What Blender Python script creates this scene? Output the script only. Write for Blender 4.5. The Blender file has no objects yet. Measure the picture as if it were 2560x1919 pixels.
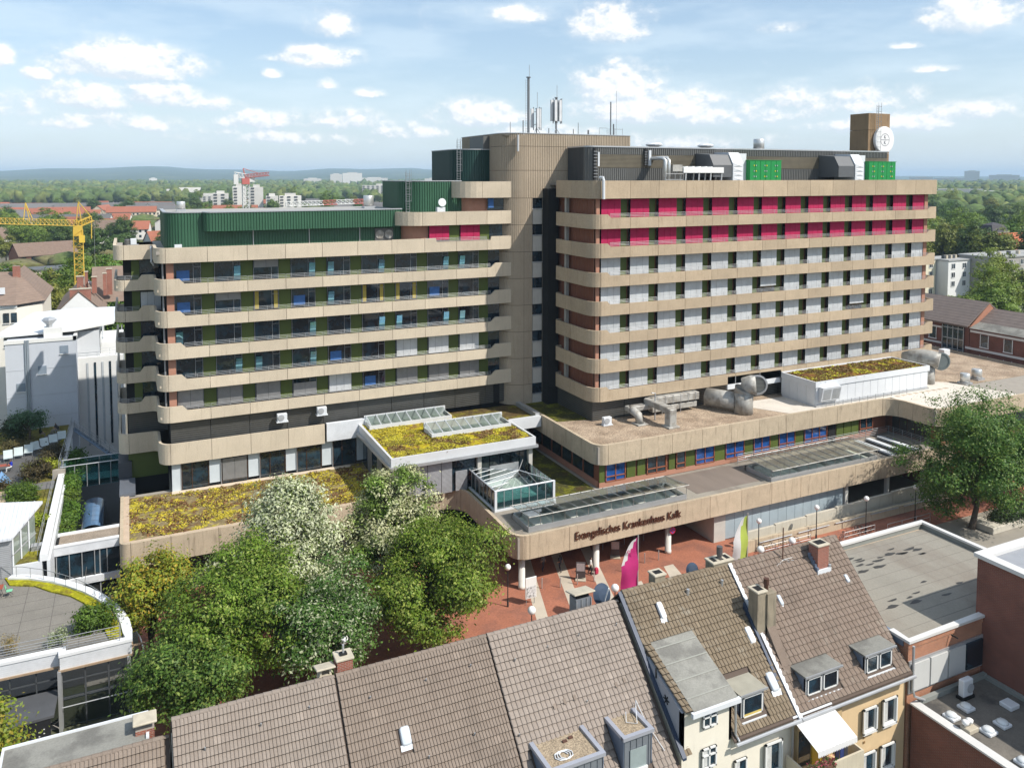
import bpy, math, random
import numpy as np
from mathutils import Vector, Matrix, noise as mnoise
random.seed(7)
C = bpy.context.scene.collection
HAZE = 1.2e-4
S = bpy.context.scene
R = math.radians
# ------------------------------------------------------------------ camera
cam_d = bpy.data.cameras.new('camera'); cam = bpy.data.objects.new('camera', cam_d); C.objects.link(cam)
cam_d.sensor_fit = 'HORIZONTAL'; cam_d.sensor_width = 36.0; cam_d.lens = 28.29
cam_d.shift_y = -0.1545; cam_d.clip_start = 0.5; cam_d.clip_end = 60000
CAM = Vector((0, 0, 38.0)); YAW = R(25.5); PIT = R(3.5)
cam.location = CAM; cam.rotation_euler = (R(90) - PIT, 0, -YAW)
S.camera = cam
# ------------------------------------------------------------------ sun, sky, exposure
SUN = Vector((0.60, -0.74, 1.0)).normalized()
sl = bpy.data.lights.new('sun', 'SUN'); sl.energy = 4.1; sl.angle = R(0.53); sl.color = (1.0, 0.95, 0.87)
so = bpy.data.objects.new('sun', sl); C.objects.link(so); so.rotation_euler = SUN.to_track_quat('Z', 'Y').to_euler(); so.location = (0, 0, 200)
S.view_settings.view_transform = 'Standard'; S.view_settings.look = 'None'
S.view_settings.gamma = 1.0; S.view_settings.use_curve_mapping = False; S.view_settings.exposure = 0.44
S.render.engine = 'CYCLES'
S.cycles.use_denoising = True
S.cycles.max_bounces = 6; S.cycles.diffuse_bounces = 3; S.cycles.glossy_bounces = 3; S.cycles.transmission_bounces = 4
S.cycles.transparent_max_bounces = 12; S.cycles.volume_bounces = 0
S.cycles.caustics_reflective = False; S.cycles.caustics_refractive = False

W = bpy.data.worlds.new('World'); S.world = W; W.use_nodes = True

class NT:
    """small node-graph writer"""
    def __init__(s, t): s.t = t; s.t.nodes.clear()
    def n(s, typ, **kw):
        nd = s.t.nodes.new(typ)
        for k, v in kw.items(): setattr(nd, k, v)
        return nd
    def l(s, a, b): s.t.links.new(a, b)
    def val(s, sock, v):
        if isinstance(v, bpy.types.NodeSocket): s.l(v, sock)
        else: sock.default_value = v
    def m(s, op, a, b=None, c=None, clamp=False):
        nd = s.n('ShaderNodeMath', operation=op, use_clamp=clamp)
        for i, v in enumerate((a, b, c)):
            if v is not None: s.val(nd.inputs[i], v)
        return nd.outputs[0]
    def mr(s, v, a, b, c=0.0, d=1.0, smooth=False):
        nd = s.n('ShaderNodeMapRange'); nd.clamp = True
        if smooth: nd.interpolation_type = 'SMOOTHSTEP'
        s.val(nd.inputs[0], v)
        for i, q in enumerate((a, b, c, d)): s.val(nd.inputs[i + 1], q)
        return nd.outputs[0]
    def mix(s, f, a, b, blend='MIX'):
        nd = s.n('ShaderNodeMix', data_type='RGBA', blend_type=blend)
        s.val(nd.inputs[0], f)
        for i, v in ((6, a), (7, b)):
            if isinstance(v, bpy.types.NodeSocket): s.l(v, nd.inputs[i])
            else: nd.inputs[i].default_value = (*v, 1.0)
        return nd.outputs[2]
    def noise(s, vec, scale, detail=3.0, rough=0.55, dist=0.0):
        nd = s.n('ShaderNodeTexNoise')
        if vec is not None: s.l(vec, nd.inputs['Vector'])
        nd.inputs['Scale'].default_value = scale; nd.inputs['Detail'].default_value = detail
        nd.inputs['Roughness'].default_value = rough; nd.inputs['Distortion'].default_value = dist
        return nd.outputs[0]
    def vm(s, op, a, b):
        nd = s.n('ShaderNodeVectorMath', operation=op)
        for i, v in enumerate((a, b)):
            if isinstance(v, bpy.types.NodeSocket): s.l(v, nd.inputs[i])
            else: nd.inputs[i].default_value = v
        return nd.outputs[0]

def cloud_image():
    """cumulus field written pixel by pixel: coverage in red, lit side in green; 100 x 22 degrees of sky"""
    Wd, Hh, A0, A1, E0, E1 = 2600, 620, -24.0, 76.0, 0.0, 22.0
    rs = np.random.RandomState(5)
    def up(g, h, w):
        ys = np.linspace(0, g.shape[0] - 1.001, h); xs = np.linspace(0, g.shape[1] - 1.001, w)
        y0 = ys.astype(int); x0 = xs.astype(int); fy = ys - y0; fx = xs - x0; fy = fy * fy * (3 - 2 * fy); fx = fx * fx * (3 - 2 * fx)
        a = g[y0][:, x0]; b = g[y0][:, x0 + 1]; c = g[y0 + 1][:, x0]; d = g[y0 + 1][:, x0 + 1]; fx = fx[None]; fy = fy[:, None]
        return a * (1 - fx) * (1 - fy) + b * fx * (1 - fy) + c * (1 - fx) * fy + d * fx * fy
    def fbm(cx, cy, octv, gain):
        t = np.zeros((Hh, Wd)); am = 1.0; n = 0
        for o in range(octv):
            t += am * up(rs.rand(int(cy * 2 ** o) + 2, int(cx * 2 ** o) + 2) - .5, Hh, Wd); n += am; am *= gain
        return t / n * 2
    az = np.linspace(A0, A1, Wd)[None]; el = np.linspace(E0, E1, Hh)[:, None]
    puff = fbm(100 / 1.5, 22 / 1.1, 6, .62); wisp = fbm(100 / 9, 22 / 2.0, 6, .6); big = fbm(100 / 5, 22 / 3, 3, .5)
    dens = np.full((Hh, Wd), -2.0)
    B = [(0.3, 7.25, 3.97, 1.32, 1), (-2.0, 5.03, 2.81, 1.06, .8), (2.0, 5.23, 2.48, .99, .75), (4.7, 4.7, 1.98, .66, .6), (13.1, 10.27, 1.72, 1.06, 1), (12.0, 8.15, 2.48, .86, 1), (9.0, 6.92, .66, .4, .9), (12.7, 6.27, .73, .43, .9), (15.5, 5.75, 1.06, .4, .8), (9.9, 7.89, 1.98, .3, .5), (26.1, 11.16, 1.92, .66, .9), (32.5, 10.53, 2.38, 1.32, 1.1), (22.7, 4.38, 2.58, 1.12, .9), (25.1, 4.15, 1.98, .53, .6), (33.0, 6.27, 2.81, 1.52, 1.1), (35.1, 4.8, 4.96, 1.32, 1.0), (40.1, 4.15, 3.64, .93, .8), (47.0, 5.03, 4.3, 1.19, .7), (44.4, 4.31, 3.31, .73, .55), (54.8, 9.82, 2.58, 1.32, 1.1), (51.1, 8.22, 1.06, .3, .7), (53.0, 6.66, 1.32, .3, .55), (44.1, 9.76, 1.49, .46, .35), (-7.0, 7.08, .86, .79, 1), (-4.9, 6.21, .86, .46, .7), (-6.0, 4.31, 2.65, .93, .6), (-.7, 3.49, 3.97, .79, .5), (8.1, 3.82, 2.98, .73, .55), (13.0, 3.92, 3.31, .93, .6), (18.1, 3.16, 2.65, .66, .45), (27.9, 3.0, 3.97, .86, .5), (50.0, 3.49, 4.63, .79, .45), (55.8, 3.98, 3.97, .73, .4), (9.9, 2.67, 6.61, .66, .35), (38.3, 2.34, 6.61, .66, .35),
         (66, 7, 3, 1.3, 1), (72, 5, 3.5, 1, .8), (-14, 8, 3.2, 1.2, 1), (-20, 5, 3, 1, .8), (20, 16, 3, 1.1, .7), (44, 18, 3.2, 1.2, .8), (4, 17, 3, 1, .7), (64, 15, 3, 1.2, .8)]
    for a0, e0, w, h, s_ in B:
        e = (el - e0 + .25 * h) / (h * 1.15); e = np.where(e < 0, e * 1.9, e)
        q = (1.25 - (((az - a0) / (w * 1.08)) ** 2 + e ** 2)) * (.55 + .45 * s_) - (1 - s_) * .45
        dens = np.maximum(dens, q)
    dens = np.maximum(dens, -1.1) + puff * 1.25 + big * .45
    sm = lambda q: np.clip(q, 0, 1) ** 2 * (3 - 2 * np.clip(q, 0, 1)); m = .42 * sm((dens + .75) / 1.5) + .58 * sm((dens - .02) / .8)
    sh = np.roll(np.roll(dens, -9, 0), -7, 1)                      # towards the light: up and to the right
    lit = np.clip(.25 + 1.1 * (dens - sh) + .42 * dens, 0, 1)
    veil = np.clip(wisp * 1.8 + .2, 0, 1)
    im = bpy.data.images.new('cloud_field', Wd, Hh, float_buffer=False); im.colorspace_settings.name = 'Non-Color'
    px = np.ones((Hh, Wd, 4), np.float32); px[..., 0] = m; px[..., 1] = lit; px[..., 2] = veil
    im.pixels.foreach_set(px.ravel()); im.update(); im.pack()
    return im
def build_world():
    g = NT(W.node_tree)
    sky = g.n('ShaderNodeTexSky', sky_type='NISHITA'); sky.sun_disc = False
    sky.sun_elevation = math.asin(SUN.z); sky.sun_rotation = math.atan2(SUN.x, SUN.y)
    sky.altitude = 60; sky.air_density = 1.0; sky.dust_density = 1.2; sky.ozone_density = 1.3
    tc = g.n('ShaderNodeTexCoord'); sp = g.n('ShaderNodeSeparateXYZ'); g.l(tc.outputs['Generated'], sp.inputs[0])
    azd = g.m('MULTIPLY', g.m('ARCTAN2', sp.outputs[0], sp.outputs[1]), 57.2958); eld = g.m('MULTIPLY', g.m('ARCSINE', sp.outputs[2]), 57.2958)
    cv = g.n('ShaderNodeCombineXYZ'); g.l(g.m('DIVIDE', g.m('ADD', azd, 24.0), 100.0), cv.inputs[0]); g.l(g.m('DIVIDE', eld, 22.0), cv.inputs[1])
    it = g.n('ShaderNodeTexImage'); it.image = cloud_image(); it.extension = 'MIRROR'; it.interpolation = 'Linear'; g.l(cv.outputs[0], it.inputs[0])
    cs = g.n('ShaderNodeSeparateColor'); g.l(it.outputs[0], cs.inputs[0])
    up = g.mr(eld, -.5, 1.5)
    mask = g.m('MULTIPLY', g.m('MULTIPLY', cs.outputs[0], .92), up)
    col = g.mix(.30, sky.outputs[0], (4.1, 5.4, 6.5)); col = g.mix(g.m('MULTIPLY', cs.outputs[2], .34), col, (5.6, 6.5, 7.1))
    col = g.mix(g.mr(eld, -2.0, 10.0, .66, 0.0, True), col, (5.2, 6.0, 6.6))     # milky air low in the sky
    col = g.mix(mask, col, g.mix(cs.outputs[1], (4.9, 5.5, 6.1), (7.3, 7.25, 7.15)))
    bg = g.n('ShaderNodeBackground'); g.l(col, bg.inputs[0]); bg.inputs[1].default_value = 0.118
    o = g.n('ShaderNodeOutputWorld'); g.l(bg.outputs[0], o.inputs[0])
build_world()

# ------------------------------------------------------------------ helpers
WL = {}
def thing(name, label, cat, loc=(0, 0, 0), group=None):
    o = bpy.data.objects.new(name, None); C.objects.link(o); o.location = loc; o.empty_display_size = .3
    WL[o.name] = Vector(loc); tag(o, label, cat, group); return o
def tag(o, label=None, cat=None, group=None, kind=None):
    if label: o['label'] = label
    if cat: o['category'] = cat
    if group: o['group'] = group
    if kind: o['kind'] = kind
    return o
def reg(name, me, parent=None, loc=None, M=None):
    """link a mesh as an object; loc/M are in world space, parents are never rotated"""
    o = bpy.data.objects.new(name, me); C.objects.link(o)
    w = Vector(loc) if loc is not None else (M.to_translation() if M is not None else Vector((0, 0, 0)))
    pl = WL.get(parent.name, Vector((0, 0, 0))) if parent else Vector((0, 0, 0))
    if parent: o.parent = parent
    if M is not None:
        M = M.copy(); M.translation = w - pl; o.matrix_basis = M
    else: o.location = w - pl
    WL[o.name] = w
    return o
def eval_mesh(o):
    """mesh of an object after its modifiers, worked out in a scratch scene"""
    sc = bpy.data.scenes.new('scratch'); sc.collection.objects.link(o)
    with bpy.context.temp_override(scene=sc, view_layer=sc.view_layers[0]):
        dg = bpy.context.evaluated_depsgraph_get(); me = bpy.data.meshes.new_from_object(o.evaluated_get(dg))
    bpy.data.objects.remove(o); bpy.data.scenes.remove(sc); return me
class MB:
    def __init__(s, M=None): s.v = []; s.f = []; s.M = M
    def add(s, vs, fs):
        b = len(s.v)
        if s.M is not None: vs = [tuple(s.M @ Vector(p)) for p in vs]
        s.v += [tuple(p) for p in vs]; s.f += [tuple(b + i for i in f) for f in fs]; return s
    def box(s, x0, y0, z0, x1, y1, z1):
        return s.add([(x0, y0, z0), (x1, y0, z0), (x1, y1, z0), (x0, y1, z0), (x0, y0, z1), (x1, y0, z1), (x1, y1, z1), (x0, y1, z1)],
                     [(3, 2, 1, 0), (4, 5, 6, 7), (0, 1, 5, 4), (1, 2, 6, 5), (2, 3, 7, 6), (3, 0, 4, 7)])
    def bev(s, x0, y0, z0, x1, y1, z1, b=.03):
        """box with chamfered edges"""
        vs = []; fs = []
        for (sx, sy, sz) in [(i, j, k) for i in (0, 1) for j in (0, 1) for k in (0, 1)]:
            X = (x0, x1)[sx]; Y = (y0, y1)[sy]; Z = (z0, z1)[sz]; dx = b if sx == 0 else -b; dy = b if sy == 0 else -b; dz = b if sz == 0 else -b
            vs += [(X, Y + dy, Z + dz), (X + dx, Y, Z + dz), (X + dx, Y + dy, Z)]
        def i(a, bb, c, k): return (a * 4 + bb * 2 + c) * 3 + k
        fs += [(i(0, 0, 0, 0), i(0, 0, 1, 0), i(0, 1, 1, 0), i(0, 1, 0, 0)), (i(1, 0, 0, 0), i(1, 1, 0, 0), i(1, 1, 1, 0), i(1, 0, 1, 0)),
               (i(0, 0, 0, 1), i(1, 0, 0, 1), i(1, 0, 1, 1), i(0, 0, 1, 1)), (i(0, 1, 0, 1), i(0, 1, 1, 1), i(1, 1, 1, 1), i(1, 1, 0, 1)),
               (i(0, 0, 0, 2), i(0, 1, 0, 2), i(1, 1, 0, 2), i(1, 0, 0, 2)), (i(0, 0, 1, 2), i(1, 0, 1, 2), i(1, 1, 1, 2), i(0, 1, 1, 2))]
        for a in (0, 1):
            for c in (0, 1):
                fs += [(i(a, c, 0, 0), i(a, c, 1, 0), i(a, c, 1, 1), i(a, c, 0, 1)), (i(a, 0, c, 0), i(a, 1, c, 0), i(a, 1, c, 2), i(a, 0, c, 2)), (i(0, a, c, 1), i(1, a, c, 1), i(1, a, c, 2), i(0, a, c, 2))]
            for bb in (0, 1):
                for c in (0, 1): fs.append((i(a, bb, c, 0), i(a, bb, c, 1), i(a, bb, c, 2)))
        return s.add(vs, fs)
    def poly(s, pts): return s.add(pts, [tuple(range(len(pts)))])
    def prism(s, poly, z0, z1):
        n = len(poly); z1f = z1 if callable(z1) else (lambda x, y: z1)
        vs = [(x, y, z0) for x, y in poly] + [(x, y, z1f(x, y)) for x, y in poly]
        return s.add(vs, [tuple(reversed(range(n))), tuple(range(n, 2 * n))] + [(i, (i + 1) % n, n + (i + 1) % n, n + i) for i in range(n)])
    def extr(s, prof, x0, x1, ax='x'):
        """profile of (a,b) points extruded along an axis: x -> (y,z), y -> (x,z)"""
        n = len(prof); mk = (lambda t, a, b: (t, a, b)) if ax == 'x' else (lambda t, a, b: (a, t, b))
        vs = [mk(x0, a, b) for a, b in prof] + [mk(x1, a, b) for a, b in prof]
        return s.add(vs, [tuple(reversed(range(n))), tuple(range(n, 2 * n))] + [(i, (i + 1) % n, n + (i + 1) % n, n + i) for i in range(n)])
    def tube(s, pts, r, n=6, r1=None, cap=True):
        pts = [Vector(p) for p in pts]; m = len(pts); vs = []; fs = []
        for i, p in enumerate(pts):
            t = (pts[min(i + 1, m - 1)] - pts[max(i - 1, 0)]).normalized()
            a = t.cross(Vector((0, 0, 1)) if abs(t.z) < .9 else Vector((1, 0, 0))).normalized(); b = t.cross(a)
            rr = r if r1 is None else r + (r1 - r) * i / (m - 1)
            if isinstance(r, (list, tuple)): rr = r[i]
            for k in range(n):
                an = 2 * math.pi * k / n; vs.append(p + a * (rr * math.cos(an)) + b * (rr * math.sin(an)))
        for i in range(m - 1):
            for k in range(n): fs.append((i * n + k, i * n + (k + 1) % n, (i + 1) * n + (k + 1) % n, (i + 1) * n + k))
        if cap: fs += [tuple(reversed(range(n))), tuple(range((m - 1) * n, m * n))]
        return s.add(vs, fs)
    def bar(s, a, b, w, h=None):
        """square bar between two points"""
        return s.tube([a, b], w * .7071, 4)
    def lathe(s, c, prof, n=16):
        vs = []; fs = []; m = len(prof)
        for r, z in prof:
            for k in range(n):
                an = 2 * math.pi * k / n; vs.append((c[0] + r * math.cos(an), c[1] + r * math.sin(an), c[2] + z))
        for i in range(m - 1):
            for k in range(n): fs.append((i * n + k, i * n + (k + 1) % n, (i + 1) * n + (k + 1) % n, (i + 1) * n + k))
        fs += [tuple(reversed(range(n))), tuple(range((m - 1) * n, m * n))]
        return s.add(vs, fs)
    def mesh(s, name, org=None):
        me = bpy.data.meshes.new(name)
        v = s.v if org is None else [(a - org[0], b - org[1], c - org[2]) for a, b, c in s.v]
        me.from_pydata(v, [], s.f); me.update(); return me
    def build(s, name, mat, parent=None, smooth=False, kind=None):
        org = WL.get(parent.name, Vector((0, 0, 0))) if parent else Vector((0, 0, 0))
        me = s.mesh(name, org); me.materials.append(mat)
        if smooth: me.polygons.foreach_set('use_smooth', [True] * len(me.polygons))
        o = bpy.data.objects.new(name, me); C.objects.link(o)
        if parent: o.parent = parent
        WL[o.name] = Vector(org)
        if kind: o['kind'] = kind
        return o
    def top(s, name, mat, label, cat, group=None, smooth=False, kind=None):
        """a top-level thing that is one mesh, its origin at its base"""
        a = np.array(s.v); org = Vector(((a[:, 0].min() + a[:, 0].max()) / 2, (a[:, 1].min() + a[:, 1].max()) / 2, a[:, 2].min()))
        me = s.mesh(name, org); me.materials.append(mat)
        if smooth: me.polygons.foreach_set('use_smooth', [True] * len(me.polygons))
        o = bpy.data.objects.new(name, me); C.objects.link(o); o.location = org; WL[o.name] = org
        return tag(o, label, cat, group, kind)
def bx(*a): return MB().box(*a)
def struct(name, mb, mat): o = mb.build(name, mat); o['kind'] = 'structure'; return o
def copy_tree(o, loc, label=None, M=None):
    c = o.copy(); C.objects.link(c); c.location = loc; WL[c.name] = Vector(loc)
    if M is not None: c.matrix_basis = M
    if label: c['label'] = label
    def rec(src, dst):
        for ch in src.children:
            d = ch.copy(); C.objects.link(d); d.parent = dst; rec(ch, d)
    rec(o, c)
    return c
def inframe(p, m=0.0):
    v = Vector(p) - CAM
    fw = Vector((math.sin(YAW) * math.cos(PIT), math.cos(YAW) * math.cos(PIT), -math.sin(PIT)))
    rt = Vector((math.cos(YAW), -math.sin(YAW), 0)); up = rt.cross(fw); z = v.dot(fw)
    if z <= 1: return False
    x = 1280 + 2012 * v.dot(rt) / z; y = 564 - 2012 * v.dot(up) / z
    return -m < x < 2560 + m and -m < y < 1919 + m

class Path:
    """plan polyline with rounded corners; the outside is on its right-hand side"""
    def __init__(s, pts, seg=7):
        out = []
        for i, p in enumerate(pts):
            r = p[2] if len(p) > 2 else 0; q = Vector(p[:2])
            if r and 0 < i < len(pts) - 1:
                a = (Vector(pts[i - 1][:2]) - q).normalized(); b = (Vector(pts[i + 1][:2]) - q).normalized()
                ang = math.acos(max(-1, min(1, a.dot(b)))); t = r / math.tan(ang / 2); c = q + (a + b).normalized() * (r / math.sin(ang / 2))
                p0 = q + a * t; p1 = q + b * t; a0 = math.atan2(*(p0 - c).yx); a1 = math.atan2(*(p1 - c).yx)
                da = (a1 - a0 + math.pi) % (2 * math.pi) - math.pi
                for k in range(seg + 1): out.append(c + r * Vector((math.cos(a0 + da * k / seg), math.sin(a0 + da * k / seg))))
            else: out.append(q)
        s.p = out; s.s = [0.0]
        for a, b in zip(out, out[1:]): s.s.append(s.s[-1] + (b - a).length)
        s.L = s.s[-1]
    def at(s, t):
        t = max(0, min(s.L, t))
        for i in range(len(s.p) - 1):
            if t <= s.s[i + 1] + 1e-9:
                d = (s.p[i + 1] - s.p[i]); f = (t - s.s[i]) / max(1e-9, s.s[i + 1] - s.s[i]); return s.p[i] + d * f
        return s.p[-1]
    def nrm(s, t, e=.02):
        d = (s.at(t + e) - s.at(t - e)).normalized(); return Vector((d.y, -d.x))
    def sof(s, x, y):
        q = Vector((x, y)); best = (1e9, 0)
        for i in range(len(s.p) - 1):
            d = s.p[i + 1] - s.p[i]; L = d.length
            if L < 1e-6: continue
            t = max(0, min(L, (q - s.p[i]).dot(d) / L)); e = (s.p[i] + d * t / L - q).length
            if e < best[0]: best = (e, s.s[i] + t)
        return best[1]
    def cut(s, a, b, extra=()):
        ts = sorted(set([a, b] + [t for t in s.s if a + 1e-4 < t < b - 1e-4] + [t for t in extra if a < t < b])); return ts
def ribbon(mb, path, a, b, z0, z1, th, extra=(), out=0.0):
    f1 = z1 if callable(z1) else (lambda t: z1); f0 = z0 if callable(z0) else (lambda t: z0)
    vs = []; fs = []; ts = path.cut(a, b, extra)
    for t in ts:
        p = path.at(t); n = path.nrm(t); o = p + n * out; q = p - n * th
        vs += [(o.x, o.y, f0(t)), (o.x, o.y, f1(t)), (q.x, q.y, f1(t)), (q.x, q.y, f0(t))]
    for i in range(len(ts) - 1):
        for k in range(4): fs.append((i * 4 + k, (i + 1) * 4 + k, (i + 1) * 4 + (k + 1) % 4, i * 4 + (k + 1) % 4))
    m = (len(ts) - 1) * 4; fs += [(3, 2, 1, 0), (m, m + 1, m + 2, m + 3)]
    return mb.add(vs, fs)
def corrug(mb, path, a, b, z0, z1, pitch=.28, depth=.07):
    """trapezoidal sheet cladding along a plan path"""
    vs = []; fs = []; n = max(2, int((b - a) / pitch)); k = 0
    for i in range(n):
        for fr, d in ((.0, 0), (.42, 0), (.5, depth), (.92, depth)):
            t = a + (b - a) * (i + fr) / n; p = path.at(t) + path.nrm(t) * d; vs += [(p.x, p.y, z0), (p.x, p.y, z1)]; k += 1
    p = path.at(b); vs += [(p.x, p.y, z0), (p.x, p.y, z1)]; k += 1
    fs = [(2 * i, 2 * i + 2, 2 * i + 3, 2 * i + 1) for i in range(k - 1)]
    return mb.add(vs, fs)

# ------------------------------------------------------------------ materials
MATS = {}
def mat(name, col, rough=.75, var=.10, scale=1.5, col2=None, c2=(.45, .62), c2s=.6, rnd=0.0, bump=0.0, bscale=30, metal=0.0, spec=.35, streak=0.0, streakcol=None, fine=0.0, fscale=60, squash=None, trans=0.0):
    """procedural surface: base colour, large mottling, second colour in patches, rain streaks, fine speckle, bump"""
    if name in MATS: return MATS[name]
    m = bpy.data.materials.new(name); m.use_nodes = True; g = NT(m.node_tree)
    geo = g.n('ShaderNodeNewGeometry'); P = geo.outputs['Position']
    if squash: P = g.vm('MULTIPLY', P, squash)
    c = g.n('ShaderNodeRGB'); c.outputs[0].default_value = (*col, 1); c = c.outputs[0]
    if col2 is not None:
        c = g.mix(g.mr(g.noise(P, c2s, 5, .6), c2[0], c2[1], 0, 1, True), c, col2)
    if var:
        v = g.mr(g.noise(P, scale, 4, .6), .25, .75, 1 - var, 1 + var)
        hs = g.n('ShaderNodeHueSaturation'); g.l(v, hs.inputs['Value']); g.l(c, hs.inputs['Color']); c = hs.outputs[0]
    if fine:
        v = g.mr(g.noise(P, fscale, 2, .5), .3, .7, 1 - fine, 1 + fine)
        hs = g.n('ShaderNodeHueSaturation'); g.l(v, hs.inputs['Value']); g.l(c, hs.inputs['Color']); c = hs.outputs[0]
    if streak:
        Q = g.vm('MULTIPLY', geo.outputs['Position'], (1.7, 1.7, .16))
        v = g.mr(g.noise(Q, 2.2, 4, .65), .52, .75, 0, streak, True)
        c = g.mix(v, c, streakcol or tuple(x * .35 for x in col))
    if rnd:
        oi = g.n('ShaderNodeObjectInfo'); hs = g.n('ShaderNodeHueSaturation')
        g.l(g.mr(oi.outputs['Random'], 0, 1, 1 - rnd, 1 + rnd), hs.inputs['Value']); g.l(c, hs.inputs['Color']); c = hs.outputs[0]
    b = g.n('ShaderNodeBsdfPrincipled'); g.l(c, b.inputs['Base Color']); b.inputs['Roughness'].default_value = rough; b.inputs['Metallic'].default_value = metal
    b.inputs['Specular IOR Level'].default_value = spec
    if bump:
        bn = g.n('ShaderNodeBump'); bn.inputs['Strength'].default_value = bump; bn.inputs['Distance'].default_value = .05
        g.l(g.noise(P, bscale, 3, .6), bn.inputs['Height']); g.l(bn.outputs[0], b.inputs['Normal'])
    o = g.n('ShaderNodeOutputMaterial'); sh = b.outputs[0]
    if trans:
        t = g.n('ShaderNodeBsdfTranslucent'); g.l(c, t.inputs[0]); mx = g.n('ShaderNodeMixShader'); mx.inputs[0].default_value = trans
        g.l(sh, mx.inputs[1]); g.l(t.outputs[0], mx.inputs[2]); sh = mx.outputs[0]
    g.l(sh, o.inputs[0]); MATS[name] = m; return m
def glassmat(name, tint=(.55, .68, .66), alpha=.35, rough=.03):
    """see-through pane: part transparent, part mirror by angle"""
    m = bpy.data.materials.new(name); m.use_nodes = True; g = NT(m.node_tree)
    t = g.n('ShaderNodeBsdfTransparent'); t.inputs[0].default_value = (*tint, 1)
    gl = g.n('ShaderNodeBsdfGlossy'); gl.inputs['Roughness'].default_value = rough; gl.inputs[0].default_value = (.9, .95, 1, 1)
    fr = g.n('ShaderNodeFresnel'); fr.inputs[0].default_value = 1.5
    f = g.mr(fr.outputs[0], 0, 1, alpha * .5, 1.0)
    mx = g.n('ShaderNodeMixShader'); g.l(f, mx.inputs[0]); g.l(t.outputs[0], mx.inputs[1]); g.l(gl.outputs[0], mx.inputs[2])
    o = g.n('ShaderNodeOutputMaterial'); g.l(mx.outputs[0], o.inputs[0]); MATS[name] = m; return m
def linesmat(name, col, dark, axis=2, pitch=.1, frac=.5, rough=.6, metal=0.0, bump=.6, rnd=0.0):
    """slatted or ribbed sheet too fine to build: relief lines along an axis"""
    m = bpy.data.materials.new(name); m.use_nodes = True; g = NT(m.node_tree)
    geo = g.n('ShaderNodeNewGeometry'); sp = g.n('ShaderNodeSeparateXYZ'); g.l(geo.outputs['Position'], sp.inputs[0])
    w = g.m('FRACT', g.m('DIVIDE', sp.outputs[axis], pitch))
    e = g.mr(g.m('ABSOLUTE', g.m('SUBTRACT', w, .5)), frac * .5, frac * .5 + .12, 0, 1)
    c = g.mix(e, col, dark)
    v = g.mr(g.noise(geo.outputs['Position'], 1.1, 3, .6), .3, .7, .9, 1.1); hs = g.n('ShaderNodeHueSaturation'); g.l(v, hs.inputs['Value']); g.l(c, hs.inputs['Color'])
    c = hs.outputs[0]
    if rnd:
        oi = g.n('ShaderNodeObjectInfo'); h2 = g.n('ShaderNodeHueSaturation'); g.l(g.mr(oi.outputs['Random'], 0, 1, 1 - rnd, 1 + rnd), h2.inputs['Value']); g.l(c, h2.inputs['Color']); c = h2.outputs[0]
    b = g.n('ShaderNodeBsdfPrincipled'); g.l(c, b.inputs['Base Color']); b.inputs['Roughness'].default_value = rough; b.inputs['Metallic'].default_value = metal
    bn = g.n('ShaderNodeBump'); bn.inputs['Strength'].default_value = bump; bn.inputs['Distance'].default_value = pitch * .3
    g.l(w, bn.inputs['Height']); g.l(bn.outputs[0], b.inputs['Normal'])
    o = g.n('ShaderNodeOutputMaterial'); g.l(b.outputs[0], o.inputs[0]); MATS[name] = m; return m
def brickmat(name, c1, c2, mortar, w=.24, h=.075):
    m = bpy.data.materials.new(name); m.use_nodes = True; g = NT(m.node_tree)
    geo = g.n('ShaderNodeNewGeometry'); sp = g.n('ShaderNodeSeparateXYZ'); g.l(geo.outputs['Position'], sp.inputs[0])
    cv = g.n('ShaderNodeCombineXYZ'); g.l(g.m('ADD', sp.outputs[0], sp.outputs[1]), cv.inputs[0]); g.l(sp.outputs[2], cv.inputs[1])
    bt = g.n('ShaderNodeTexBrick'); g.l(cv.outputs[0], bt.inputs[0]); bt.inputs['Scale'].default_value = 1.0
    bt.inputs['Brick Width'].default_value = w; bt.inputs['Row Height'].default_value = h; bt.inputs['Mortar Size'].default_value = .008
    for k, c in (('Color1', c1), ('Color2', c2), ('Mortar', mortar)): bt.inputs[k].default_value = (*c, 1)
    v = g.mr(g.noise(geo.outputs['Position'], .8, 4, .6), .3, .7, .85, 1.15); hs = g.n('ShaderNodeHueSaturation'); g.l(v, hs.inputs['Value']); g.l(bt.outputs[0], hs.inputs['Color'])
    b = g.n('ShaderNodeBsdfPrincipled'); g.l(hs.outputs[0], b.inputs['Base Color']); b.inputs['Roughness'].default_value = .85
    bn = g.n('ShaderNodeBump'); bn.inputs['Strength'].default_value = .4; bn.inputs['Distance'].default_value = .01; bn.invert = True
    g.l(bt.outputs['Fac'], bn.inputs['Height']); g.l(bn.outputs[0], b.inputs['Normal'])
    o = g.n('ShaderNodeOutputMaterial'); g.l(b.outputs[0], o.inputs[0]); MATS[name] = m; return m
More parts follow.
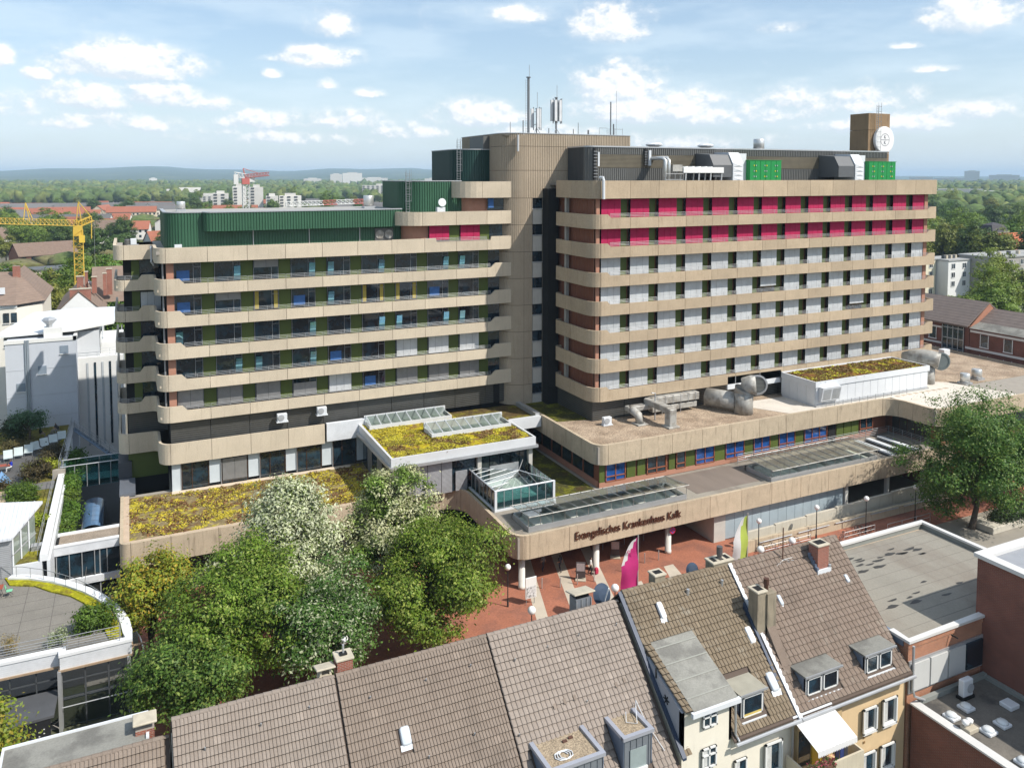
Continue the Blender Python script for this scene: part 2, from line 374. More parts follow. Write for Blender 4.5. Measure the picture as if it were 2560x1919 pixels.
def mossmat(name, base, yel, red, ys=.55, yt=(.48, .60), rs=.45, rt=(.56, .66), fine=40):
    """sedum roof: grey-green mat with yellow cushions and red-brown patches"""
    m = bpy.data.materials.new(name); m.use_nodes = True; g = NT(m.node_tree)
    geo = g.n('ShaderNodeNewGeometry'); P = geo.outputs['Position']
    c = g.mix(g.mr(g.noise(P, 1.2, 5, .65), .35, .65), base, tuple(x * .62 for x in base))
    Q = g.vm('ADD', P, (13.1, 7.7, 0)); c = g.mix(g.mr(g.noise(Q, rs, 6, .7), rt[0], rt[1], 0, .85, True), c, red)
    c = g.mix(g.mr(g.noise(P, ys, 7, .72), yt[0], yt[1], 0, .9, True), c, yel)
    vo = g.n('ShaderNodeTexVoronoi'); vo.inputs['Scale'].default_value = 3.2; g.l(P, vo.inputs['Vector'])
    hs = g.n('ShaderNodeHueSaturation'); g.l(g.mr(vo.outputs['Distance'], 0, .5, 1.2, .72), hs.inputs['Value']); g.l(c, hs.inputs['Color'])
    h2 = g.n('ShaderNodeHueSaturation'); g.l(g.mr(g.noise(P, 9, 3, .6), .3, .7, .78, 1.22), h2.inputs['Value']); g.l(hs.outputs[0], h2.inputs['Color'])
    b = g.n('ShaderNodeBsdfPrincipled'); g.l(h2.outputs[0], b.inputs['Base Color']); b.inputs['Roughness'].default_value = .95; b.inputs['Specular IOR Level'].default_value = .1
    bn = g.n('ShaderNodeBump'); bn.inputs['Strength'].default_value = .8; bn.inputs['Distance'].default_value = .12
    g.l(g.noise(P, 5, 5, .7), bn.inputs['Height']); g.l(bn.outputs[0], b.inputs['Normal'])
    o = g.n('ShaderNodeOutputMaterial'); g.l(b.outputs[0], o.inputs[0]); MATS[name] = m; return m

CONC = mat('concrete_aggregate', (.415, .328, .228), .9, .10, .5, streak=.5, streakcol=(.24, .175, .11), fine=.16, fscale=14, rnd=.09, bump=.25, bscale=22)
CONC_L = mat('concrete_aggregate_pale', (.515, .440, .335), .9, .09, .5, streak=.4, streakcol=(.30, .24, .17), fine=.16, fscale=14, rnd=.08, bump=.25, bscale=22)
CONC_S = mat('concrete_stained', (.455, .37, .265), .92, .12, .8, streak=.55, streakcol=(.13, .10, .07), fine=.12, fscale=14, rnd=.05, bump=.3, bscale=18)
TOWERC = mat('tower_concrete', (.385, .315, .235), .9, .10, .35, streak=.3, streakcol=(.20, .145, .09), fine=.08, fscale=10)
RAIL = mat('galvanised_rail', (.30, .31, .32), .45, .05, 3, metal=.3)
GREENP = mat('olive_green_panel', (.085, .115, .022), .55, .05, 1.0, rnd=.08)
BROWNP = mat('brown_panel', (.20, .075, .042), .6, .06, 1.2, rnd=.05)
TERRA = mat('terracotta_clad', (.40, .20, .135), .7, .06, 1.2)
GLASS = mat('dark_window_glass', (.012, .018, .024), .04, .35, .9, spec=.9, col2=(.02, .05, .075), c2=(.4, .7), c2s=.8)
BLUEG = mat('tilted_pane_glass', (.33, .74, 1.0), .12, .04, 2, metal=.85, spec=.8)
WINB = mat('window_frame_brown', (.07, .035, .022), .5, 0)
WHITEF = mat('white_paint', (.70, .70, .68), .5, .03, 2)
REDBL = linesmat('red_fabric_blind', (.47, .012, .085), (.26, .006, .048), 2, .16, .8, .8, bump=.5, rnd=.06)
WHBL = linesmat('white_slat_blind', (.62, .64, .65), (.40, .42, .44), 2, .12, .72, .55, bump=.7, rnd=.09)
GRBL = linesmat('grey_slat_blind', (.33, .33, .33), (.10, .10, .10), 2, .12, .6, .5, bump=.9, rnd=.1)
LOUV = linesmat('dark_louvre', (.115, .115, .108), (.035, .035, .033), 2, .22, .5, .5, bump=1.0)
GREENC = mat('green_sheet_cladding', (.035, .105, .058), .45, .08, .6, spec=.4, streak=.15)
DGREENC = mat('dark_green_sheet', (.012, .045, .038), .4, .08, .6, spec=.4)
GREYC = mat('grey_sheet_cladding', (.135, .135, .128), .5, .08, .6, metal=.3)
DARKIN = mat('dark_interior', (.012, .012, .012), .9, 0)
GRAVEL = mat('roof_gravel', (.36, .285, .20), .95, .18, .4, col2=(.26, .20, .15), c2s=.25, fine=.35, fscale=9, bump=.9, bscale=9)
GRAVELG = mat('roof_gravel_mossy', (.37, .285, .205), .95, .2, .7, col2=(.27, .20, .14), c2=(.42, .62), c2s=.3, fine=.42, fscale=6, bump=1.0, bscale=6)
BITU = mat('bitumen_sheet', (.27, .245, .205), .9, .16, .35, col2=(.20, .17, .14), c2s=.3, fine=.12, fscale=12, squash=(1, .5, 1))
BITUG = mat('bitumen_grey', (.23, .225, .20), .9, .16, .4, col2=(.15, .145, .13), c2s=.5, streak=0, fine=.1, fscale=12)
MOSS = mossmat('sedum_roof', (.34, .265, .14), (.54, .46, .035), (.17, .080, .035), ys=.85, yt=(.50, .60), rs=.7, rt=(.54, .62))
MOSSY = mossmat('sedum_roof_yellow', (.35, .25, .07), (.55, .45, .02), (.24, .10, .04), ys=1.0, yt=(.43, .54), rs=.9, rt=(.52, .60))
MOSSR = mossmat('sedum_roof_red', (.24, .11, .045), (.42, .34, .02), (.20, .075, .03), ys=.5, yt=(.50, .62))
MOSSD = mossmat('grass_roof', (.10, .095, .03), (.20, .20, .02), (.09, .055, .025), ys=.6)
ZINC = mat('zinc_sheet', (.47, .48, .49), .42, .08, 1.2, metal=.55)
WHSH = mat('white_sheet', (.62, .64, .66), .5, .04, 1.0)
STEEL = mat('galvanised_duct', (.40, .39, .36), .6, .16, 2.0, metal=.15, col2=(.27, .25, .22), c2s=.9, streak=.3)
CANG = glassmat('canopy_glass', (.84, .92, .88), .5)
AQUA = glassmat('aqua_glass', (.45, .72, .72), .38)
# ================================================================== HOSPITAL
def rail_mesh(L, h=.46, n=2):
    m = MB(); r = .018
    for z in (.15, .30, h): m.tube([(0, 0, z), (L, 0, z)], r, 5)
    for i in range(n + 1): m.tube([(L * i / n, 0, -.02), (L * i / n, 0, h)], r, 5)
    me = m.mesh('railing'); me.materials.append(RAIL); return me
def blind_mesh(w, h, mt, n=3, gap=.025):
    m = MB(); st = w / n
    for i in range(n): m.box(i * st + gap / 2, 0, 0, (i + 1) * st - gap / 2, .03, h)
    m.box(0, -.02, -.05, w, .05, 0); me = m.mesh('blind'); me.materials.append(mt); return me
def box_mesh(name, w, d, h, mt, b=0):
    m = MB(); (m.bev(0, 0, 0, w, d, h, b) if b else m.box(0, 0, 0, w, d, h)); me = m.mesh(name); me.materials.append(mt); return me
def panels(root, path, ss, z0, z1, th, mt, extra=(), gap=.02, name='panel'):
    for a, b in zip(ss, ss[1:]):
        m = MB(); ribbon(m, path, a + gap, b - gap, z0, z1, th, extra); m.build(name, mt, root)
FL = 3.30
# ---------------------------------------------------------------- right ward block
rw = thing('ward_block', 'tall right ward block with beige balcony bands and rows of red and white blinds', 'building', (75, 80, 9.8))
P_R = Path([(48.3, 86.4), (46.9, 86.4, .7), (46.9, 77.3, 1.6), (103.9, 77.3, .25), (103.9, 79.8)])
J_R = [47.95 + 3.957 * i for i in range(14)] + [103.35]
sx = lambda x: P_R.sof(x, 77.3)
ssR = [0, P_R.sof(46.9, 82.2)] + [sx(x) for x in J_R[:-1]] + [P_R.L]
def prof(lo, hi, p, a0, a1, b0, b1):
    def f(t):
        if t <= a0 or t >= b1: return hi
        if t < a1: return hi + (lo - hi) * (t - a0) / (a1 - a0)
        if t > b0: return lo + (hi - lo) * (t - b0) / (b1 - b0)
        return lo
    return f
bx(47.9, 78.72, 9.8, 103.0, 92, 37.0).build('core_wall', BROWNP, rw)
m_pane = box_mesh('window', 2.74, .06, 2.25, GLASS); m_fr = MB()
for x in (0, .9, 2.68): m_fr.box(x, -.04, 0, x + .06, 0, 2.25)
m_fr.box(0, -.04, 2.19, 2.74, 0, 2.25); m_fr.box(0, -.04, 0, 2.74, 0, .06); m_fr = m_fr.mesh('window_frame'); m_fr.materials.append(WINB)
m_redR, m_whR, m_inf = blind_mesh(2.62, 2.2, REDBL), blind_mesh(2.62, 2.2, WHBL), box_mesh('infill_panel', 1.02, .05, 2.3, GREENP)
m_whH = blind_mesh(2.62, 1.35, WHBL)
m_rR, m_rR0, m_rR1 = rail_mesh(3.88), rail_mesh(2.6), rail_mesh(2.9)
for i in range(8):
    b = 12.26 + FL * i
    if i == 7: panels(rw, P_R, ssR, b + .12, b + 2.15, .28, CONC); break
    a0, a1, e0, e1 = sx(48.9), sx(49.3), sx(102.0), sx(102.6)
    panels(rw, P_R, ssR, b, prof(b + 1.25, b + 1.64, P_R, a0, a1, e0, e1), .22, CONC, (a0, a1, e0, e1))
    m = MB(); m.prism([(47.12, 86.2), (47.12, 79), (48.6, 77.52), (103.7, 77.52), (103.7, 79.6), (103, 79.6), (103, 86.2)], b + .35, b + .6); m.build('floor_slab', CONC, rw)
    for j in range(14):
        x = J_R[j]; z = b + 1.02
        w = reg('window', m_pane, rw, (x + .55, 78.56, z)); reg('window_frame', m_fr, w, (x + .55, 78.56, z))
        half = (i, j) in ((3, 6), (2, 10))
        bl = reg('blind', m_redR if i >= 5 else (m_whH if half else m_whR), w, (x + .61, 78.2, z + (.92 if half else .12)))
        if half: MB(Matrix.Translation((x + .7, 78.3, z + .95)) @ Matrix.Rotation(R(38), 4, 'X')).box(0, -.02, -.9, 2.4, .02, 0).build('open_pane', GLASS, w)
        reg('infill_panel', m_inf, rw, (x + 3.33, 78.63, z - .02))
        reg('railing', (m_rR0 if j == 0 else m_rR1 if j == 13 else m_rR), rw, (max(x + .05, 49.25), 77.42, b + 1.25))
    bx(102.35, 78.1, b + .6, 103.02, 78.71, b + 3.42).build('end_pier', TERRA, rw)
    bx(47.86, 78.12, b + .6, 48.3, 78.71, b + 3.42).build('end_pier', TERRA, rw)
    bx(47.2, 83.9, b + .6, 47.6, 84.3, b + 3.42).build('pillar', mat('pale_pillar', (.34, .33, .30), .8), rw)
    m = MB(); corrug(m, Path([(47.89, 85.5), (47.89, 78.3)]), 0, 7.2, b + .6, b + 3.4, .6, .03); m.build('brown_cladding', BROWNP, rw)
bx(47.6, 78.25, 9.82, 103.0, 78.71, 12.5).build('plinth_wall', LOUV, rw); bx(47.55, 78.3, 9.82, 47.88, 90, 12.5).build('plinth_wall', LOUV, rw)
for k in range(14): bx(51.9 + 3.957 * k - .03, 78.235, 9.85, 51.9 + 3.957 * k + .03, 78.26, 12.4).build('plinth_joint', DARKIN, rw)
MB().prism([(47.2, 86), (47.2, 78.6), (48.2, 77.6), (103.6, 77.6), (103.6, 92), (47.2, 92)], 36.9, 37.12).build('roof', mat('roof_felt', (.20, .19, .17), .95, .15), rw)
MB().tube([(48.05, 77.7, 37.85), (48.08, 77.05, 37.85), (48.1, 77.02, 37.6), (48.12, 77.02, 35.45)], .17, 8).build('downpipe', WHSH, rw)
# ---------------------------------------------------------------- left ward block
lw = thing('ward_block', 'lower left ward block with dark windows, olive panels and beige balcony bands', 'building', (22, 92, 5.2))
P_L = Path([(-1.6, 106), (-1.6, 94, 1.1), (2.2, 94, .5), (2.2, 88.5, 1.4), (42.35, 88.5)])
J_L = [3.3 + 3.955 * i for i in range(10)]
sl_ = lambda x: P_L.sof(x, 88.5)
ssL = [0, P_L.sof(-1.6, 98), P_L.sof(-.6, 94), P_L.sof(2.2, 92.2), sl_(3.25)] + [sl_(x) for x in J_L[1:]] + [P_L.L]
def lprof(b):
    n0, n1 = P_L.sof(.7, 94), P_L.sof(1.1, 94); q0, q1 = sl_(4.5), sl_(5.0); r0, r1 = sl_(39.4), sl_(40.0); lo, hi = b + 1.14, b + 1.66
    def f(t):
        if t < n0: return lo
        if t < n1: return lo + (hi - lo) * (t - n0) / (n1 - n0)
        if t < q0: return hi
        if t < q1: return hi + (lo - hi) * (t - q0) / (q1 - q0)
        if t < r0: return lo
        if t < r1: return lo + (hi - lo) * (t - r0) / (r1 - r0)
        return hi
    return f, (n0, n1, q0, q1, r0, r1)
LB = [12.68, 15.95, 19.25, 22.55, 25.87]
bx(3.35, 89.98, 5.2, 44, 104, 30.3).build('core_wall', DARKIN, lw); bx(-.7, 95.1, 1.5, 3.3, 104, 30.3).build('core_wall', DARKIN, lw)
m_paneL = box_mesh('window', 2.62, .05, 2.1, GLASS); m_frL = MB()
for x in (0, 1.86, 2.58): m_frL.box(x, -.03, 0, x + .04, 0, 2.1)
m_frL.box(1.86, -.03, 1.62, 2.62, 0, 1.66); m_frL.box(0, -.03, 2.06, 2.62, 0, 2.1); m_frL = m_frL.mesh('window_frame'); m_frL.materials.append(mat('window_frame_grey', (.30, .31, .32), .5, 0))
m_infL = box_mesh('infill_panel', 1.24, .05, 2.25, GREENP); m_vent = box_mesh('tilted_pane', .66, .02, 1.55, BLUEG)
m_gr = {h: blind_mesh(2.5, h, GRBL, 2) for h in (.75, 1.35, 2.0)}; m_wl = {h: blind_mesh(2.5, h, WHBL, 3) for h in (.75, 1.35, 2.0)}
m_rL, m_rL0, m_rL9 = rail_mesh(3.86), rail_mesh(2.35), rail_mesh(.7); m_redL = blind_mesh(2.5, 1.95, REDBL)
CURT = mat('yellow_curtain', (.42, .33, .07), .8, .1, 4); CURTB = mat('blue_cloth', (.05, .14, .36), .7, .2, 3)
# what each window shows: g dark glass, l/r pane tilted open left/right, h half lowered blind, b grey blind down, w white blind, c curtains, k blue cloth behind the glass
STATE = ['bbbBwkbbb', 'grlrkgwww', 'lggrgrlrl', 'khcklcckg', 'krhrlrgrl']
def window_L(x, z, st):
    w = reg('window', m_paneL, lw, (x, 89.82, z)); reg('window_frame', m_frL, w, (x, 89.82, z))
    if st in 'lr':
        M = Matrix.Translation((x + (.06 if st == 'l' else 1.94), 89.74, z + .05)) @ Matrix.Rotation(R(11), 4, 'X'); reg('tilted_pane', m_vent, w, M=M)
    if st == 'h': reg('blind', m_gr[.75], w, (x + .06, 89.66, z + 1.35))
    if st == 'b': reg('blind', m_gr[2.0], w, (x + .06, 89.66, z + .08))
    if st == 'B': reg('blind', m_gr[1.35], w, (x + .06, 89.66, z + .08))
    if st == 'w': reg('blind', m_wl[2.0], w, (x + .06, 89.66, z + .08))
    if st == 'c': bx(x + .1, 89.795, z + .1, x + .5, 89.81, z + 2).build('curtain', CURT, w); bx(x + 2.1, 89.795, z + .1, x + 2.5, 89.81, z + 2).build('curtain', CURT, w)
    if st == 'k': bx(x + .25, 89.8, z + .25, x + 1.5, 89.812, z + 1.3).build('curtain', CURTB, w)
for i, b in enumerate(LB):
    f, ex = lprof(b); panels(lw, P_L, ssL, b, f, .22, CONC_L, ex)
    MB().prism([(-1.38, 104), (-1.38, 94.3), (2.42, 94.3), (2.42, 89), (3.4, 88.72), (42, 88.72), (42, 96), (3.4, 96), (3.4, 104)], b + .3, b + .55).build('floor_slab', CONC_L, lw)
    for j in range(9):
        x = J_L[j]; z = b + 1.05
        window_L(x + .76, z, STATE[i][j])
        reg('infill_panel', m_infL, lw, (x + 3.42, 89.88, z - .1))
        reg('railing', m_rL0 if j == 0 else m_rL, lw, (x + (1.56 if j == 0 else .05), 88.6, b + 1.14))
    reg('railing', m_rL9, lw, (J_L[9] + .05 - .3, 88.6, b + 1.14))
    bx(39.6, 89.9, b + .6, 41.6, 89.95, b + 3.2).build('window', GLASS, lw)
    bx(3.32, 89.3, b + .55, 4.02, 89.95, b + 3.3).build('end_pier', TERRA, lw)
    # set-back west bay
    w = bx(.9, 95, b + .9, 2.9, 95.05, b + 3.1).build('window', GLASS, lw); bx(.1, 95, b + .9, .88, 95.05, b + 3.1).build('infill_panel', GREENP, lw)
    if i == 3: reg('blind', m_wl[2.0], w, M=Matrix.Translation((.95, 94.85, b + 1.0)) @ Matrix.Scale(.8, 4, (1, 0, 0)))
    r = MB()
    for z in (.15, .30, .46): r.tube([(-1.5, 97.8, b + 1.14 + z), (-1.5, 95.2, b + 1.14 + z), (-1.15, 94.35, b + 1.14 + z), (-.5, 94.12, b + 1.14 + z), (.8, 94.12, b + 1.14 + z)], .022, 5)
    for p in ((-1.5, 97.8), (-1.5, 96), (-.6, 94.12), (-.5, 94.12), (.1, 94.12)): r.tube([(*p, b + 1.1), (*p, b + 1.6)], .022, 5)
    r.build('railing', RAIL, lw)
    MB().tube([(3.0, 89.6, b + .5), (3.0, 89.6, b + 3.3)], .09, 8).build('downpipe', RAIL, lw)
panels(lw, P_L, ssL[:-4], 29.17, 30.72, .3, CONC_L)              # roof fascia of the lower part
f29 = lambda t: 29.17 + (1.14 if sl_(32.4) < t < sl_(39.4) else 1.6)
sS = [ssL[-5] if False else sl_(J_L[6]), sl_(J_L[7]), sl_(J_L[8]), sl_(J_L[9]), P_L.L]
panels(lw, P_L, sS, 29.17, f29, .25, CONC_L, (sl_(32.35), sl_(32.45), sl_(39.35), sl_(39.45)))
bx(-1.3, 94.3, 30.0, 2.4, 104, 30.3).build('roof', mat('roof_pale', (.33, .30, .26), .9, .15), lw); bx(2.4, 88.8, 30.05, 42, 104, 30.35).build('roof', MATS['roof_pale'], lw)
for k, (x, z, st) in enumerate(((J_L[7] + .76, 30.2, 0), (J_L[8] + .76, 30.2, 0))):
    w = reg('window', m_paneL, lw, (x, 89.4, z)); reg('blind', m_redL, w, (x + .06, 89.25, z + (.35 if k == 0 else .1)))
    reg('infill_panel', m_infL, lw, (x + 2.66, 89.45, z - .1)); reg('railing', m_rL, lw, (J_L[7 + k] + .1, 88.6, 30.31))
bx(39.6, 89.4, 30.2, 41.6, 89.45, 32.4).build('window', GLASS, lw)
ST1 = Path([(28.0, 97), (28.0, 88.5, 3.2), (42.35, 88.5)]); s1 = lambda x: ST1.sof(x, 88.5)
panels(lw, ST1, [0, 5.3, s1(30.75), s1(J_L[8]), s1(J_L[9]), ST1.L], 32.27, 33.85, .3, CONC_L)
m = MB(); ribbon(m, Path([(29.2, 97), (29.2, 89.6, 2.2), (42, 89.6)]), 0, Path([(29.2, 97), (29.2, 89.6, 2.2), (42, 89.6)]).L, 30.3, 32.6, .3); m.build('upper_wall', TERRA, lw)
MB().prism([(28.4, 97), (28.4, 91), (30.2, 89), (42, 89), (42, 100), (28.4, 100)], 33.3, 33.5).build('roof', MATS['roof_pale'], lw)
ST2 = Path([(35.2, 97), (35.2, 88.5, 3.0), (42.35, 88.5)])
panels(lw, ST2, [0, 5.6, ST2.sof(38.28, 88.5), ST2.L], 35.43, 37.38, .3, CONC_L)
m = MB(); q = Path([(36.4, 97), (36.4, 89.7, 2.0), (42, 89.7)]); ribbon(m, q, 0, q.L, 33.4, 35.7, .3); m.build('upper_wall', TERRA, lw)
w = bx(39.3, 89.3, 33.9, 41.6, 89.36, 35.4).build('window', GLASS, lw); bx(39.4, 89.26, 34.2, 40.1, 89.29, 35.35).build('blind', CURTB, w)
MB().prism([(35.6, 97), (35.6, 91), (37.6, 89), (42, 89), (42, 100), (35.6, 100)], 36.9, 37.1).build('roof', MATS['roof_pale'], lw)
# louvre storey, deep band, podium-level glazing
for j in range(10):
    x0 = J_L[j] if j else 3.35; x1 = J_L[j + 1] - .03 if j < 9 else 42.2
    bx(x0 + .02, 89.2, 10.2, x1, 89.95, 12.9).build('louvre_panel', LOUV, lw)
bx(-.6, 94.9, 10.2, 3.3, 95.1, 12.9).build('louvre_panel', LOUV, lw); bx(40.0, 89.15, 10.2, 40.8, 89.2, 12.5).build('door', DARKIN, lw)
panels(lw, P_L, [0] + ssL[1:5] + [sl_(x) for x in J_L[1:5]] + [], 8.3, 10.45, .25, CONC_L)
bx(19.3, 88.35, 8.5, 24.7, 88.8, 10.52).build('white_cladding', linesmat('white_lap_boards', (.75, .77, .80), (.55, .57, .60), 2, .14, .8, .5), lw)
PWH = mat('pale_infill', (.52, .57, .60), .35, .05)
for j in range(5):
    x = J_L[j] + 1.0
    bx(x, 89.2, 5.35, x + 2.65, 89.26, 8.25).build('window', GLASS, lw)
    for q in (0, 1.0, 2.6): bx(x + q, 89.12, 5.35, x + q + .06, 89.19, 8.25).build('window_frame', WINB, lw)
    if j == 1: reg('blind', m_gr[2.0], lw, M=Matrix.Translation((x + .06, 89.05, 5.75)) @ Matrix.Scale(1.12, 4, (0, 0, 1)))
    bx(x + 2.72, 89.1, 5.6, x + 3.9, 89.25, 8.3).build('infill_panel', PWH, lw)
    MB().tube([(x - .08, 89.0, 5.3), (x - .08, 89.0, 8.3)], .05, 6).build('downpipe', RAIL, lw)
bx(3.36, 89.0, 5.3, 4.2, 89.25, 8.3).build('infill_panel', PWH, lw); bx(-.7, 95.0, 5.3, 3.2, 95.09, 8.5).build('infill_panel', GREENP, lw)
# ---------------------------------------------------------------- stair tower
tw = thing('stair_tower', 'ribbed concrete stair tower with rounded corner between the two ward blocks', 'tower', (50, 92, 9.8))
PT = Path([(41.1, 102), (41.1, 88, 2.6), (59, 88, .25), (59, 100)], 12); sA = PT.sof(44.75, 88); sB = PT.sof(46.1, 88)
MB().prism([(41.25, 101), (41.25, 90.8), (42, 89), (43.9, 88.25), (58.8, 88.25), (58.8, 101)], 9.8, 42.9).build('core', DARKIN, tw)
zj = [9.8, 12.3, 15.6, 18.9, 22.2, 25.5, 28.77, 32.1, 35.35, 38.72, 41.65, 43.2]
for a, b in zip(zj, zj[1:]):
    cuts = [(0, PT.sof(41.1, 92)), (PT.sof(41.1, 92), PT.sof(43.6, 88))] + ([(PT.sof(43.6, 88), sA), (sB, PT.sof(50, 88))] if b < 35.4 else [(PT.sof(43.6, 88), PT.sof(47, 88)), (PT.sof(47, 88), PT.sof(50, 88))]) + [(PT.sof(50, 88), PT.sof(54.5, 88)), (PT.sof(54.5, 88), PT.L)]
    for c, d in cuts:
        m = MB(); corrug(m, PT, c + .015, d - .015, a + .02, b - .02, .24, .06); m.build('panel', TOWERC, tw)
    if b < 35.5:
        bx(44.78, 88.12, b - 1.25, 46.08, 88.2, b - .05).build('window', GLASS, tw); bx(44.74, 87.96, b - 1.4, 46.12, 88.2, b - 1.27).build('sill', ZINC, tw)
        bx(44.8, 88.0, a + .03, 46.06, 88.22, b - 1.42).build('infill_panel', mat('pale_concrete_panel', (.50, .47, .42), .8, .08, 1, streak=.3), tw)
m = MB(); ribbon(m, PT, 0, PT.L, 43.2, 43.28, .35, out=.1); m.build('coping', ZINC, tw)
bx(41.3, 88.6, 42.95, 58.8, 101, 43.0).build('roof', MATS['roof_felt'], tw)
bx(40.2, 92.6, 41.35, 42.9, 97, 43.0).build('dark_upstand', GREYC, tw)
bx(41.2, 91.2, 37.1, 43.2, 96, 41.34).build('pink_wall', mat('pink_render', (.42, .22, .19), .85, .08), tw)
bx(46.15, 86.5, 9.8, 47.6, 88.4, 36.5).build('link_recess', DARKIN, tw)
# ---------------------------------------------------------------- green roof enclosures
def clad(root, path, z0, z1, mt, pitch=.3, depth=.08, topm=ZINC, poly=None):
    m = MB(); corrug(m, path, 0, path.L, z0, z1, pitch, depth); m.build('cladding', mt, root)
    m = MB(); ribbon(m, path, 0, path.L, z1, z1 + .1, .25, out=.12); m.build('roof_edge', topm, root)
pg = thing('plant_room', 'long green ribbed plant room on the left ward block roof', 'roof structure', (16, 96, 30.35))
q = Path([(3.4, 103), (3.4, 92, 1.8), (29.3, 92)]); clad(pg, q, 30.35, 34.12, GREENC)
MB().prism([(3.5, 103), (3.5, 93.6), (5, 92.1), (29.2, 92.1), (29.2, 103)], 30.4, 34.1).build('roof', mat('roof_light_felt', (.34, .33, .31), .9, .12), pg)
q = Path([(7.25, 92.3), (7.25, 90.85, .7), (29.0, 90.85)]); clad(pg, q, 32.15, 34.14, GREENC); bx(7.9, 90.95, 32.2, 29.0, 92.2, 34.1).build('core', DARKIN, pg)
for x in (12.3, 18.4, 24.2, 30.6): 
    if x < 29: MB().tube([(x, 91.85, 30.4), (x, 91.85, 32.2)], .05, 6).build('downpipe', ZINC, pg)
w = MB().box(26.0, 91.78, 30.5, 28.2, 91.9, 31.9).build('grille', GREYC, pg)
for x in (26.55, 27.65): MB(Matrix.Translation((x, 91.74, 31.2)) @ Matrix.Rotation(R(90), 4, 'X')).lathe((0, 0, 0), [(.48, 0), (.52, .05), (.3, .07)], 14).build('fan', STEEL, w)
p1_ = thing('plant_drum', 'green ribbed rounded enclosure one storey above the long plant room', 'roof structure', (33, 95, 33.5))
q = Path([(29.4, 100), (29.4, 91, 2.6), (36.6, 91)]); clad(p1_, q, 33.5, 37.4, GREENC); MB().prism([(29.6, 100), (29.6, 93.4), (31.8, 91.15), (36.5, 91.15), (36.5, 100)], 33.5, 37.35).build('core', DGREENC, p1_)
p2_ = thing('plant_drum', 'dark green rounded enclosure beside the pink wall of the tower', 'roof structure', (39, 97, 37.1))
q = Path([(36.8, 102), (36.8, 92.6, 2.6), (41.3, 92.6)]); clad(p2_, q, 37.1, 41.3, DGREENC); MB().prism([(37, 102), (37, 95.1), (39.2, 92.75), (41.2, 92.75), (41.2, 102)], 37.1, 41.25).build('core', DGREENC, p2_)
# ---------------------------------------------------------------- right roof plant room
pr_ = thing('plant_room', 'dark grey ribbed plant room with louvres on the right ward block roof', 'roof structure', (75, 85, 37.1))
q = Path([(49.6, 87.8), (49.6, 83, .9), (100.4, 83), (100.4, 87)]); m = MB(); corrug(m, q, 0, q.sof(49.6, 84) , 37.1, 41.5, .3, .07); m.build('cladding', mat('dark_sheet_cladding', (.055, .058, .06), .5, .06), pr_)
for z0, z1, mt in ((37.1, 39.0, GREYC), (40.65, 41.5, GREYC)):
    m = MB(); corrug(m, q, q.sof(49.6, 84), q.L, z0, z1, .3, .07); m.build('cladding', mt, pr_)
bx(50.8, 82.97, 39.02, 100.35, 83.1, 40.63).build('louvre_band', linesmat('bronze_louvre', (.235, .205, .15), (.07, .06, .045), 2, .16, .5, .5, bump=1.0), pr_)
m = MB(); corrug(m, q, q.sof(49.6, 84), q.sof(50.8, 83), 39.0, 40.65, .3, .07); m.build('cladding', GREYC, pr_)
m = MB(); ribbon(m, q, 0, q.L, 41.5, 41.66, .3, out=.14); m.build('roof_edge', ZINC, pr_)
bx(49.8, 83.2, 37.1, 100.2, 92, 41.45).build('core', GREYC, pr_)
for x, w_ in ((50.3, .1), (57.6, .14)):
    m = MB(); m.box(x, 82.6, 37.6 if x < 51 else 39.3, x + .28, 82.9, 41.4); m.build('cable_riser', mat('black_cable', (.02, .02, .02), .6, 0), pr_)
    for k in range(9): MB().box(x - .12, 82.55, 37.9 + .38 * k if x < 51 else 39.4 + .2 * k, x + .4, 82.62, 37.95 + .38 * k if x < 51 else 39.44 + .2 * k).build('bracket', ZINC, pr_)
bx(57.95, 82.3, 39.3, 58.25, 82.55, 41.2).build('panel_antenna', WHSH, pr_); bx(50.75, 82.5, 39.2, 50.95, 82.7, 40.9).build('panel_antenna', WHSH, pr_)
# ================================================================== PODIUM, ENTRANCE, LOW ROOFS
pd = thing('podium', 'long low hospital base with beige fascia, entrance and lettering', 'building', (40, 70, 0))
PL = Path([(-1.5, 94), (-1.5, 77.5, .7), (30.9, 77.5, 2.4), (30.7, 63.7, 1.5), (90, 63.7)])
ss = [0, 6, 12, PL.sof(-.6, 77.5)] + [PL.sof(2.7 + 4.1 * i, 77.5) for i in range(7)] + [PL.sof(30.8, 72.6), PL.sof(30.75, 68.2), PL.sof(32.2, 63.7)] + [PL.sof(32.2 + 4.12 * i, 63.7) for i in range(1, 14)] + [PL.L]
panels(pd, PL, ss, 3.2, 5.42, .32, CONC_S)
LOWPOLY = [(-1.2, 94), (-1.2, 77.8), (31.1, 77.8), (31.1, 64.0), (90, 64.0), (90, 90), (-1.2, 90)]
MB().prism(LOWPOLY, 3.25, 5.2).build('roof_slab', mat('soffit_concrete', (.30, .27, .23), .9), pd)
bx(-.9, 77.95, 5.204, 30.8, 89.1, 5.28).build('sedum_roof', MOSS, pd)
bx(-1.18, 77.82, 5.21, 30.9, 78.25, 5.35).build('roof_kerb', mat('roof_kerb_stone', (.48, .37, .27), .9, .12, 2), pd); bx(-1.18, 78.3, 5.21, -.7, 93, 5.35).build('roof_kerb', MATS['roof_kerb_stone'], pd); bx(3.3, 88.3, 5.21, 22, 89.0, 5.32).build('roof_kerb', mat('pale_coping', (.60, .50, .38), .9), pd)
bx(31.2, 70.6, 5.204, 43.4, 88, 5.27).build('grass_roof', MOSSD, pd)
bx(31.1, 64.05, 5.204, 89.8, 70.58, 5.25).build('roof_felt', BITU, pd)
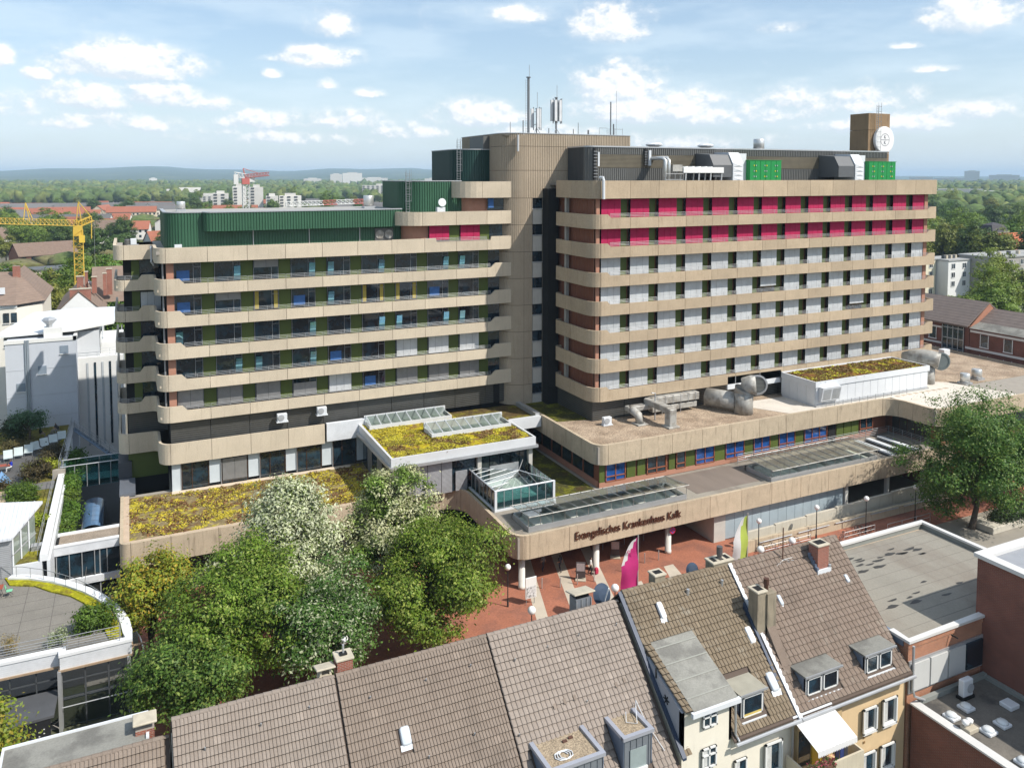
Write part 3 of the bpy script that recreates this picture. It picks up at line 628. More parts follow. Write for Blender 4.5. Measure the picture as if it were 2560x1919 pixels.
bx(52.3, 65.2, 5.252, 60.9, 70.2, 5.27).build('roof_felt', mat('bitumen_brown', (.185, .15, .125), .9, .14, .6, squash=(1, .25, 1)), pd)
# undercroft
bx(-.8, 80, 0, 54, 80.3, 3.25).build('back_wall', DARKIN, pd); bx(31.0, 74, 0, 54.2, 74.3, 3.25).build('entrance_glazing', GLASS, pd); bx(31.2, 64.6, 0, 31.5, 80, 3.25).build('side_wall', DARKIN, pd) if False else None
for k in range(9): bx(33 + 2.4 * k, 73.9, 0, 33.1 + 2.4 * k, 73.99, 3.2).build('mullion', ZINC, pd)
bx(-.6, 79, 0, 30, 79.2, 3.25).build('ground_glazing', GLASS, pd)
for x in (31.9, 39.9, 48.4): MB().lathe((x, 64.8, 0), [(.34, 0), (.34, .3), (.31, .32), (.31, 3.24)], 16).build('column', mat('white_column', (.62, .60, .55), .7, .05, 2), pd, True)
bx(54.0, 64.5, 0, 55.5, 70, 3.25).build('pier', mat('pale_concrete_panel2', (.48, .46, .42), .8, .08), pd)
PANE = mat('pale_blue_panel', (.36, .43, .47), .25, .08, .8, spec=.6)
for k in range(14): bx(55.55 + 1.21 * k, 64.55, .1, 55.55 + 1.21 * k + 1.17, 64.62, 3.25).build('glass_panel', PANE, pd)
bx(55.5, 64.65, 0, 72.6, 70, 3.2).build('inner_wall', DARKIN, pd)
for x in (72.6, 79.3, 85.5): bx(x, 64.3, 0, x + .4, 64.7, 3.25).build('column', MATS['white_column'], pd)
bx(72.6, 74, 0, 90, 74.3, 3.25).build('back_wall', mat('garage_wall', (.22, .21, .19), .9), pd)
# lettering on the fascia
def text_mesh(s, size, ext=.02, align='CENTER'):
    c = bpy.data.curves.new('txt', 'FONT'); c.body = s; c.size = size; c.extrude = ext; c.align_x = align; c.align_y = 'CENTER' if align == 'CENTER' else 'TOP_BASELINE'; c.resolution_u = 3
    return eval_mesh(bpy.data.objects.new('txt', c))
TXT = 'Evangelisches Krankenhaus Kalk'; wid = lambda s: max(v.co.x for v in text_mesh(s + '.', 1.0, .05, 'LEFT').vertices); w0_ = wid(''); k_ = 12.2 / (wid(TXT) - w0_); LETM = mat('brown_letters', (.085, .03, .016), .5, 0)
for i, ch_ in enumerate(TXT):
    if ch_ == ' ': continue
    me = text_mesh(ch_, 1.0, .05, 'LEFT'); me.materials.clear(); me.materials.append(LETM)
    reg('letter', me, pd, M=Matrix.Translation((36.85 + k_ * (wid(TXT[:i]) - w0_), 63.6, 4.1)) @ Matrix.Rotation(R(90), 4, 'X') @ Matrix.Diagonal((k_, k_ * 1.12, 1, 1)))
# ---------------------------------------------------------------- upper podium
up_ = thing('treatment_wing', 'two-storey flat roofed wing in front of the right ward block, gravel on its roof', 'building', (80, 72, 5.2))
PU = Path([(43.2, 88), (43.2, 70.1, 1.4), (86.8, 70.1, 2.2), (86.9, 63.8, 1.3), (119.6, 63.8, .4), (119.6, 92)])
ss = [0, 4.2, 8.4, 12.6, PU.sof(44.6, 70.1)] + [PU.sof(44.6 + 4.1 * i, 70.1) for i in range(1, 10)] + [PU.sof(85.2, 70.1), PU.sof(86.9, 67.0), PU.sof(88.3, 63.8)] + [PU.sof(88.3 + 4.1 * i, 63.8) for i in range(1, 8)] + [PU.sof(119.6, 66), PU.sof(119.6, 79), PU.L]
panels(up_, PU, ss, 7.9, 10.02, .34, CONC_S)
UPP = [(43.5, 88), (43.5, 70.4), (87.1, 70.4), (87.1, 64.1), (119.3, 64.1), (119.3, 92), (60, 92), (43.5, 88)]
MB().prism([(43.5, 88), (43.5, 70.4), (87.1, 70.4), (87.1, 64.1), (119.3, 64.1), (119.3, 92), (43.5, 92)], 7.95, 9.8).build('roof_slab', MATS['soffit_concrete'], up_)
MB().prism([(43.6, 80), (43.6, 70.6), (48.5, 70.5), (87.2, 70.5), (119.2, 70.5), (119.2, 91.8), (47.6, 91.8)], 9.802, 9.86).build('gravel', GRAVELG, up_)
MB().prism([(43.55, 88), (43.55, 79.9), (47.5, 79), (47.5, 88)], 9.802, 9.88).build('grass_roof', MOSSD, up_)
PALE = mat('pale_roof_membrane', (.60, .55, .48), .9, .10, .5, col2=(.48, .42, .35), c2=(.55, .75), c2s=.4, fine=.1, fscale=10)
MB().prism([(66.5, 76.9), (70.5, 70.55), (87.15, 70.55), (87.2, 64.2), (103.3, 64.2), (100.5, 72.5), (96, 76)], 9.862, 9.885).build('membrane', PALE, up_)
for k in range(9): bx(88 + 1.15 * k, 70.2, 9.886, 88.7 + 1.15 * k, 70.7, 9.9).build('paving_slab', mat('roof_slab_tan', (.42, .33, .25), .9), up_)
m = MB()
for k in range(11): m.tube([(76.2 + 1.9 * k * .75, 70.75, 9.86), (76.2 + 1.9 * k * .75, 70.75, 10.55)], .03, 5)
m.tube([(76.2, 70.75, 10.5), (90, 70.75, 10.5)], .025, 5); m.build('edge_rail', RAIL, up_)
bx(44, 70.95, 5.22, 86.9, 88, 7.95).build('core_wall', BROWNP, up_); bx(87.8, 64.6, 0, 119, 88, 7.95).build('core_wall', BROWNP, up_)
bx(43.95, 70.8, 5.26, 87, 70.94, 5.8).build('sill_wall', TERRA, up_); bx(43.9, 71.1, 5.26, 43.97, 88, 5.9).build('sill_wall', TERRA, up_)
BLUEW = mat('blue_tinted_pane', (.018, .085, .30), .08, .3, 1.2, spec=.9, col2=(.01, .03, .09), c2=(.45, .7), c2s=.9); ORF = mat('orange_brown_frame', (.30, .10, .05), .55, .05)
def pwin(x0, x1, blue):
    w = bx(x0, 70.82, 5.8, x1, 70.9, 7.85).build('window', BLUEW if blue else GLASS, up_); m = MB(); n = 2 if x1 - x0 > 1.6 else 1
    if x1 - x0 > 3.2: n = 3
    for i in range(n + 1): a = x0 + (x1 - x0 - .09) * i / n; m.box(a, 70.74, 5.8, a + .09, 70.81, 7.85)
    m.box(x0, 70.74, 6.3, x1, 70.81, 6.39); m.box(x0, 70.74, 5.78, x1, 70.81, 5.87); m.build('window_frame', ORF, w)
for a, b, q in ((44.7, 47.2, 1), (49.95, 52.5, 0), (53.85, 55.1, 0), (56.5, 59.15, 1), (60.75, 63.5, 1), (64.9, 67.4, 1), (68.75, 71.3, 1), (72.8, 76.5, 1), (82.1, 84.4, 0)): pwin(a, b, q)
for a, b in ((43.97, 44.6), (47.4, 48.5), (48.75, 49.75), (52.9, 53.7), (55.2, 56.4), (59.25, 60.65), (63.6, 64.8), (67.5, 68.65), (71.4, 72.65), (78.15, 79.3), (79.4, 80.6), (80.7, 81.9)): bx(a, 70.82, 5.82, b, 70.9, 7.85).build('infill_panel', GREENP, up_)
bx(76.75, 70.8, 5.3, 77.95, 70.88, 7.85).build('door', DARKIN, up_)
for k in range(6): bx(43.9, 72 + 2.4 * k, 6.0, 43.98, 73.9 + 2.4 * k, 7.8).build('window', GLASS, up_)
for k in range(5): bx(87.72, 65.2 + 1.1 * k, 5.4, 87.8, 66.2 + 1.1 * k, 7.85).build('infill_panel', mat('dark_panel', (.04, .038, .034), .6), up_)
bx(87.8, 64.5, 5.6, 88.9, 64.58, 7.85).build('infill_panel', GREENP, up_); bx(87.8, 64.4, 4.6, 119, 64.56, 5.6).build('sill_wall', TERRA, up_)
for k in range(13): bx(89.2 + 2.3 * k, 64.5, 5.7, 91.2 + 2.3 * k, 64.58, 7.8).build('window', GLASS, up_)
m = MB()
for z in (.25, .45, .65, .85, 1.05): m.tube([(62, 70.2, 5.3 + z), (86.6, 70.2, 5.3 + z), (86.6, 64.3, 5.3 + z)], .02, 4)
for k in range(13): m.tube([(62 + 2.05 * k, 70.2, 5.25), (62 + 2.05 * k, 70.2, 6.36)], .03, 5)
for k in range(5): m.tube([(86.6, 69.5 - 1.3 * k, 5.25), (86.6, 69.5 - 1.3 * k, 6.36)], .03, 5)
m.build('balustrade', RAIL, up_)
# ---------------------------------------------------------------- white plant box with sedum on the wing roof
wb = thing('roof_plant_box', 'long white metal plant box with a red sedum roof on the gravel', 'roof structure', (85, 74, 9.88))
bx(75.1, 71.4, 9.88, 95.1, 77, 12.6).build('core_wall', WHSH, wb)
for k in range(15): bx(75.1 + 1.333 * k + .02, 71.32, 10.15, 75.1 + 1.333 * (k + 1) - .02, 71.4, 12.3).build('panel', WHSH, wb)
for k in range(4): bx(75.02, 71.45 + 1.4 * k, 10.15, 75.1, 71.45 + 1.4 * k + 1.36, 12.3).build('panel', WHSH, wb)
m = MB(); q = Path([(74.9, 77.2), (74.9, 71.2), (95.3, 71.2), (95.3, 77.2), (74.9, 77.2)]); ribbon(m, q, 0, q.L, 12.3, 13.0, .25); m.build('fascia', WHSH, wb)
bx(75.1, 71.4, 12.6, 95.1, 77, 12.85).build('sedum_roof', MOSSR, wb)
v = MB().extr([(71.3, 12.35), (71.3, 10.6), (70.9, 10.6), (70.55, 12.35)], 75.5, 78.6).build('vent_hood', WHSH, wb)
for k in (0, 1): MB().add([(75.7 + 1.5 * k, 70.86, 10.75), (76.95 + 1.5 * k, 70.86, 10.75), (76.95 + 1.5 * k, 70.57, 12.1), (75.7 + 1.5 * k, 70.57, 12.1)], [(0, 1, 2, 3)]).build('grille', linesmat('white_grille', (.55, .57, .58), (.25, .26, .27), 2, .14, .5, .5), v)
bx(75, 71.15, 9.88, 95.2, 71.3, 10.12).build('base_flashing', ZINC, wb)
bx(66.5, 77.3, 11.6, 75.2, 77.6, 13.2).build('white_screen', WHSH, wb)
# ---------------------------------------------------------------- glazed roof pavilion with sedum
pv = thing('roof_pavilion', 'glazed pavilion with yellow sedum roof and two glass roof lights on the podium', 'building', (31, 82, 5.27))
q = Path([(22.9, 89), (22.9, 75.9), (39.05, 75.9), (39.05, 82.5)]); m = MB(); ribbon(m, q, 0, q.L, 9.15, 9.98, .3); m.build('fascia', mat('pale_zinc', (.58, .59, .60), .5, .06, .8), pv)
m = MB(); ribbon(m, q, 0, q.L, 8.85, 9.15, .5, out=.3); m.build('gutter', ZINC, pv)
MB().prism([(23.2, 89), (23.2, 76.2), (38.75, 76.2), (38.75, 83.2), (34, 83.2), (34, 89)], 9.3, 9.82).build('sedum_roof', MOSSY, pv)
MB().prism([(34, 89), (34, 83.25), (43, 83.25), (43, 89)], 9.2, 9.7).build('grass_roof', mossmat('dry_grass_roof', (.17, .12, .05), (.25, .22, .03), (.15, .07, .03)), pv)
bx(39.05, 82.4, 8.7, 43.1, 82.9, 9.95).build('parapet', MATS['pale_zinc'], pv); bx(42.6, 82.9, 9.3, 43.15, 89, 10.2).build('gutter', ZINC, pv)
bx(24.2, 77.4, 5.27, 38.3, 88, 9.2).build('core_wall', DARKIN, pv)
SLAT = linesmat('aluminium_slats', (.52, .53, .55), (.16, .17, .18), 2, .13, .55, .45, bump=.9)
for a, b in ((23.65, 25.3), (25.36, 26.9), (26.96, 28.4), (28.46, 29.6)): bx(a, 76.5, 5.3, b, 76.58, 8.85).build('sun_blind', SLAT, pv)
bx(30.0, 76.5, 5.3, 31.3, 76.58, 7.4).build('sun_blind', SLAT, pv); bx(29.7, 76.7, 5.3, 32.2, 76.8, 8.85).build('window', GLASS, pv)
for a in (32.9, 34.1, 35.3, 36.5, 37.5): bx(a, 76.9, 5.3, a + 1.1, 77.0, 8.85).build('window', GLASS, pv); 
bx(34.0, 76.75, 5.3, 37.4, 76.82, 7.2).build('sun_blind', SLAT, pv)
for x in (23.25, 32.4, 38.4): bx(x, 76.3, 5.3, x + .45, 76.75, 8.9).build('pillar', MATS['pale_concrete_panel2'], pv)
for k in range(6): bx(23.4, 77.2 + 1.9 * k, 5.3, 23.5, 79.0 + 1.9 * k, 8.85).build('window' if k % 2 else 'sun_blind', GLASS if k % 2 else linesmat('side_slats%d' % k, (.20, .20, .20), (.09, .09, .09), 2, .13, .55), pv)
def rooflight(x0, x1, y0, y1, n):
    r = thing('roof_skylight', 'row of sloped glass panes along the %s of the sedum pavilion' % ('back edge' if y0 > 85 else 'middle'), 'skylight', ((x0 + x1) / 2, (y0 + y1) / 2, 9.82))
    q = Path([(x0, y1), (x0, y0), (x1, y0), (x1, y1), (x0, y1)]); m = MB(); ribbon(m, q, 0, q.L, 9.82, 10.25, .18); m.build('kerb', MATS['pale_zinc'], r)
    bx(x0 + .2, y0 + .2, 9.82, x1 - .2, y1 - .2, 9.9).build('shaft', mat('shaft_white', (.42, .44, .42), .8), r)
    for k in range(n):
        a = x0 + .2 + (x1 - x0 - .4) * k / n; b = x0 + .2 + (x1 - x0 - .4) * (k + 1) / n
        MB().add([(a + .05, y0 + .15, 10.2), (b - .05, y0 + .15, 10.2), (b - .05, y1 - .15, 10.75), (a + .05, y1 - .15, 10.75)], [(0, 1, 2, 3)]).build('pane', CANG, r)
        MB().bar((a, y0 + .1, 10.25), (a, y1 - .1, 10.8), .09).build('glazing_bar', WHSH, r)
    bx(x0, y1 - .2, 9.82, x1, y1, 10.8).build('upstand', MATS['pale_zinc'], r)
rooflight(23.6, 33.4, 86.3, 88.7, 8); rooflight(28.9, 38.4, 80.7, 83.4, 8)
# ---------------------------------------------------------------- pyramid skylight
ps = thing('pyramid_skylight', 'glass pyramid skylight with aqua panes beside the sedum pavilion', 'skylight', (35, 73.5, 5.26))
X0, X1, Y0, Y1, ZB, ZT = 31.65, 38.1, 70.1, 77.1, 5.45, 7.3; AP = Vector((35.7, 73.2, 7.75))
bx(X0 - .15, Y0 - .15, 5.26, X1 + .15, Y1 + .1, ZB).build('kerb', WHSH, ps); bx(X0 + .3, Y0 + .3, 5.45, X1 - .3, Y1 - .3, 5.5).build('floor_below', mat('atrium_floor', (.48, .56, .52), .6, .2, .8), ps)
for i in range(0): MB().add([(32.4 + 1.5 * i, 71.2, 5.52), (33.4 + 1.5 * i, 71.2, 5.52), (33.9 + 1.5 * i, 74.5, 6.9), (32.9 + 1.5 * i, 74.5, 6.9)], [(0, 1, 2, 3)]).build('sun_sail', mat('sail_white', (.62, .70, .66), .8), ps)
n = 7
for k in range(n):
    a = X0 + (X1 - X0) * k / n; b = X0 + (X1 - X0) * (k + 1) / n
    bx(a + .04, Y0, ZB, b - .04, Y0 + .03, ZT).build('pane', AQUA, ps); bx(a - .025, Y0 - .04, ZB, a + .025, Y0 + .04, ZT).build('mullion', ZINC, ps)
    MB().add([(a + .04, Y0, ZT), (b - .04, Y0, ZT), tuple(Vector((b, Y0, ZT)).lerp(AP, .985)), tuple(Vector((a, Y0, ZT)).lerp(AP, .985))], [(0, 1, 2, 3)]).build('pane', CANG, ps)
    t = 1 - abs((a - X0) / (X1 - X0) - (AP.x - X0) / (X1 - X0)) / max((AP.x - X0) / (X1 - X0), 1 - (AP.x - X0) / (X1 - X0))
    MB().bar((a, Y0, ZT + .03), (a, Y0 + (AP.y - Y0) * t, ZT + .03 + (AP.z - ZT) * t), .04).build('glazing_bar', ZINC, ps)
    c = Y0 + (Y1 - Y0) * k / n; d = Y0 + (Y1 - Y0) * (k + 1) / n
    bx(X0, c + .04, ZB, X0 + .03, d - .04, ZT).build('pane', AQUA, ps); bx(X0 - .05, c - .035, ZB, X0 + .04, c + .03, ZT).build('mullion', ZINC, ps); bx(X1, c + .04, ZB, X1 + .03, d - .04, ZT).build('pane', AQUA, ps)
    MB().add([(X0, c + .04, ZT), tuple(Vector((X0, c, ZT)).lerp(AP, .985)), tuple(Vector((X0, d, ZT)).lerp(AP, .985)), (X0, d - .04, ZT)], [(0, 1, 2, 3)]).build('pane', CANG, ps)
    t = 1 - abs((c - Y0) / (Y1 - Y0) - (AP.y - Y0) / (Y1 - Y0)) / max((AP.y - Y0) / (Y1 - Y0), 1 - (AP.y - Y0) / (Y1 - Y0))
    MB().bar((X0, c, ZT + .03), (X0 + (AP.x - X0) * t, c, ZT + .03 + (AP.z - ZT) * t), .04).build('glazing_bar', ZINC, ps)
for c in ((X0, Y0), (X1, Y0), (X0, Y1), (X1, Y1)): MB().bar((*c, ZT), tuple(AP), .07).build('hip', ZINC, ps); bx(c[0] - .12, c[1] - .12, ZB, c[0] + .12, c[1] + .12, ZT + .05).build('post', WHSH, ps)
MB().bar((X0, Y0, ZT), (X1, Y0, ZT), .12).build('eaves_rail', WHSH, ps); MB().bar((X0, Y0, ZT), (X0, Y1, ZT), .12).build('eaves_rail', WHSH, ps)
# ---------------------------------------------------------------- two glass canopies on the entrance roof
def canopy(x0, x1, y0, y1, zf, zb, n, lab):
    r = thing('glass_canopy', lab, 'skylight', ((x0 + x1) / 2, (y0 + y1) / 2, 5.25))
    q = Path([(x0, y1), (x0, y0), (x1, y0), (x1, y1), (x0, y1)]); m = MB(); ribbon(m, q, 0, q.L, 5.26, 5.72, .2); m.build('kerb', ZINC, r)
    bx(x0 + .3, y0 + .3, 5.262, x1 - .3, y1 - .3, 5.3).build('light_well', mat('light_well', (.66, .69, .58), .8, .2, .5, col2=(.36, .38, .32), c2s=.4), r)
    for k in range(1, n, 3): bx(x0 + (x1 - x0) * k / n - .4, y0 + .4, 5.3, x0 + (x1 - x0) * k / n + .4, y1 - .4, 5.62).build('beam', mat('well_beam', (.55, .55, .48), .8), r)
    yb = y1 + .15; yf = y0 - .25
    for k in range(n):
        a = x0 + (x1 - x0) * k / n; b = x0 + (x1 - x0) * (k + 1) / n
        MB().add([(a + .04, yf, zf), (b - .04, yf, zf), (b - .04, yb, zb), (a + .04, yb, zb)], [(0, 1, 2, 3)]).build('pane', CANG, r)
    for k in range(n + 1):
        a = x0 + (x1 - x0) * k / n; MB().bar((a, yf, zf + .03), (a, yb, zb + .03), .055).build('glazing_bar', STEEL, r); MB().bar((a, y0 + .05, 5.7), (a, y0 + .05, zf), .05).build('post', STEEL, r)
    for y, z in ((yf, zf), (yb, zb)): MB().bar((x0 - .1, y, z), (x1 + .1, y, z), .07).build('rail', STEEL, r)
    return r
canopy(32.5, 50.5, 64.6, 68.2, 6.78, 6.35, 14, 'long glass canopy above the entrance lettering, in front of the pyramid')
canopy(61.5, 77.6, 64.3, 68.4, 6.55, 6.65, 12, 'glass canopy further right on the entrance roof, near the white balustrade')
bx(79.5, 64.6, 5.252, 85.6, 69.6, 5.262).build('light_well', DARKIN, pd)
for k in range(3): bx(80 + 2 * k, 64.4, 5.3, 80.7 + 2 * k, 69.8, 5.5).build('well_beam', WHSH, pd)
# ---------------------------------------------------------------- rooftop equipment
def elbow(root, pts, r, n=18, name='duct', mt=STEEL): return MB().tube(pts, r, n).build(name, mt, root, True)
e1 = thing('ventilation_cowl', 'large curved galvanised intake pipe on the gravel, in front of the louvres', 'vent', (65.5, 73.2, 9.86))
elbow(e1, [(65.5, 73.3, 9.86), (65.5, 73.3, 12.4)], 1.12, name='standpipe'); elbow(e1, [(65.5, 73.3, 12.3), (65.5, 73.25, 12.8), (65.7, 73.0, 13.2), (66.0, 72.5, 13.45), (66.3, 72.05, 13.5)], 1.1, name='cowl_bend')
elbow(e1, [(65.0, 74.0, 11.2), (63.2, 77.2, 11.2)], 1.05, name='side_duct'); MB(Matrix.Translation((66.35, 71.95, 13.5)) @ Matrix.Rotation(R(-28), 4, 'Z') @ Matrix.Rotation(R(90), 4, 'X')).lathe((0, 0, 0), [(1.2, -.05), (1.2, .1), (1.0, .12), (1.0, .04)], 20).build('rim', ZINC, e1)
MB(Matrix.Translation((66.35, 71.97, 13.5)) @ Matrix.Rotation(R(-28), 4, 'Z') @ Matrix.Rotation(R(90), 4, 'X')).lathe((0, 0, 0), [(.98, 0), (.98, .06)], 20).build('grille', linesmat('cowl_grille', (.22, .23, .21), (.03, .03, .03), 2, .16, .5), e1)
e2 = thing('ventilation_cowl', 'large curved galvanised pipe behind the white plant box end', 'vent', (97.9, 73.2, 9.86))
elbow(e2, [(97.7, 73.4, 9.86), (97.7, 73.4, 12.2)], 1.0, name='standpipe'); elbow(e2, [(97.0, 76.2, 12.6), (97.3, 75, 13.1), (97.7, 73.8, 13.3), (98.2, 72.7, 13.2), (98.5, 72.1, 13.1)], 1.12, name='cowl_bend')
MB(Matrix.Translation((98.55, 71.98, 13.08)) @ Matrix.Rotation(R(-26), 4, 'Z') @ Matrix.Rotation(R(90), 4, 'X')).lathe((0, 0, 0), [(1.22, -.05), (1.22, .1), (1.02, .12), (1.02, .04), (.9, .06)], 20).build('grille', mat('cowl_mesh', (.13, .15, .15), .5), e2)
dx = thing('air_duct', 'grey rectangular ventilation ducts with downturned legs on the gravel roof', 'vent', (56, 75, 9.86))
MB().bev(54.6, 76.6, 11.2, 61.6, 77.9, 12.1, .06).build('duct', STEEL, dx); MB().bev(54.9, 76.8, 10.3, 61.4, 77.7, 10.95, .05).build('duct', STEEL, dx)
for k in range(6): bx(55.5 + 1.1 * k, 76.57, 11.18, 55.56 + 1.1 * k, 77.93, 12.13).build('flange', ZINC, dx)
MB().bev(53.9, 72.6, 11.4, 54.9, 77.2, 12.1, .08).build('duct', STEEL, dx); MB().bev(53.95, 72.2, 9.95, 54.95, 73.2, 12.0, .08).build('duct', STEEL, dx); MB().bev(53.7, 71.95, 9.86, 55.2, 73.4, 10.05).build('foot', STEEL, dx)
MB().bev(51.3, 76.4, 10.9, 54.7, 77.3, 11.5, .08).build('duct', STEEL, dx); MB().tube([(52.0, 76.8, 11.2), (51.6, 75.9, 11.2), (51.8, 75.2, 10.9), (51.9, 75.0, 9.9)], .48, 12).build('duct_bend', STEEL, dx, True); MB().bev(51.2, 74.3, 9.86, 52.6, 75.7, 10.02).build('foot', STEEL, dx)
for p in ((53.3, 76.9), (56.2, 76.7), (58.9, 76.7)): MB().tube([(*p, 9.86), (*p, 11.2)], .04, 5).build('support', ZINC, dx)
MB().tube([(54.4, 75.6, 9.9), (54.4, 75.6, 13.0), (53.9, 75.6, 13.1)], .08, 6).build('vent_pipe', ZINC, dx)
def acunit(x, y, z, lab, facing=0, wall=False):
    r = thing('air_conditioner', lab, 'air conditioner', (x, y, z))
    MB().bev(x, y, z + .12, x + 1.05, y + .5, z + .95, .04).build('casing', WHSH, r)
    MB(Matrix.Translation((x + .4, y - .02, z + .55)) @ Matrix.Rotation(R(90), 4, 'X')).lathe((0, 0, 0), [(.33, 0), (.33, .04), (.08, .05)], 16).build('fan_grille', mat('ac_fan', (.33, .34, .35), .6), r)
    bx(x - .08, y - .1, z + .03, x + 1.15, y + (.75 if wall else .5), z + .12).build('bracket', WHSH, r)
acunit(13.95, 88.2, 11.35, 'white air conditioner on the dark louvre wall, the lower left of the pair', wall=True); acunit(18.25, 88.2, 11.55, 'white air conditioner on the dark louvre wall, the right one of the pair', wall=True)
acunit(47.8, 76.1, 9.86, 'small white air conditioner standing at the plinth corner of the right block')
def fancap(x, y, z, r, h, lab):
    t = thing('roof_fan', lab, 'vent', (x, y, z)); bx(x - r * 1.1, y - r * 1.1, z, x + r * 1.1, y + r * 1.1, z + .25).build('kerb', ZINC, t)
    MB().lathe((x, y, z + .25), [(r * .7, 0), (r, .08), (r, h - .05), (r * .92, h), (r * .5, h)], 18).build('drum', mat('bright_metal', (.62, .62, .60), .35, .08, 3, metal=.6), t, True)
fancap(102.05, 70.9, 9.86, .62, 1.2, 'silver drum fan nearer the tree on the gravel roof'); fancap(105.8, 71.8, 9.86, .66, 1.2, 'silver drum fan further right on the gravel roof')
fancap(26.7, 97, 34.1, .62, 1.3, 'silver drum fan on the green plant room roof near the drum'); fancap(5.3, 97, 34.1, .45, .85, 'small white cap vent at the far left of the green plant room roof')
fancap(80.6, 88, 41.5, .75, 1.5, 'grey drum fan on top of the dark plant room')
MB().bev(115, 83.5, 9.86, 116.4, 84.5, 10.8).top('roof_vent', WHSH, 'white box vent far out on the gravel roof by the brick school', 'vent')
for k, x in enumerate((61.3, 69.6)): MB().lathe((x, 86, 41.48), [(.5, 0), (.5, .3), (1.05, .45), (1.1, .6), (.8, .8)], 12).top('roof_vent', WHSH, 'low white mushroom vent on the dark plant room, the %s one' % ('left', 'right')[k], 'vent')
bx(4.2, 89.6, 30.36, 4.9, 90.1, 30.95).top('roof_vent', WHSH, 'small white box vent at the foot of the green cladding', 'vent')
t = thing('satellite_dish', 'white dish on a white cabinet before the green drum', 'dish', (33.4, 90, 33.5)); bx(33.0, 89.7, 33.5, 34.0, 90.3, 34.35).build('cabinet', WHSH, t); MB(Matrix.Translation((33.6, 89.7, 34.9)) @ Matrix.Rotation(R(80), 4, 'X')).lathe((0, 0, 0), [(.02, -.1), (.35, -.06), (.5, .04), (.47, .05), (.02, -.06)], 18).build('dish', WHSH, t, True); MB().tube([(33.6, 89.9, 34.3), (33.6, 89.85, 34.9)], .05, 6).build('mast', ZINC, t)
def aircon_big(x0, lab, lab2):
    """ochre-green air handler with its white hooded duct"""
    g = thing('air_handler', lab, 'air handling unit', (x0 + 2.7, 80.6, 37.12)); GRN = mat('bright_green_panel', (.012, .23, .055), .45, .05)
    bx(x0, 79.7, 37.2, x0 + 5.3, 81.6, 40.0).build('casing', GRN, g)
    for k in range(6): bx(x0 + .883 * k + .03, 79.62, 37.3, x0 + .883 * (k + 1) - .03, 79.7, 39.95).build('door', GRN, g); 
    for k in range(6):
        for z in (37.9, 38.6, 39.3): bx(x0 + .883 * k + (.1 if k % 2 else .65), 79.57, z, x0 + .883 * k + (.22 if k % 2 else .77), 79.62, z + .16).build('latch', ZINC if (k + int(z)) % 3 else mat('yellow_sign', (.7, .55, .03), .5), g)
    bx(x0 - .1, 79.6, 40.0, x0 + 5.4, 81.7, 40.08).build('cover', GRN, g)
    h = thing('air_duct', lab2, 'vent', (x0 - 3, 81, 37.12))
    MB().extr([(79.4, 37.9), (79.4, 39.4), (80.2, 40.7), (82.9, 40.9), (82.9, 37.9)], x0 - 6, x0 - 3.0).build('hood', mat('hood_dark', (.10, .105, .11), .5, .05), h)
    m = MB(); m.extr([(79.3, 37.3), (79.3, 39.6), (80.2, 41.0), (82.9, 41.1), (82.9, 37.3)], x0 - 3.0, x0 - 1.35); m.build('duct', WHSH, h); bx(x0 - 1.35, 80.3, 37.3, x0, 82.8, 40.9).build('duct', WHSH, h)
    for k in range(4):
        z = 37.4 + .58 * k; MB().add([(x0 - 2.95, 79.29, z), (x0 - 1.4, 79.29, z), (x0 - 1.4, 79.29, z + .54), (x0 - 2.95, 79.29, z + .54), (x0 - 2.17, 79.19, z + .27)], [(0, 1, 4), (1, 2, 4), (2, 3, 4), (3, 0, 4)]).build('stiffener', WHSH, h)
aircon_big(71.5, 'green air handling unit nearer the middle of the right roof', 'white creased duct with a dark hood left of the middle green unit'); aircon_big(92.8, 'green air handling unit at the right end of the roof', 'white creased duct with a dark hood left of the end green unit')
cu = thing('cooling_unit', 'long white cooler on legs beside silver ducts on the right roof', 'air conditioner', (63, 79.5, 37.12)); MB().bev(60.8, 79.2, 38.4, 67.0, 80.6, 39.1).build('casing', WHITEF, cu)
for k in range(6): MB().lathe((61.5 + .98 * k, 79.9, 39.1), [(.4, 0), (.42, .12), (.1, .1)], 12).build('fan', WHITEF, cu)
for x in (61.2, 63.2, 65, 66.7):
    for y in (79.35, 80.4): MB().bar((x, y, 37.12), (x + .1, y, 38.5), .14).build('leg', WHITEF, cu)
for x in (58.3, 58.85): MB().tube([(x, 79.6, 37.12), (x, 79.6, 39.9), (x + .1, 80.0, 40.2), (x + .1, 82.8, 40.2)], .25, 10).build('duct', mat('bright_metal', (.6, .6, .6)), cu, True)
bx(59.3, 79.3, 38.6, 60.7, 80.4, 39.4).build('plenum', STEEL, cu); m = MB()
for x in (58, 59.4, 60.6): m.tube([(x, 79.0, 37.12), (x, 79.0, 38.3)], .03, 5)
for z in (37.6, 38.3): m.tube([(58, 79.0, z), (60.6, 79.0, z)], .03, 5)
m.build('guard_rail', RAIL, cu)
ch = thing('chimney_tower', 'brown concrete chimney block with white round clinic sign on the right roof', 'chimney', (102, 88, 37.1)); TB = mat('chimney_concrete', (.26, .175, .10), .9, .12, .5, streak=.4, streakcol=(.12, .07, .04))
for z0, z1 in ((37.1, 41.4), (41.44, 44.9), (44.94, 47.4)): bx(99.9, 86, z0, 104.4, 89.4, z1).build('shaft', TB, ch)
M = Matrix.Translation((102.75, 85.7, 43.45)) @ Matrix.Rotation(R(90), 4, 'X'); MB(M).lathe((0, 0, -.2), [(1.95, 0), (2.0, .1), (2.0, .45), (1.9, .5)], 40).build('sign_disc', mat('sign_white', (.74, .74, .74), .5, .02), ch)
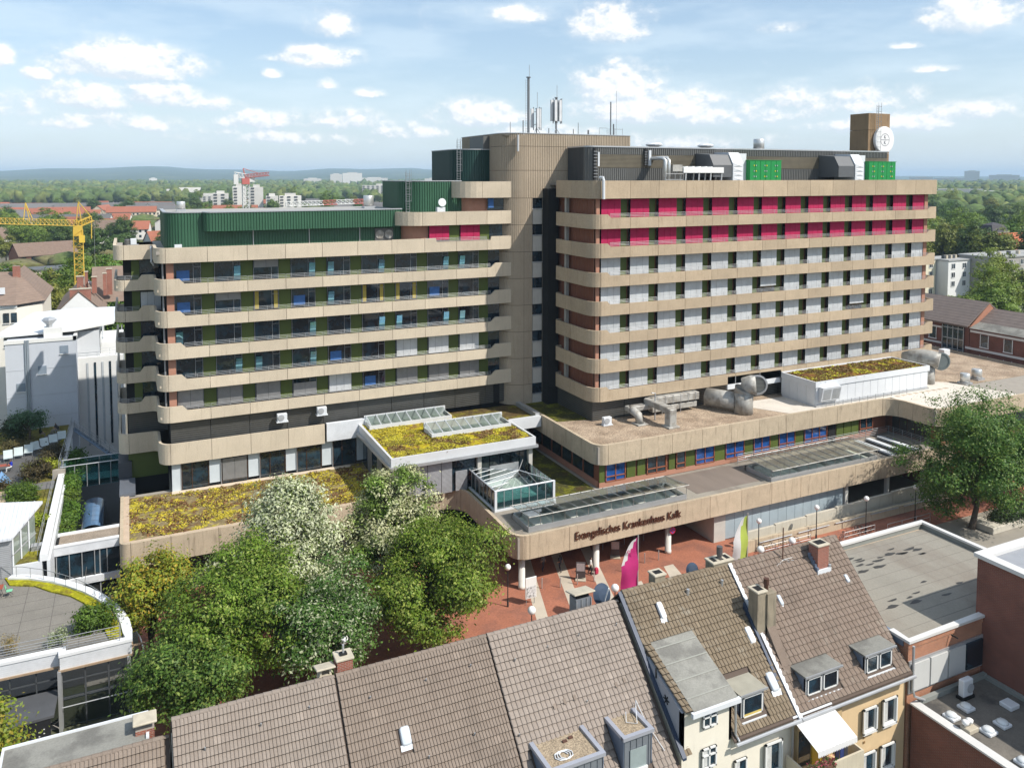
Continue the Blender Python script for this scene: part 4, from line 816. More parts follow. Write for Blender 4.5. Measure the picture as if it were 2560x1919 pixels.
GREY = mat('sign_grey', (.22, .22, .24), .5, 0)
def ring(M, r0, r1, z, n=36, a0=0, a1=360):
    m = MB(M); vs = []
    for k in range(n + 1):
        a = R(a0 + (a1 - a0) * k / n); vs += [(r0 * math.cos(a), r0 * math.sin(a), z), (r1 * math.cos(a), r1 * math.sin(a), z)]
    return m.add(vs, [(2 * k, 2 * k + 1, 2 * k + 3, 2 * k + 2) for k in range(n)])
ring(M, .86, .95, .31).build('sign_ring', GREY, ch); MB(M).box(-.9, -.04, .305, .9, .04, .325).build('sign_bar', GREY, ch)
for ch_, y in (('K', .42), ('K', -.42)):
    me = text_mesh(ch_, .75); me.materials.append(GREY); reg('sign_letter', me, ch, M=M @ Matrix.Translation((0, y, .31)))
def ladder(root, x, y, z0, z1, cage=True):
    m = MB()
    for s in (-.22, .22): m.tube([(x + s, y, z0), (x + s, y, z1)], .03, 5)
    k = z0
    while k < z1: m.tube([(x - .22, y, k), (x + .22, y, k)], .018, 4); k += .3
    m.build('ladder', RAIL, root)
    if cage:
        m = MB(); k = z0 + 1.6
        while k < z1 + .2:
            m.tube([(x + .36 * math.cos(a), y - .1 - .55 * math.sin(a), k) for a in [math.pi * i / 8 for i in range(9)]], .018, 4); k += .75
        for a in (0.5, 1.57, 2.6): m.tube([(x + .36 * math.cos(a), y - .1 - .55 * math.sin(a), z0 + 1.5), (x + .36 * math.cos(a), y - .1 - .55 * math.sin(a), z1 + .3)], .018, 4)
        m.build('ladder_cage', RAIL, root)
ladder(ch, 101.3, 85.6, 38.5, 48.6); ladder(p2_, 37.2, 93.4, 37.1, 42.4); ladder(p1_, 29.95, 91.5, 33.5, 38.5)
# ---------------------------------------------------------------- masts and antennas on the tower
def mast(x, y, z0, z1, r, lab, whip=0, panelz=None, np_=3, ladderpegs=False):
    t = thing('antenna_mast', lab, 'antenna', (x, y, z0)); MB().tube([(x, y, z0), (x, y, z1)], r, 8).build('pole', mat('mast_grey', (.20, .21, .22), .5, .1, metal=.4), t)
    if whip: MB().tube([(x + .12, y, z1 - .3), (x + .12, y, z1 + whip)], .03, 5).build('whip', RAIL, t); MB().lathe((x, y, z1 - .05), [(r * 1.8, 0), (r * 1.8, .12)], 8).build('cap', MATS['mast_grey'], t)
    if panelz:
        for k in range(np_):
            a = 2 * math.pi * k / np_ + .5; px, py = x + .62 * math.cos(a), y + .4 * math.sin(a)
            bx(px - .17, py - .1, panelz[0], px + .17, py + .1, panelz[1]).build('panel_antenna', mat('antenna_radome', (.58, .59, .6), .5), t); bx(px + .175, py - .06, panelz[0] - .3, px + .25, py + .06, panelz[1] + .2).build('clamp_pole', MATS['mast_grey'], t); MB().bar((x, y, panelz[0] + .4), (px, py, panelz[0] + .4), .05).build('arm', RAIL, t); MB().bar((x, y, panelz[1] - .4), (px, py, panelz[1] - .4), .05).build('arm', RAIL, t)
        for s in (-1, 1): MB().bar((x + s * .7, y - .3, z0), (x, y, z0 + 1.2), .06).build('strut', RAIL, t)
    if ladderpegs:
        m = MB(); k = z0 + .4
        while k < z1 - .2: m.tube([(x - .42, y, k), (x, y, k)], .015, 4); k += .32
        m.tube([(x - .42, y, z0), (x - .42, y, z1 - .3)], .015, 4); m.build('climbing_pegs', RAIL, t)
    return t
mast(46.2, 92, 43.0, 50.5, .17, 'tallest dark mast with a whip on top of the stair tower', 1.6, ladderpegs=True)
mast(47.35, 92, 43.0, 46.6, .08, 'mast with long white panel antennas right next to the tallest mast', 2.1, (44.2, 46.6), 3)
mast(50.2, 92, 43.0, 48.1, .12, 'thick cluster of white panel antennas in the middle of the tower roof', 1.6, (45.1, 47.8), 5)
mast(58.5, 92, 43.0, 47.9, .09, 'thin mast with side rods at the right end of the tower roof', 0); mast(59.25, 91.8, 43.0, 49.4, .02, 'very thin tall whip at the right end of the tower roof'); mast(53.5, 92, 43.0, 45.0, .04, 'short bare rod on the tower roof right of the antennas')
mast(59.15, 92.3, 43.0, 45.0, .1, 'short thick post near the thin mast on the tower'); mast(44.95, 91, 43.0, 45.0, .07, 'short post with a loop aerial at the tower roof corner'); mast(43.4, 91.5, 43.0, 44.8, .04, 'short rod at the left edge of the tower roof'); mast(54.2, 90.6, 43.0, 44.0, .12, 'stubby dark vent post on the tower roof')
for x in (48.6, 52.2): mast(x, 91, 43.0, 44.1, .06, 'small bracket aerial on the tower roof, %s' % ('between the two panel clusters' if x < 50 else 'right of the big cluster'))
m = MB()
for x in (55.8, 57.0, 57.3, 58.2, 59.4): m.tube([(x, 90.5, 43.0), (x, 90.5, 44.3)], .025, 4)
m.tube([(55.8, 90.5, 44.3), (57.0, 90.5, 44.3)], .025, 4); m.tube([(58.2, 90.5, 44.2), (59.4, 90.5, 44.2)], .025, 4); m.top('roof_guard_rail', RAIL, 'thin guard rail hoops at the right end of the tower roof', 'railing')
m = MB()
for x, z in ((41.5, 43.4), (42.6, 43.4)): bx(x, 87.7 + (42.6 - x) * 1.6, 41.0, x + .18, 87.95 + (42.6 - x) * 1.6, 43.0).top('panel_antenna', mat('grey_antenna', (.45, .46, .47), .5), 'grey panel antenna hung on the tower edge, the %s one' % ('left' if x < 42 else 'right'), 'antenna')
# ventilation on the low west roof corner
t = thing('roof_unit', 'small white fan unit on a rack at the west roof corner', 'vent', (-.5, 96, 30.3)); bx(-.2, 95.6, 30.55, .9, 96.3, 30.65).build('rack', ZINC, t); MB().bev(.1, 95.6, 30.65, .7, 96.2, 31.3).build('casing', WHSH, t); MB().lathe((-.2, 95.9, 30.65), [(.3, 0), (.3, .5), (.15, .6)], 12).build('fan', GREYC, t)
MB().tube([(2.05, 93.7, 30.5), (2.05, 92.9, 30.4), (2.05, 92.7, 29.0), (2.3, 92.7, 28.6)], .12, 8).top('downpipe', ZINC, 'bright metal downpipe in the inner corner of the left block roof edge', 'pipe')
# ================================================================== GROUND AND PLAZA
GRD = mat('ground_town', (.085, .095, .05), .95, .3, .02, col2=(.16, .145, .12), c2=(.42, .6), c2s=.012)
struct('ground', bx(-15000, -3000, -2.0, 15000, 15000, -.03), GRD)
ASPH = mat('asphalt', (.085, .083, .08), .9, .15, .3, fine=.15, fscale=20)
struct('street', bx(-60, 39, -.03, 130, 56.5, -.012), ASPH)
REDP = mat('red_brick_paving', (.335, .13, .078), .85, .14, .5, fine=.16, fscale=6, col2=(.25, .105, .07), c2s=.35, streak=0)
struct('plaza', bx(-.2, 51.2, -.02, 120, 78, .0), REDP)
PAVS = mat('pale_paving', (.47, .41, .33), .85, .1, .8)
for k in range(7):
    x = 32.6 + 3.42 * k
    if k in (4,):
        m = MB().poly([(x + .0, 62.6, .006), (x + 1.1, 62.6, .006), (x + 1.0 - 1.2, 57, .006), (x - 2.1, 57, .006)])
    else:
        y1 = 73 if k < 3 else 61.2
        m = MB().poly([(x - .33 * 14, 51.3, .006), (x - .33 * 14 + 1.1, 51.3, .006), (x + 1.1 + (y1 - 65) * .33, y1, .006), (x + (y1 - 65) * .33, y1, .006)])
    if k < 5: struct('paving_strip', m, PAVS)
struct('paving_edge', bx(-3.9, 56.4, 0, 30, 57.0, .008), PAVS)
struct('car_park_apron', MB().poly([(72, 51.3, .006), (119, 51.3, .006), (119, 57.5, .006), (72, 57.5, .006)]), mat('concrete_paving', (.27, .245, .205), .9, .12, .5))
struct('garage_floor', bx(72.7, 64.3, 0, 90, 74, .02), MATS['concrete_paving'])
WALLC = mat('retaining_concrete', (.50, .46, .38), .9, .1, .8, streak=.35, streakcol=(.25, .2, .14)); LOWC = mat('low_wall_concrete', (.46, .38, .27), .9, .14, .8, streak=.5, streakcol=(.16, .12, .08))
rp = thing('ramp_wall', 'pale concrete ramp wall with handrails beside the entrance', 'wall', (70, 62, 0))
for k in range(7): MB().extr([(62.6, 0), (62.9, 0), (62.9, 1.35 + .12 * k), (62.6, 1.35 + .12 * k)], 56.2 + 4.4 * k, 56.2 + 4.4 * k + 4.36).build('wall_panel', WALLC, rp)
for k in range(7): bx(55.2 + 4.5 * k, 61.2, 0, 55.2 + 4.5 * k + 4.46, 61.5, 1.2 - .06 * k).build('wall_panel', LOWC, rp)
bx(55.3, 61.5, 0, 86.6, 62.6, .5).build('ramp', MATS['concrete_paving'], rp)
for k in range(5): MB().tube([(57 + 5.3 * k, 61.1, .85), (61.4 + 5.3 * k, 61.1, .85)], .06, 6).build('handrail', mat('rail_steel', (.5, .5, .5), .35, .05, metal=.6), rp)
# ================================================================== ROW HOUSES IN THE FOREGROUND
def tile_mesh(w, g, rolls, amp):
    m = MB(); n = 4 * rolls; top = []; L = g * 1.12
    xs = [w * i / n for i in range(n + 1)]; hs = [amp * (0, 1.0, 1, .6)[i % 4] if i < n else 0 for i in range(n + 1)]; xs = [x - (w / n * .5 if i % 4 == 1 else 0) for i, x in enumerate(xs)]
    vs = [(x, 0, h + .085) for x, h in zip(xs, hs)] + [(x, L, h) for x, h in zip(xs, hs)] + [(x, 0, h - .02) for x, h in zip(xs, hs)]
    fs = [(i, i + 1, n + 2 + i, n + 1 + i) for i in range(n)] + [(2 * n + 2 + i, 2 * n + 3 + i, i + 1, i) for i in range(n)]
    m.add(vs, fs); me = m.mesh('roof_tile'); me['lips'] = n; return me
def tile_roof(root, x0, x1, yr, zr, ye, ze, w, g, mt, rolls=2, amp=.03, holes=(), keep=300, rough=0.0):
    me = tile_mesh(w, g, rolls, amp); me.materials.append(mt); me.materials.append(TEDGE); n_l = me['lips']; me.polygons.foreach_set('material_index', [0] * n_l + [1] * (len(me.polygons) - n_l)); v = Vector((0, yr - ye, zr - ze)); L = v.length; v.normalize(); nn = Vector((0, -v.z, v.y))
    nx = int((x1 - x0) / w); ny = int(L / g); pos = []
    for j in range(ny):
        for i in range(nx):
            x = x0 + w * i; t = L - g * (j + 1)
            if any(a < x + w * .5 < b and c < t + g * .5 < d for a, b, c, d in holes): continue
            pos.append(Vector((x, ye, ze)) + v * t + nn * (.02 + rough * random.random()))
    Mr = Matrix(((1, 0, 0), (0, v.y, nn.y), (0, v.z, nn.z))).to_4x4()
    vis = [p for p in pos if inframe(p, 40)]; vis.sort(key=lambda p: (p - CAM).length); ind = set(tuple(p) for p in vis[:keep])
    for p in vis[:keep]:
        M = Matrix.Translation(p) @ Mr; reg('roof_tile', me, root, M=M)
    V = np.array([tuple(q.co) for q in me.vertices]); V = V @ np.array(Mr.to_3x3()).T; F = [tuple(p.vertices) for p in me.polygons]
    m = MB(); rest = [p for p in pos if tuple(p) not in ind and (inframe(p, 250))]
    for p in rest:
        b = len(m.v); m.v += [tuple(q) for q in (V + np.array(p))]; m.f += [tuple(b + i for i in f) for f in F]
    if rest:
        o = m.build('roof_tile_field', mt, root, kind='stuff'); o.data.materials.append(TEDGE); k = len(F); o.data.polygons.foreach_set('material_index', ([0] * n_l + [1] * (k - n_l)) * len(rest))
TEDGE = mat('tile_edge_shade', (.04, .028, .02), .9, .2, 3)  # near-black lip faces paint in the shadow line below each tile course
def tilemat(name, c1, c2, moss=0.0):
    m = bpy.data.materials.new(name); m.use_nodes = True; g = NT(m.node_tree); geo = g.n('ShaderNodeNewGeometry'); P = geo.outputs['Position']
    oi = g.n('ShaderNodeObjectInfo'); rr = g.m('FRACT', g.m('ADD', geo.outputs['Random Per Island'], g.m('MULTIPLY', oi.outputs['Random'], 7.31))); c = g.mix(g.mr(rr, 0, 1, .25, .75), c1, c2); c = g.mix(g.mr(rr, .975, .985, 0, .5), c, tuple(min(1, x * 1.3) for x in c1)); c = g.mix(g.mr(g.noise(P, .5, 5, .65), .5, .72, 0, .55, True), c, tuple(x * .55 for x in c1))
    if moss: c = g.mix(g.mr(g.noise(P, 1.1, 6, .75), .56, .70, 0, moss, True), c, (.42, .40, .34))
    h = g.n('ShaderNodeHueSaturation'); g.l(g.mr(g.noise(P, 26, 2, .6), .3, .7, .86, 1.14), h.inputs['Value']); g.l(c, h.inputs['Color'])
    b = g.n('ShaderNodeBsdfPrincipled'); g.l(h.outputs[0], b.inputs['Base Color']); b.inputs['Roughness'].default_value = .8; b.inputs['Specular IOR Level'].default_value = .25
    o = g.n('ShaderNodeOutputMaterial'); g.l(b.outputs[0], o.inputs[0]); return m
T_A1 = tilemat('tile_grey_brown', (.255, .215, .182), (.205, .168, .140)); T_A2 = tilemat('tile_brown', (.225, .182, .148), (.180, .142, .114)); T_A3 = tilemat('tile_pink_brown', (.285, .240, .205), (.225, .186, .156))
T_B = tilemat('tile_olive_brown', (.205, .162, .112), (.150, .115, .076), .3); T_C = tilemat('tile_russet_brown', (.205, .158, .125), (.160, .120, .094), .2)
CREAM = mat('cream_render', (.72, .67, .56), .9, .05, .8, streak=.1); OCHRE = mat('ochre_render', (.62, .46, .27), .9, .05, .8, streak=.12); GREYR = mat('grey_render', (.33, .34, .37), .9, .08)
CUR = mat('net_curtain', (.50, .50, .48), .9, .15, 6)
def win(root, x0, x1, z0, z1, y, cross=False, fr=WHITEF, surround=None, curtain=True, name='window'):
    w = bx(x0, y + .10, z0, x1, y + .14, z1).build(name, GLASS, root); m = MB(); t = .07
    for a, b, c, d in ((x0, x0 + t, z0, z1), (x1 - t, x1, z0, z1), (x0, x1, z0, z0 + t), (x0, x1, z1 - t, z1)) + ((((x0 + x1) / 2 - .04, (x0 + x1) / 2 + .04, z0, z1), (x0, x1, z0 + (z1 - z0) * .6, z0 + (z1 - z0) * .6 + .07)) if cross else ()): m.box(a, y + .03, c, b, y + .10, d)
    m.build('window_frame', fr, w)
    if surround:
        q = .09; m = MB()
        for a, b, c, d in ((x0 - q, x0, z0 - q, z1 + q), (x1, x1 + q, z0 - q, z1 + q), (x0 - q, x1 + q, z1, z1 + q), (x0 - q, x1 + q, z0 - .14, z0)): m.box(a, y - .05, c, b, y + .03, d)
        m.build('window_surround', surround, w)
    if curtain: bx(x0 + .1, y + .105 - .008, z0 + .1, x0 + (x1 - x0) * .45, y + .099, z1 - .1).build('curtain', CUR, w)
    return w
def house(name, lab, x0, x1, zr, ze, wallm, tilem, w, g, rolls, amp, holes=(), rough=0.0, yr=34.3, ye=28.9, cut=None):
    r = thing(name, lab, 'house', ((x0 + x1) / 2, 34.3, 0)); yb = 2 * yr - ye
    MB().extr([(29.3, 0), (yb - .4, 0), (yb - .4, ze - .1), (yr, zr - .55), (29.3, ze - .1)], x0 + .01, x1 - .01).build('wall', wallm, r)
    MB().extr([(ye - .05, ze - .12), (yr, zr - .12), (yb + .05, ze - .12), (yb + .05, ze - .02), (yr, zr - .01), (ye - .05, ze - .02)], cut or x0 + .02, x1 - .02).build('roof_deck', mat('roof_batten', (.10, .075, .06), .9), r)
    if cut: MB().extr([(32.4, zr - .12 - (yr - 32.4)), (yr, zr - .12), (yb + .05, ze - .12), (yb + .05, ze - .02), (yr, zr - .01), (32.4, zr - .01 - (yr - 32.4))], x0 + .02, cut - .01).build('roof_deck', MATS['roof_batten'], r)
    tile_roof(r, x0 + .03, x1 - .02, yr, zr, ye - .1, ze - .1, w, g, tilem, rolls, amp, holes, 300, rough)
    MB().extr([(yr - .12, zr), (yr + .1, zr), (yb + .1, ze + .02), (yb + .1, ze - .02)], x0 + .02, x1 - .02).build('rear_slope', tilem, r)
    rm = MB(); n = 8
    for k in range(n + 1):
        a = math.pi * k / n; rm.v += [(0, .13 * math.cos(a), .11 * math.sin(a)), (.39, .11 * math.cos(a), .09 * math.sin(a))]
    rm.f = [(2 * k, 2 * k + 2, 2 * k + 3, 2 * k + 1) for k in range(n)]; rme = rm.mesh('ridge_tile'); rme.materials.append(tilem)
    for k in range(int((x1 - x0) / .36)): reg('ridge_tile', rme, r, (x0 + .03 + .36 * k, yr, zr - .02))
    MB().tube([(cut or x0, ye - .2, ze - .12), (x1, ye - .2, ze - .12)], .09, 8).build('gutter', ZINC, r)
    return r
POT = mat('pot_metal', (.16, .15, .15), .4, .1, metal=.5)
tq = lambda z, ze: (z - ze) * 1.4142                  # height on the slope -> distance up the slope
hA1 = house('row_house', 'long grey-brown tiled roof at the left of the foreground terrace', 1.0, 7.7, 16.0, 10.6, CREAM, T_A1, .30, .34, 2, .036)
hA2 = house('row_house', 'brown tiled foreground roof with a single rounded roof hatch', 7.7, 14.98, 16.0, 10.6, CREAM, T_A2, .30, .34, 2, .036, [(9.9, 10.55, tq(13.5, 10.6), tq(14.2, 10.6))])
hA3 = house('row_house', 'pale pinkish tiled foreground roof with two gravel-topped zinc dormers', 14.98, 22.5, 16.0, 10.6, CREAM, T_A3, .235, .335, 1, .036, [(15.55, 18.35, 0, tq(12.5, 10.6)), (19.5, 21.15, 0, tq(12.55, 10.6))])
hB = house('row_house', 'mottled olive-brown tiled house with cream bay and grey bay roof', 22.66, 29.75, 16.4, 10.95, CREAM, T_B, .215, .33, 1, .036, [(23.15, 25.75, 0, tq(14.6, 10.95)), (26.4, 28.0, tq(11.4, 10.95), tq(12.9, 10.95)), (24.3, 24.7, tq(15.1, 10.95), tq(15.8, 10.95)), (28.75, 29.4, tq(11.8, 10.95), tq(12.6, 10.95))], .012, cut=25.6)
hC = house('row_house', 'ochre rendered end house with russet tiles and two blue-sided dormers', 29.8, 38.05, 16.4, 10.95, OCHRE, T_C, .30, .345, 1, .034, [(30.6, 33.0, tq(11.3, 10.95), tq(12.45, 10.95)), (34.85, 37.05, tq(11.3, 10.95), tq(12.45, 10.95))], .006)
hD = house('row_house', 'brown tiled roof with grey felt strip at the bottom left corner', -6.2, .95, 15.35, 9.9, CREAM, T_A2, .30, .34, 2, .036)
bx(-5.0, 34.35, 15.05, .15, 36.1, 15.42).build('felt_strip', BITUG, hD); m = MB(); q = Path([(-5.0, 34.4), (-5.05, 36.15), (.2, 36.15), (.2, 34.4)]); ribbon(m, Path([(.2, 34.4), (.2, 36.15), (-5.05, 36.15), (-5.05, 34.4)]), 0, 9, 15.4, 15.5, .12); m.build('white_edge', WHSH, hD)
for a, zr in ((22.58, 16.3), (14.98, 16.02), (29.78, 16.43), (.98, 15.9)):
    if a in (22.58, 29.78):
        MB().extr([(28.75, 10.72 + (.3 if a < 23 else .1)), (34.3, zr + .02), (34.3, zr + .14), (28.75, 10.84 + (.3 if a < 23 else .1))], a - .11, a + .11).build('verge_flashing', mat('blue_zinc', (.035, .05, .085), .5, .1) if a < 23 else WHSH, hB)
# bay of house B
MB().extr([(29.1, 0), (29.32, 0), (29.32, 13.05), (29.1, 13.05)], 22.66, 25.6).build('bay_wall', CREAM, hB)
MB().extr([(29.1, 10.9), (32.55, 14.45), (29.1, 13.05)], 22.66, 22.8).build('bay_cheek', GREYR, hB); MB().extr([(29.1, 10.9), (32.55, 14.45), (29.1, 13.05)], 25.45, 25.6).build('bay_cheek', GREYR, hB)
m = MB().extr([(28.85, 13.02), (32.6, 14.56), (32.6, 14.66), (28.85, 13.14)], 23.15, 25.75).build('bay_roof', BITUG, hB)
for k in range(4): y = 29.4 + .85 * k; MB().extr([(y, 13.37 + (y - 29.4) * .41), (y + .06, 13.39 + (y - 29.4) * .41), (y + .06, 13.41 + (y - 29.4) * .41), (y, 13.39 + (y - 29.4) * .41)], 23.16, 25.74).build('sheet_seam', mat('bitumen_light', (.27, .27, .24), .9), m)
MB().extr([(28.7, 12.9), (28.9, 12.9), (28.9, 13.12), (28.7, 13.12)], 23.0, 25.85).build('bay_gutter', WHSH, hB)
tile_roof(hB, 22.72, 23.16, 32.6, 14.62, 28.9, 13.05, .215, .33, T_B, 1, .034, (), 30)
win(hB, 23.8, 24.65, 12.02, 12.8, 28.92, True, curtain=False); win(hB, 23.78, 24.63, 10.0, 11.0, 28.92, True); win(hB, 25.95, 26.7, 8.2, 9.6, 29.12); win(hB, 27.9, 28.85, 8.3, 9.8, 29.12, surround=WHITEF)
MB().tube([(25.75, 29.0, 13.0), (25.75, 28.95, 11.2), (25.85, 28.8, 10.9)], .06, 8).build('downpipe', ZINC, hB); MB().tube([(29.6, 28.75, 10.8), (29.6, 29.1, 10.3), (29.6, 29.15, 3)], .06, 8).build('downpipe', ZINC, hB)
m = MB()
for a in (0, 60, 120): m.bar((22.64, 30.3 + .22 * math.cos(R(a)), 13.0 + .22 * math.sin(R(a))), (22.64, 30.3 - .22 * math.cos(R(a)), 13.0 - .22 * math.sin(R(a))), .05)
m.build('wall_anchor', DARKIN, hB); bx(22.6, 31.1, 13.6, 22.65, 31.15, 14.1).build('wall_anchor', DARKIN, hB)
BLZ = mat('blue_zinc_cheek', (.22, .27, .36), .4, .1, metal=.4)
def dormer(root, x0, x1, y, zb, zt, yb, roofm, frame, n=2, over=.12, openp=False):
    d = bx(x0, y, zb, x1, y + .12, zt).build('dormer', frame, root)
    MB().add([(x0, y + .02, zb), (x0, y + .02, zt), (x0, yb, zt), ], [(0, 1, 2)]).build('cheek', BLZ, d); MB().add([(x1, y + .02, zb), (x1, yb, zt), (x1, y + .02, zt)], [(0, 1, 2)]).build('cheek', BLZ, d)
    MB().box(x0 - over, y - over, zt, x1 + over, yb + .05, zt + .09).build('dormer_roof', roofm, d); bx(x0 - over - .02, y - over - .05, zt + .01, x1 + over + .02, y - over, zt + .11).build('dormer_edge', ZINC, d)
    for k in range(n):
        a = x0 + .12 + (x1 - x0 - .12) * k / n; b = x0 + (x1 - x0) * (k + 1) / n - .1
        bx(a, y - .015, zb + .12, b, y - .003, zt - .12).build('window', GLASS, d); m = MB(); t = .06
        for p in ((a, a + t, zb + .12, zt - .12), (b - t, b, zb + .12, zt - .12), (a, b, zb + .12, zb + .12 + t), (a, b, zt - .12 - t, zt - .12)): m.box(p[0], y - .05, p[2], p[1], y - .016, p[3])
        m.build('window_frame', WHITEF, d)
    bx(x0 - .05, y - .2, zb - .06, x1 + .05, y, zb).build('sill_flashing', WHSH, d)
    return d
dormer(hC, 30.65, 32.98, 29.35, 11.3, 12.42, 30.5, BITUG, ZINC); dormer(hC, 34.9, 37.0, 29.35, 11.32, 12.44, 30.5, BITUG, ZINC)
dd = dormer(hB, 26.45, 27.9, 29.4, 11.35, 12.62, 30.8, mat('bitumen_tan', (.33, .31, .25), .9, .12), ZINC, 1); bx(26.6, 29.36, 11.42, 27.75, 29.38, 11.62).build('sill_board', mat('yellow_board', (.55, .42, .12), .7), dd)
def zdormer(x0, x1, zb, zt, y, yb, win_):
    d = bx(x0, y, zb, x1, y + .15, zt).build('dormer', mat('zinc_grey_clad', (.24, .26, .29), .45, .08, metal=.4), hA3); m = MB()
    for k in range(int((x1 - x0) / .33) + 1): m.box(x0 + .33 * k, y - .03, zb, x0 + .33 * k + .03, y, zt)
    m.build('standing_seam', MATS['zinc_grey_clad'], d)
    for x in (x0, x1): MB().prism([(x - .1, y), (x + .1, y), (x + .1, yb), (x - .1, yb)], zt - .02, zt + .14).build('parapet', mat('lilac_zinc', (.44, .45, .50), .45, .06, metal=.4), d); MB().extr([(y, zb), (yb, zt), (y, zt)], x - .04, x + .04).build('cheek', BLZ, d)
    bx(x0 - .1, y - .1, zt - .02, x1 + .1, y + .1, zt + .145).build('parapet', MATS['lilac_zinc'], d); bx(x0 + .1, y + .1, zt - .1, x1 - .1, yb + .02, zt + .02).build('gravel', mat('dormer_gravel', (.33, .26, .18), .95, .2, 2, fine=.4, fscale=14, bump=1, bscale=14), d)
    if win_: bx(x0 + .3, y - .05, zt - 1.5, x1 - .3, y - .035, zt - .55).build('window', mat('grey_pane', (.28, .33, .33), .1, .1, 2, spec=.8), d); bx(x0 + .25, y - .12, zt - 1.62, x1 - .25, y - .03, zt - 1.5).build('sill', WHITEF, d)
zdormer(15.65, 18.25, 10.6, 12.58, 28.95, 30.85, False); zdormer(19.6, 21.08, 10.6, 12.58, 29.3, 30.85, True)
m = MB()
for k in range(40): pass
pts = [(16.5 + .35 * math.cos(a * .8) + .05 * a * .3, 29.6 + .28 * math.sin(a * .8), 12.64) for a in range(22)]; m.tube(pts, .025, 5); pts = [(20.6, 30.7, 12.75), (20.3, 30.2, 12.65), (20.7, 29.9, 12.66), (21.1, 30.6, 12.9), (21.3, 30.9, 13.0), (21.5, 30.3, 12.2), (21.9, 29.4, 11.3)]
m.top('cable', WHSH, 'white cable coiled on the gravel of the wider zinc dormer', 'cable'); MB().tube(pts, .02, 5).top('cable', WHSH, 'white cable draped over the narrower zinc dormer and down the tiles', 'cable')
for k, (x, y) in enumerate(((17.0, 30.3), (17.35, 30.4))): bx(x, y, 12.6, x + .22, y + .12, 12.67).top('loose_brick', mat('dark_brick', (.10, .05, .035), .8), 'dark brick lying on the dormer gravel, %s' % ('the left one' if k == 0 else 'the right one'), 'brick')
def hatch(root, x0, x1, z0, z1, zr, mt=WHSH, yr=34.3):
    y0, y1 = yr - (zr - z0), yr - (zr - z1); n = Vector((0, -.7071, .7071))
    def q(x, t, h): p = Vector((x, y0 + (y1 - y0) * t, z0 + (z1 - z0) * t)) + n * h; return tuple(p)
    m = MB(); vs = []; N = 20
    for h, k in ((.03, 1.12), (.14, 1.0), (.17, .86)):
        for i in range(N):
            a = 2 * math.pi * i / N; cx = math.copysign(abs(math.cos(a)) ** .45, math.cos(a)); cy = math.copysign(abs(math.sin(a)) ** .3, math.sin(a)); vs.append(q((x0 + x1) / 2 + (x1 - x0) / 2 * cx * k, .5 + .5 * cy * k, h))
    m.add(vs, [(j * N + i, j * N + (i + 1) % N, (j + 1) * N + (i + 1) % N, (j + 1) * N + i) for j in (0, 1) for i in range(N)] + [tuple(range(2 * N, 3 * N))]); o = m.build('roof_hatch', mt, root, True)
    m = MB(); m.add([q(x0 - .08, -.28, .03), q(x1 + .08, -.28, .03), q(x1 + .08, .05, .06), q(x0 - .08, .05, .06)], [(0, 1, 2, 3)]); m.build('flashing', WHSH, o)
PALEGL = mat('frosted_pane', (.52, .56, .60), .2, .05, spec=.7); PALEW = mat('bright_dome', (.80, .80, .80), .3, .03)
hatch(hA2, 10.0, 10.42, 13.6, 14.1, 16.0, PALEGL); hatch(hB, 24.33, 24.63, 15.15, 15.72, 16.4, PALEW); hatch(hC, 31.75, 31.98, 14.45, 14.83, 16.4, PALEGL); hatch(hC, 36.9, 37.12, 14.55, 14.86, 16.4, PALEGL); hatch(hB, 28.85, 29.3, 11.9, 12.5, 16.4, PALEGL); hatch(hB, 28.85, 29.2, 13.55, 14.1, 16.4, PALEW)
def snow(root, pts, zr, mt=RAIL):
    for x, z in pts: y = 34.3 - (zr - z); MB().bar((x, y - .05, z + .02), (x, y - .12, z + .2), .05).build('roof_hook', mt, root)
snow(hA1, [(2.2, 15.0), (4.4, 15.2), (6.4, 15.3)], 16); snow(hA2, [(9.0, 15.1), (11.6, 15.15), (13.8, 15.2), (13.2, 13.3), (11.0, 13.1)], 16); snow(hA3, [(16, 15), (17.8, 15.1), (19.6, 15.2), (21.8, 15.2), (15.2, 12.9), (18.9, 13.2)], 16)
for x, z in ((17.2, 13.35), (17.75, 13.4), (18.3, 13.42), (20.6, 13.4), (21.1, 13.45)): MB().extr([(34.3 - (16 - z), z + .03), (34.3 - (16 - z) - .16, z + .05), (34.3 - (16 - z), z + .2)], x, x + .14).build('vent_tile', T_A2, hA3)
for x, z in ((26.4, 15.7), (28.7, 15.7), (36.2, 15.2)): MB().tube([(x, 34.3 - (16.4 - z), z - .1), (x, 34.3 - (16.4 - z) - .05, z + .35)], .08, 8).build('vent_pipe', ZINC, hB if x < 30 else hC); MB().add([(x - .12, 34.2 - (16.4 - z) - .1, z - .14), (x + .12, 34.2 - (16.4 - z) - .1, z - .14), (x + .12, 34.3 - (16.4 - z) + .1, z + .14), (x - .12, 34.3 - (16.4 - z) + .1, z + .14)], [(0, 1, 2, 3)]).build('flashing', WHSH, hB if x < 30 else hC)
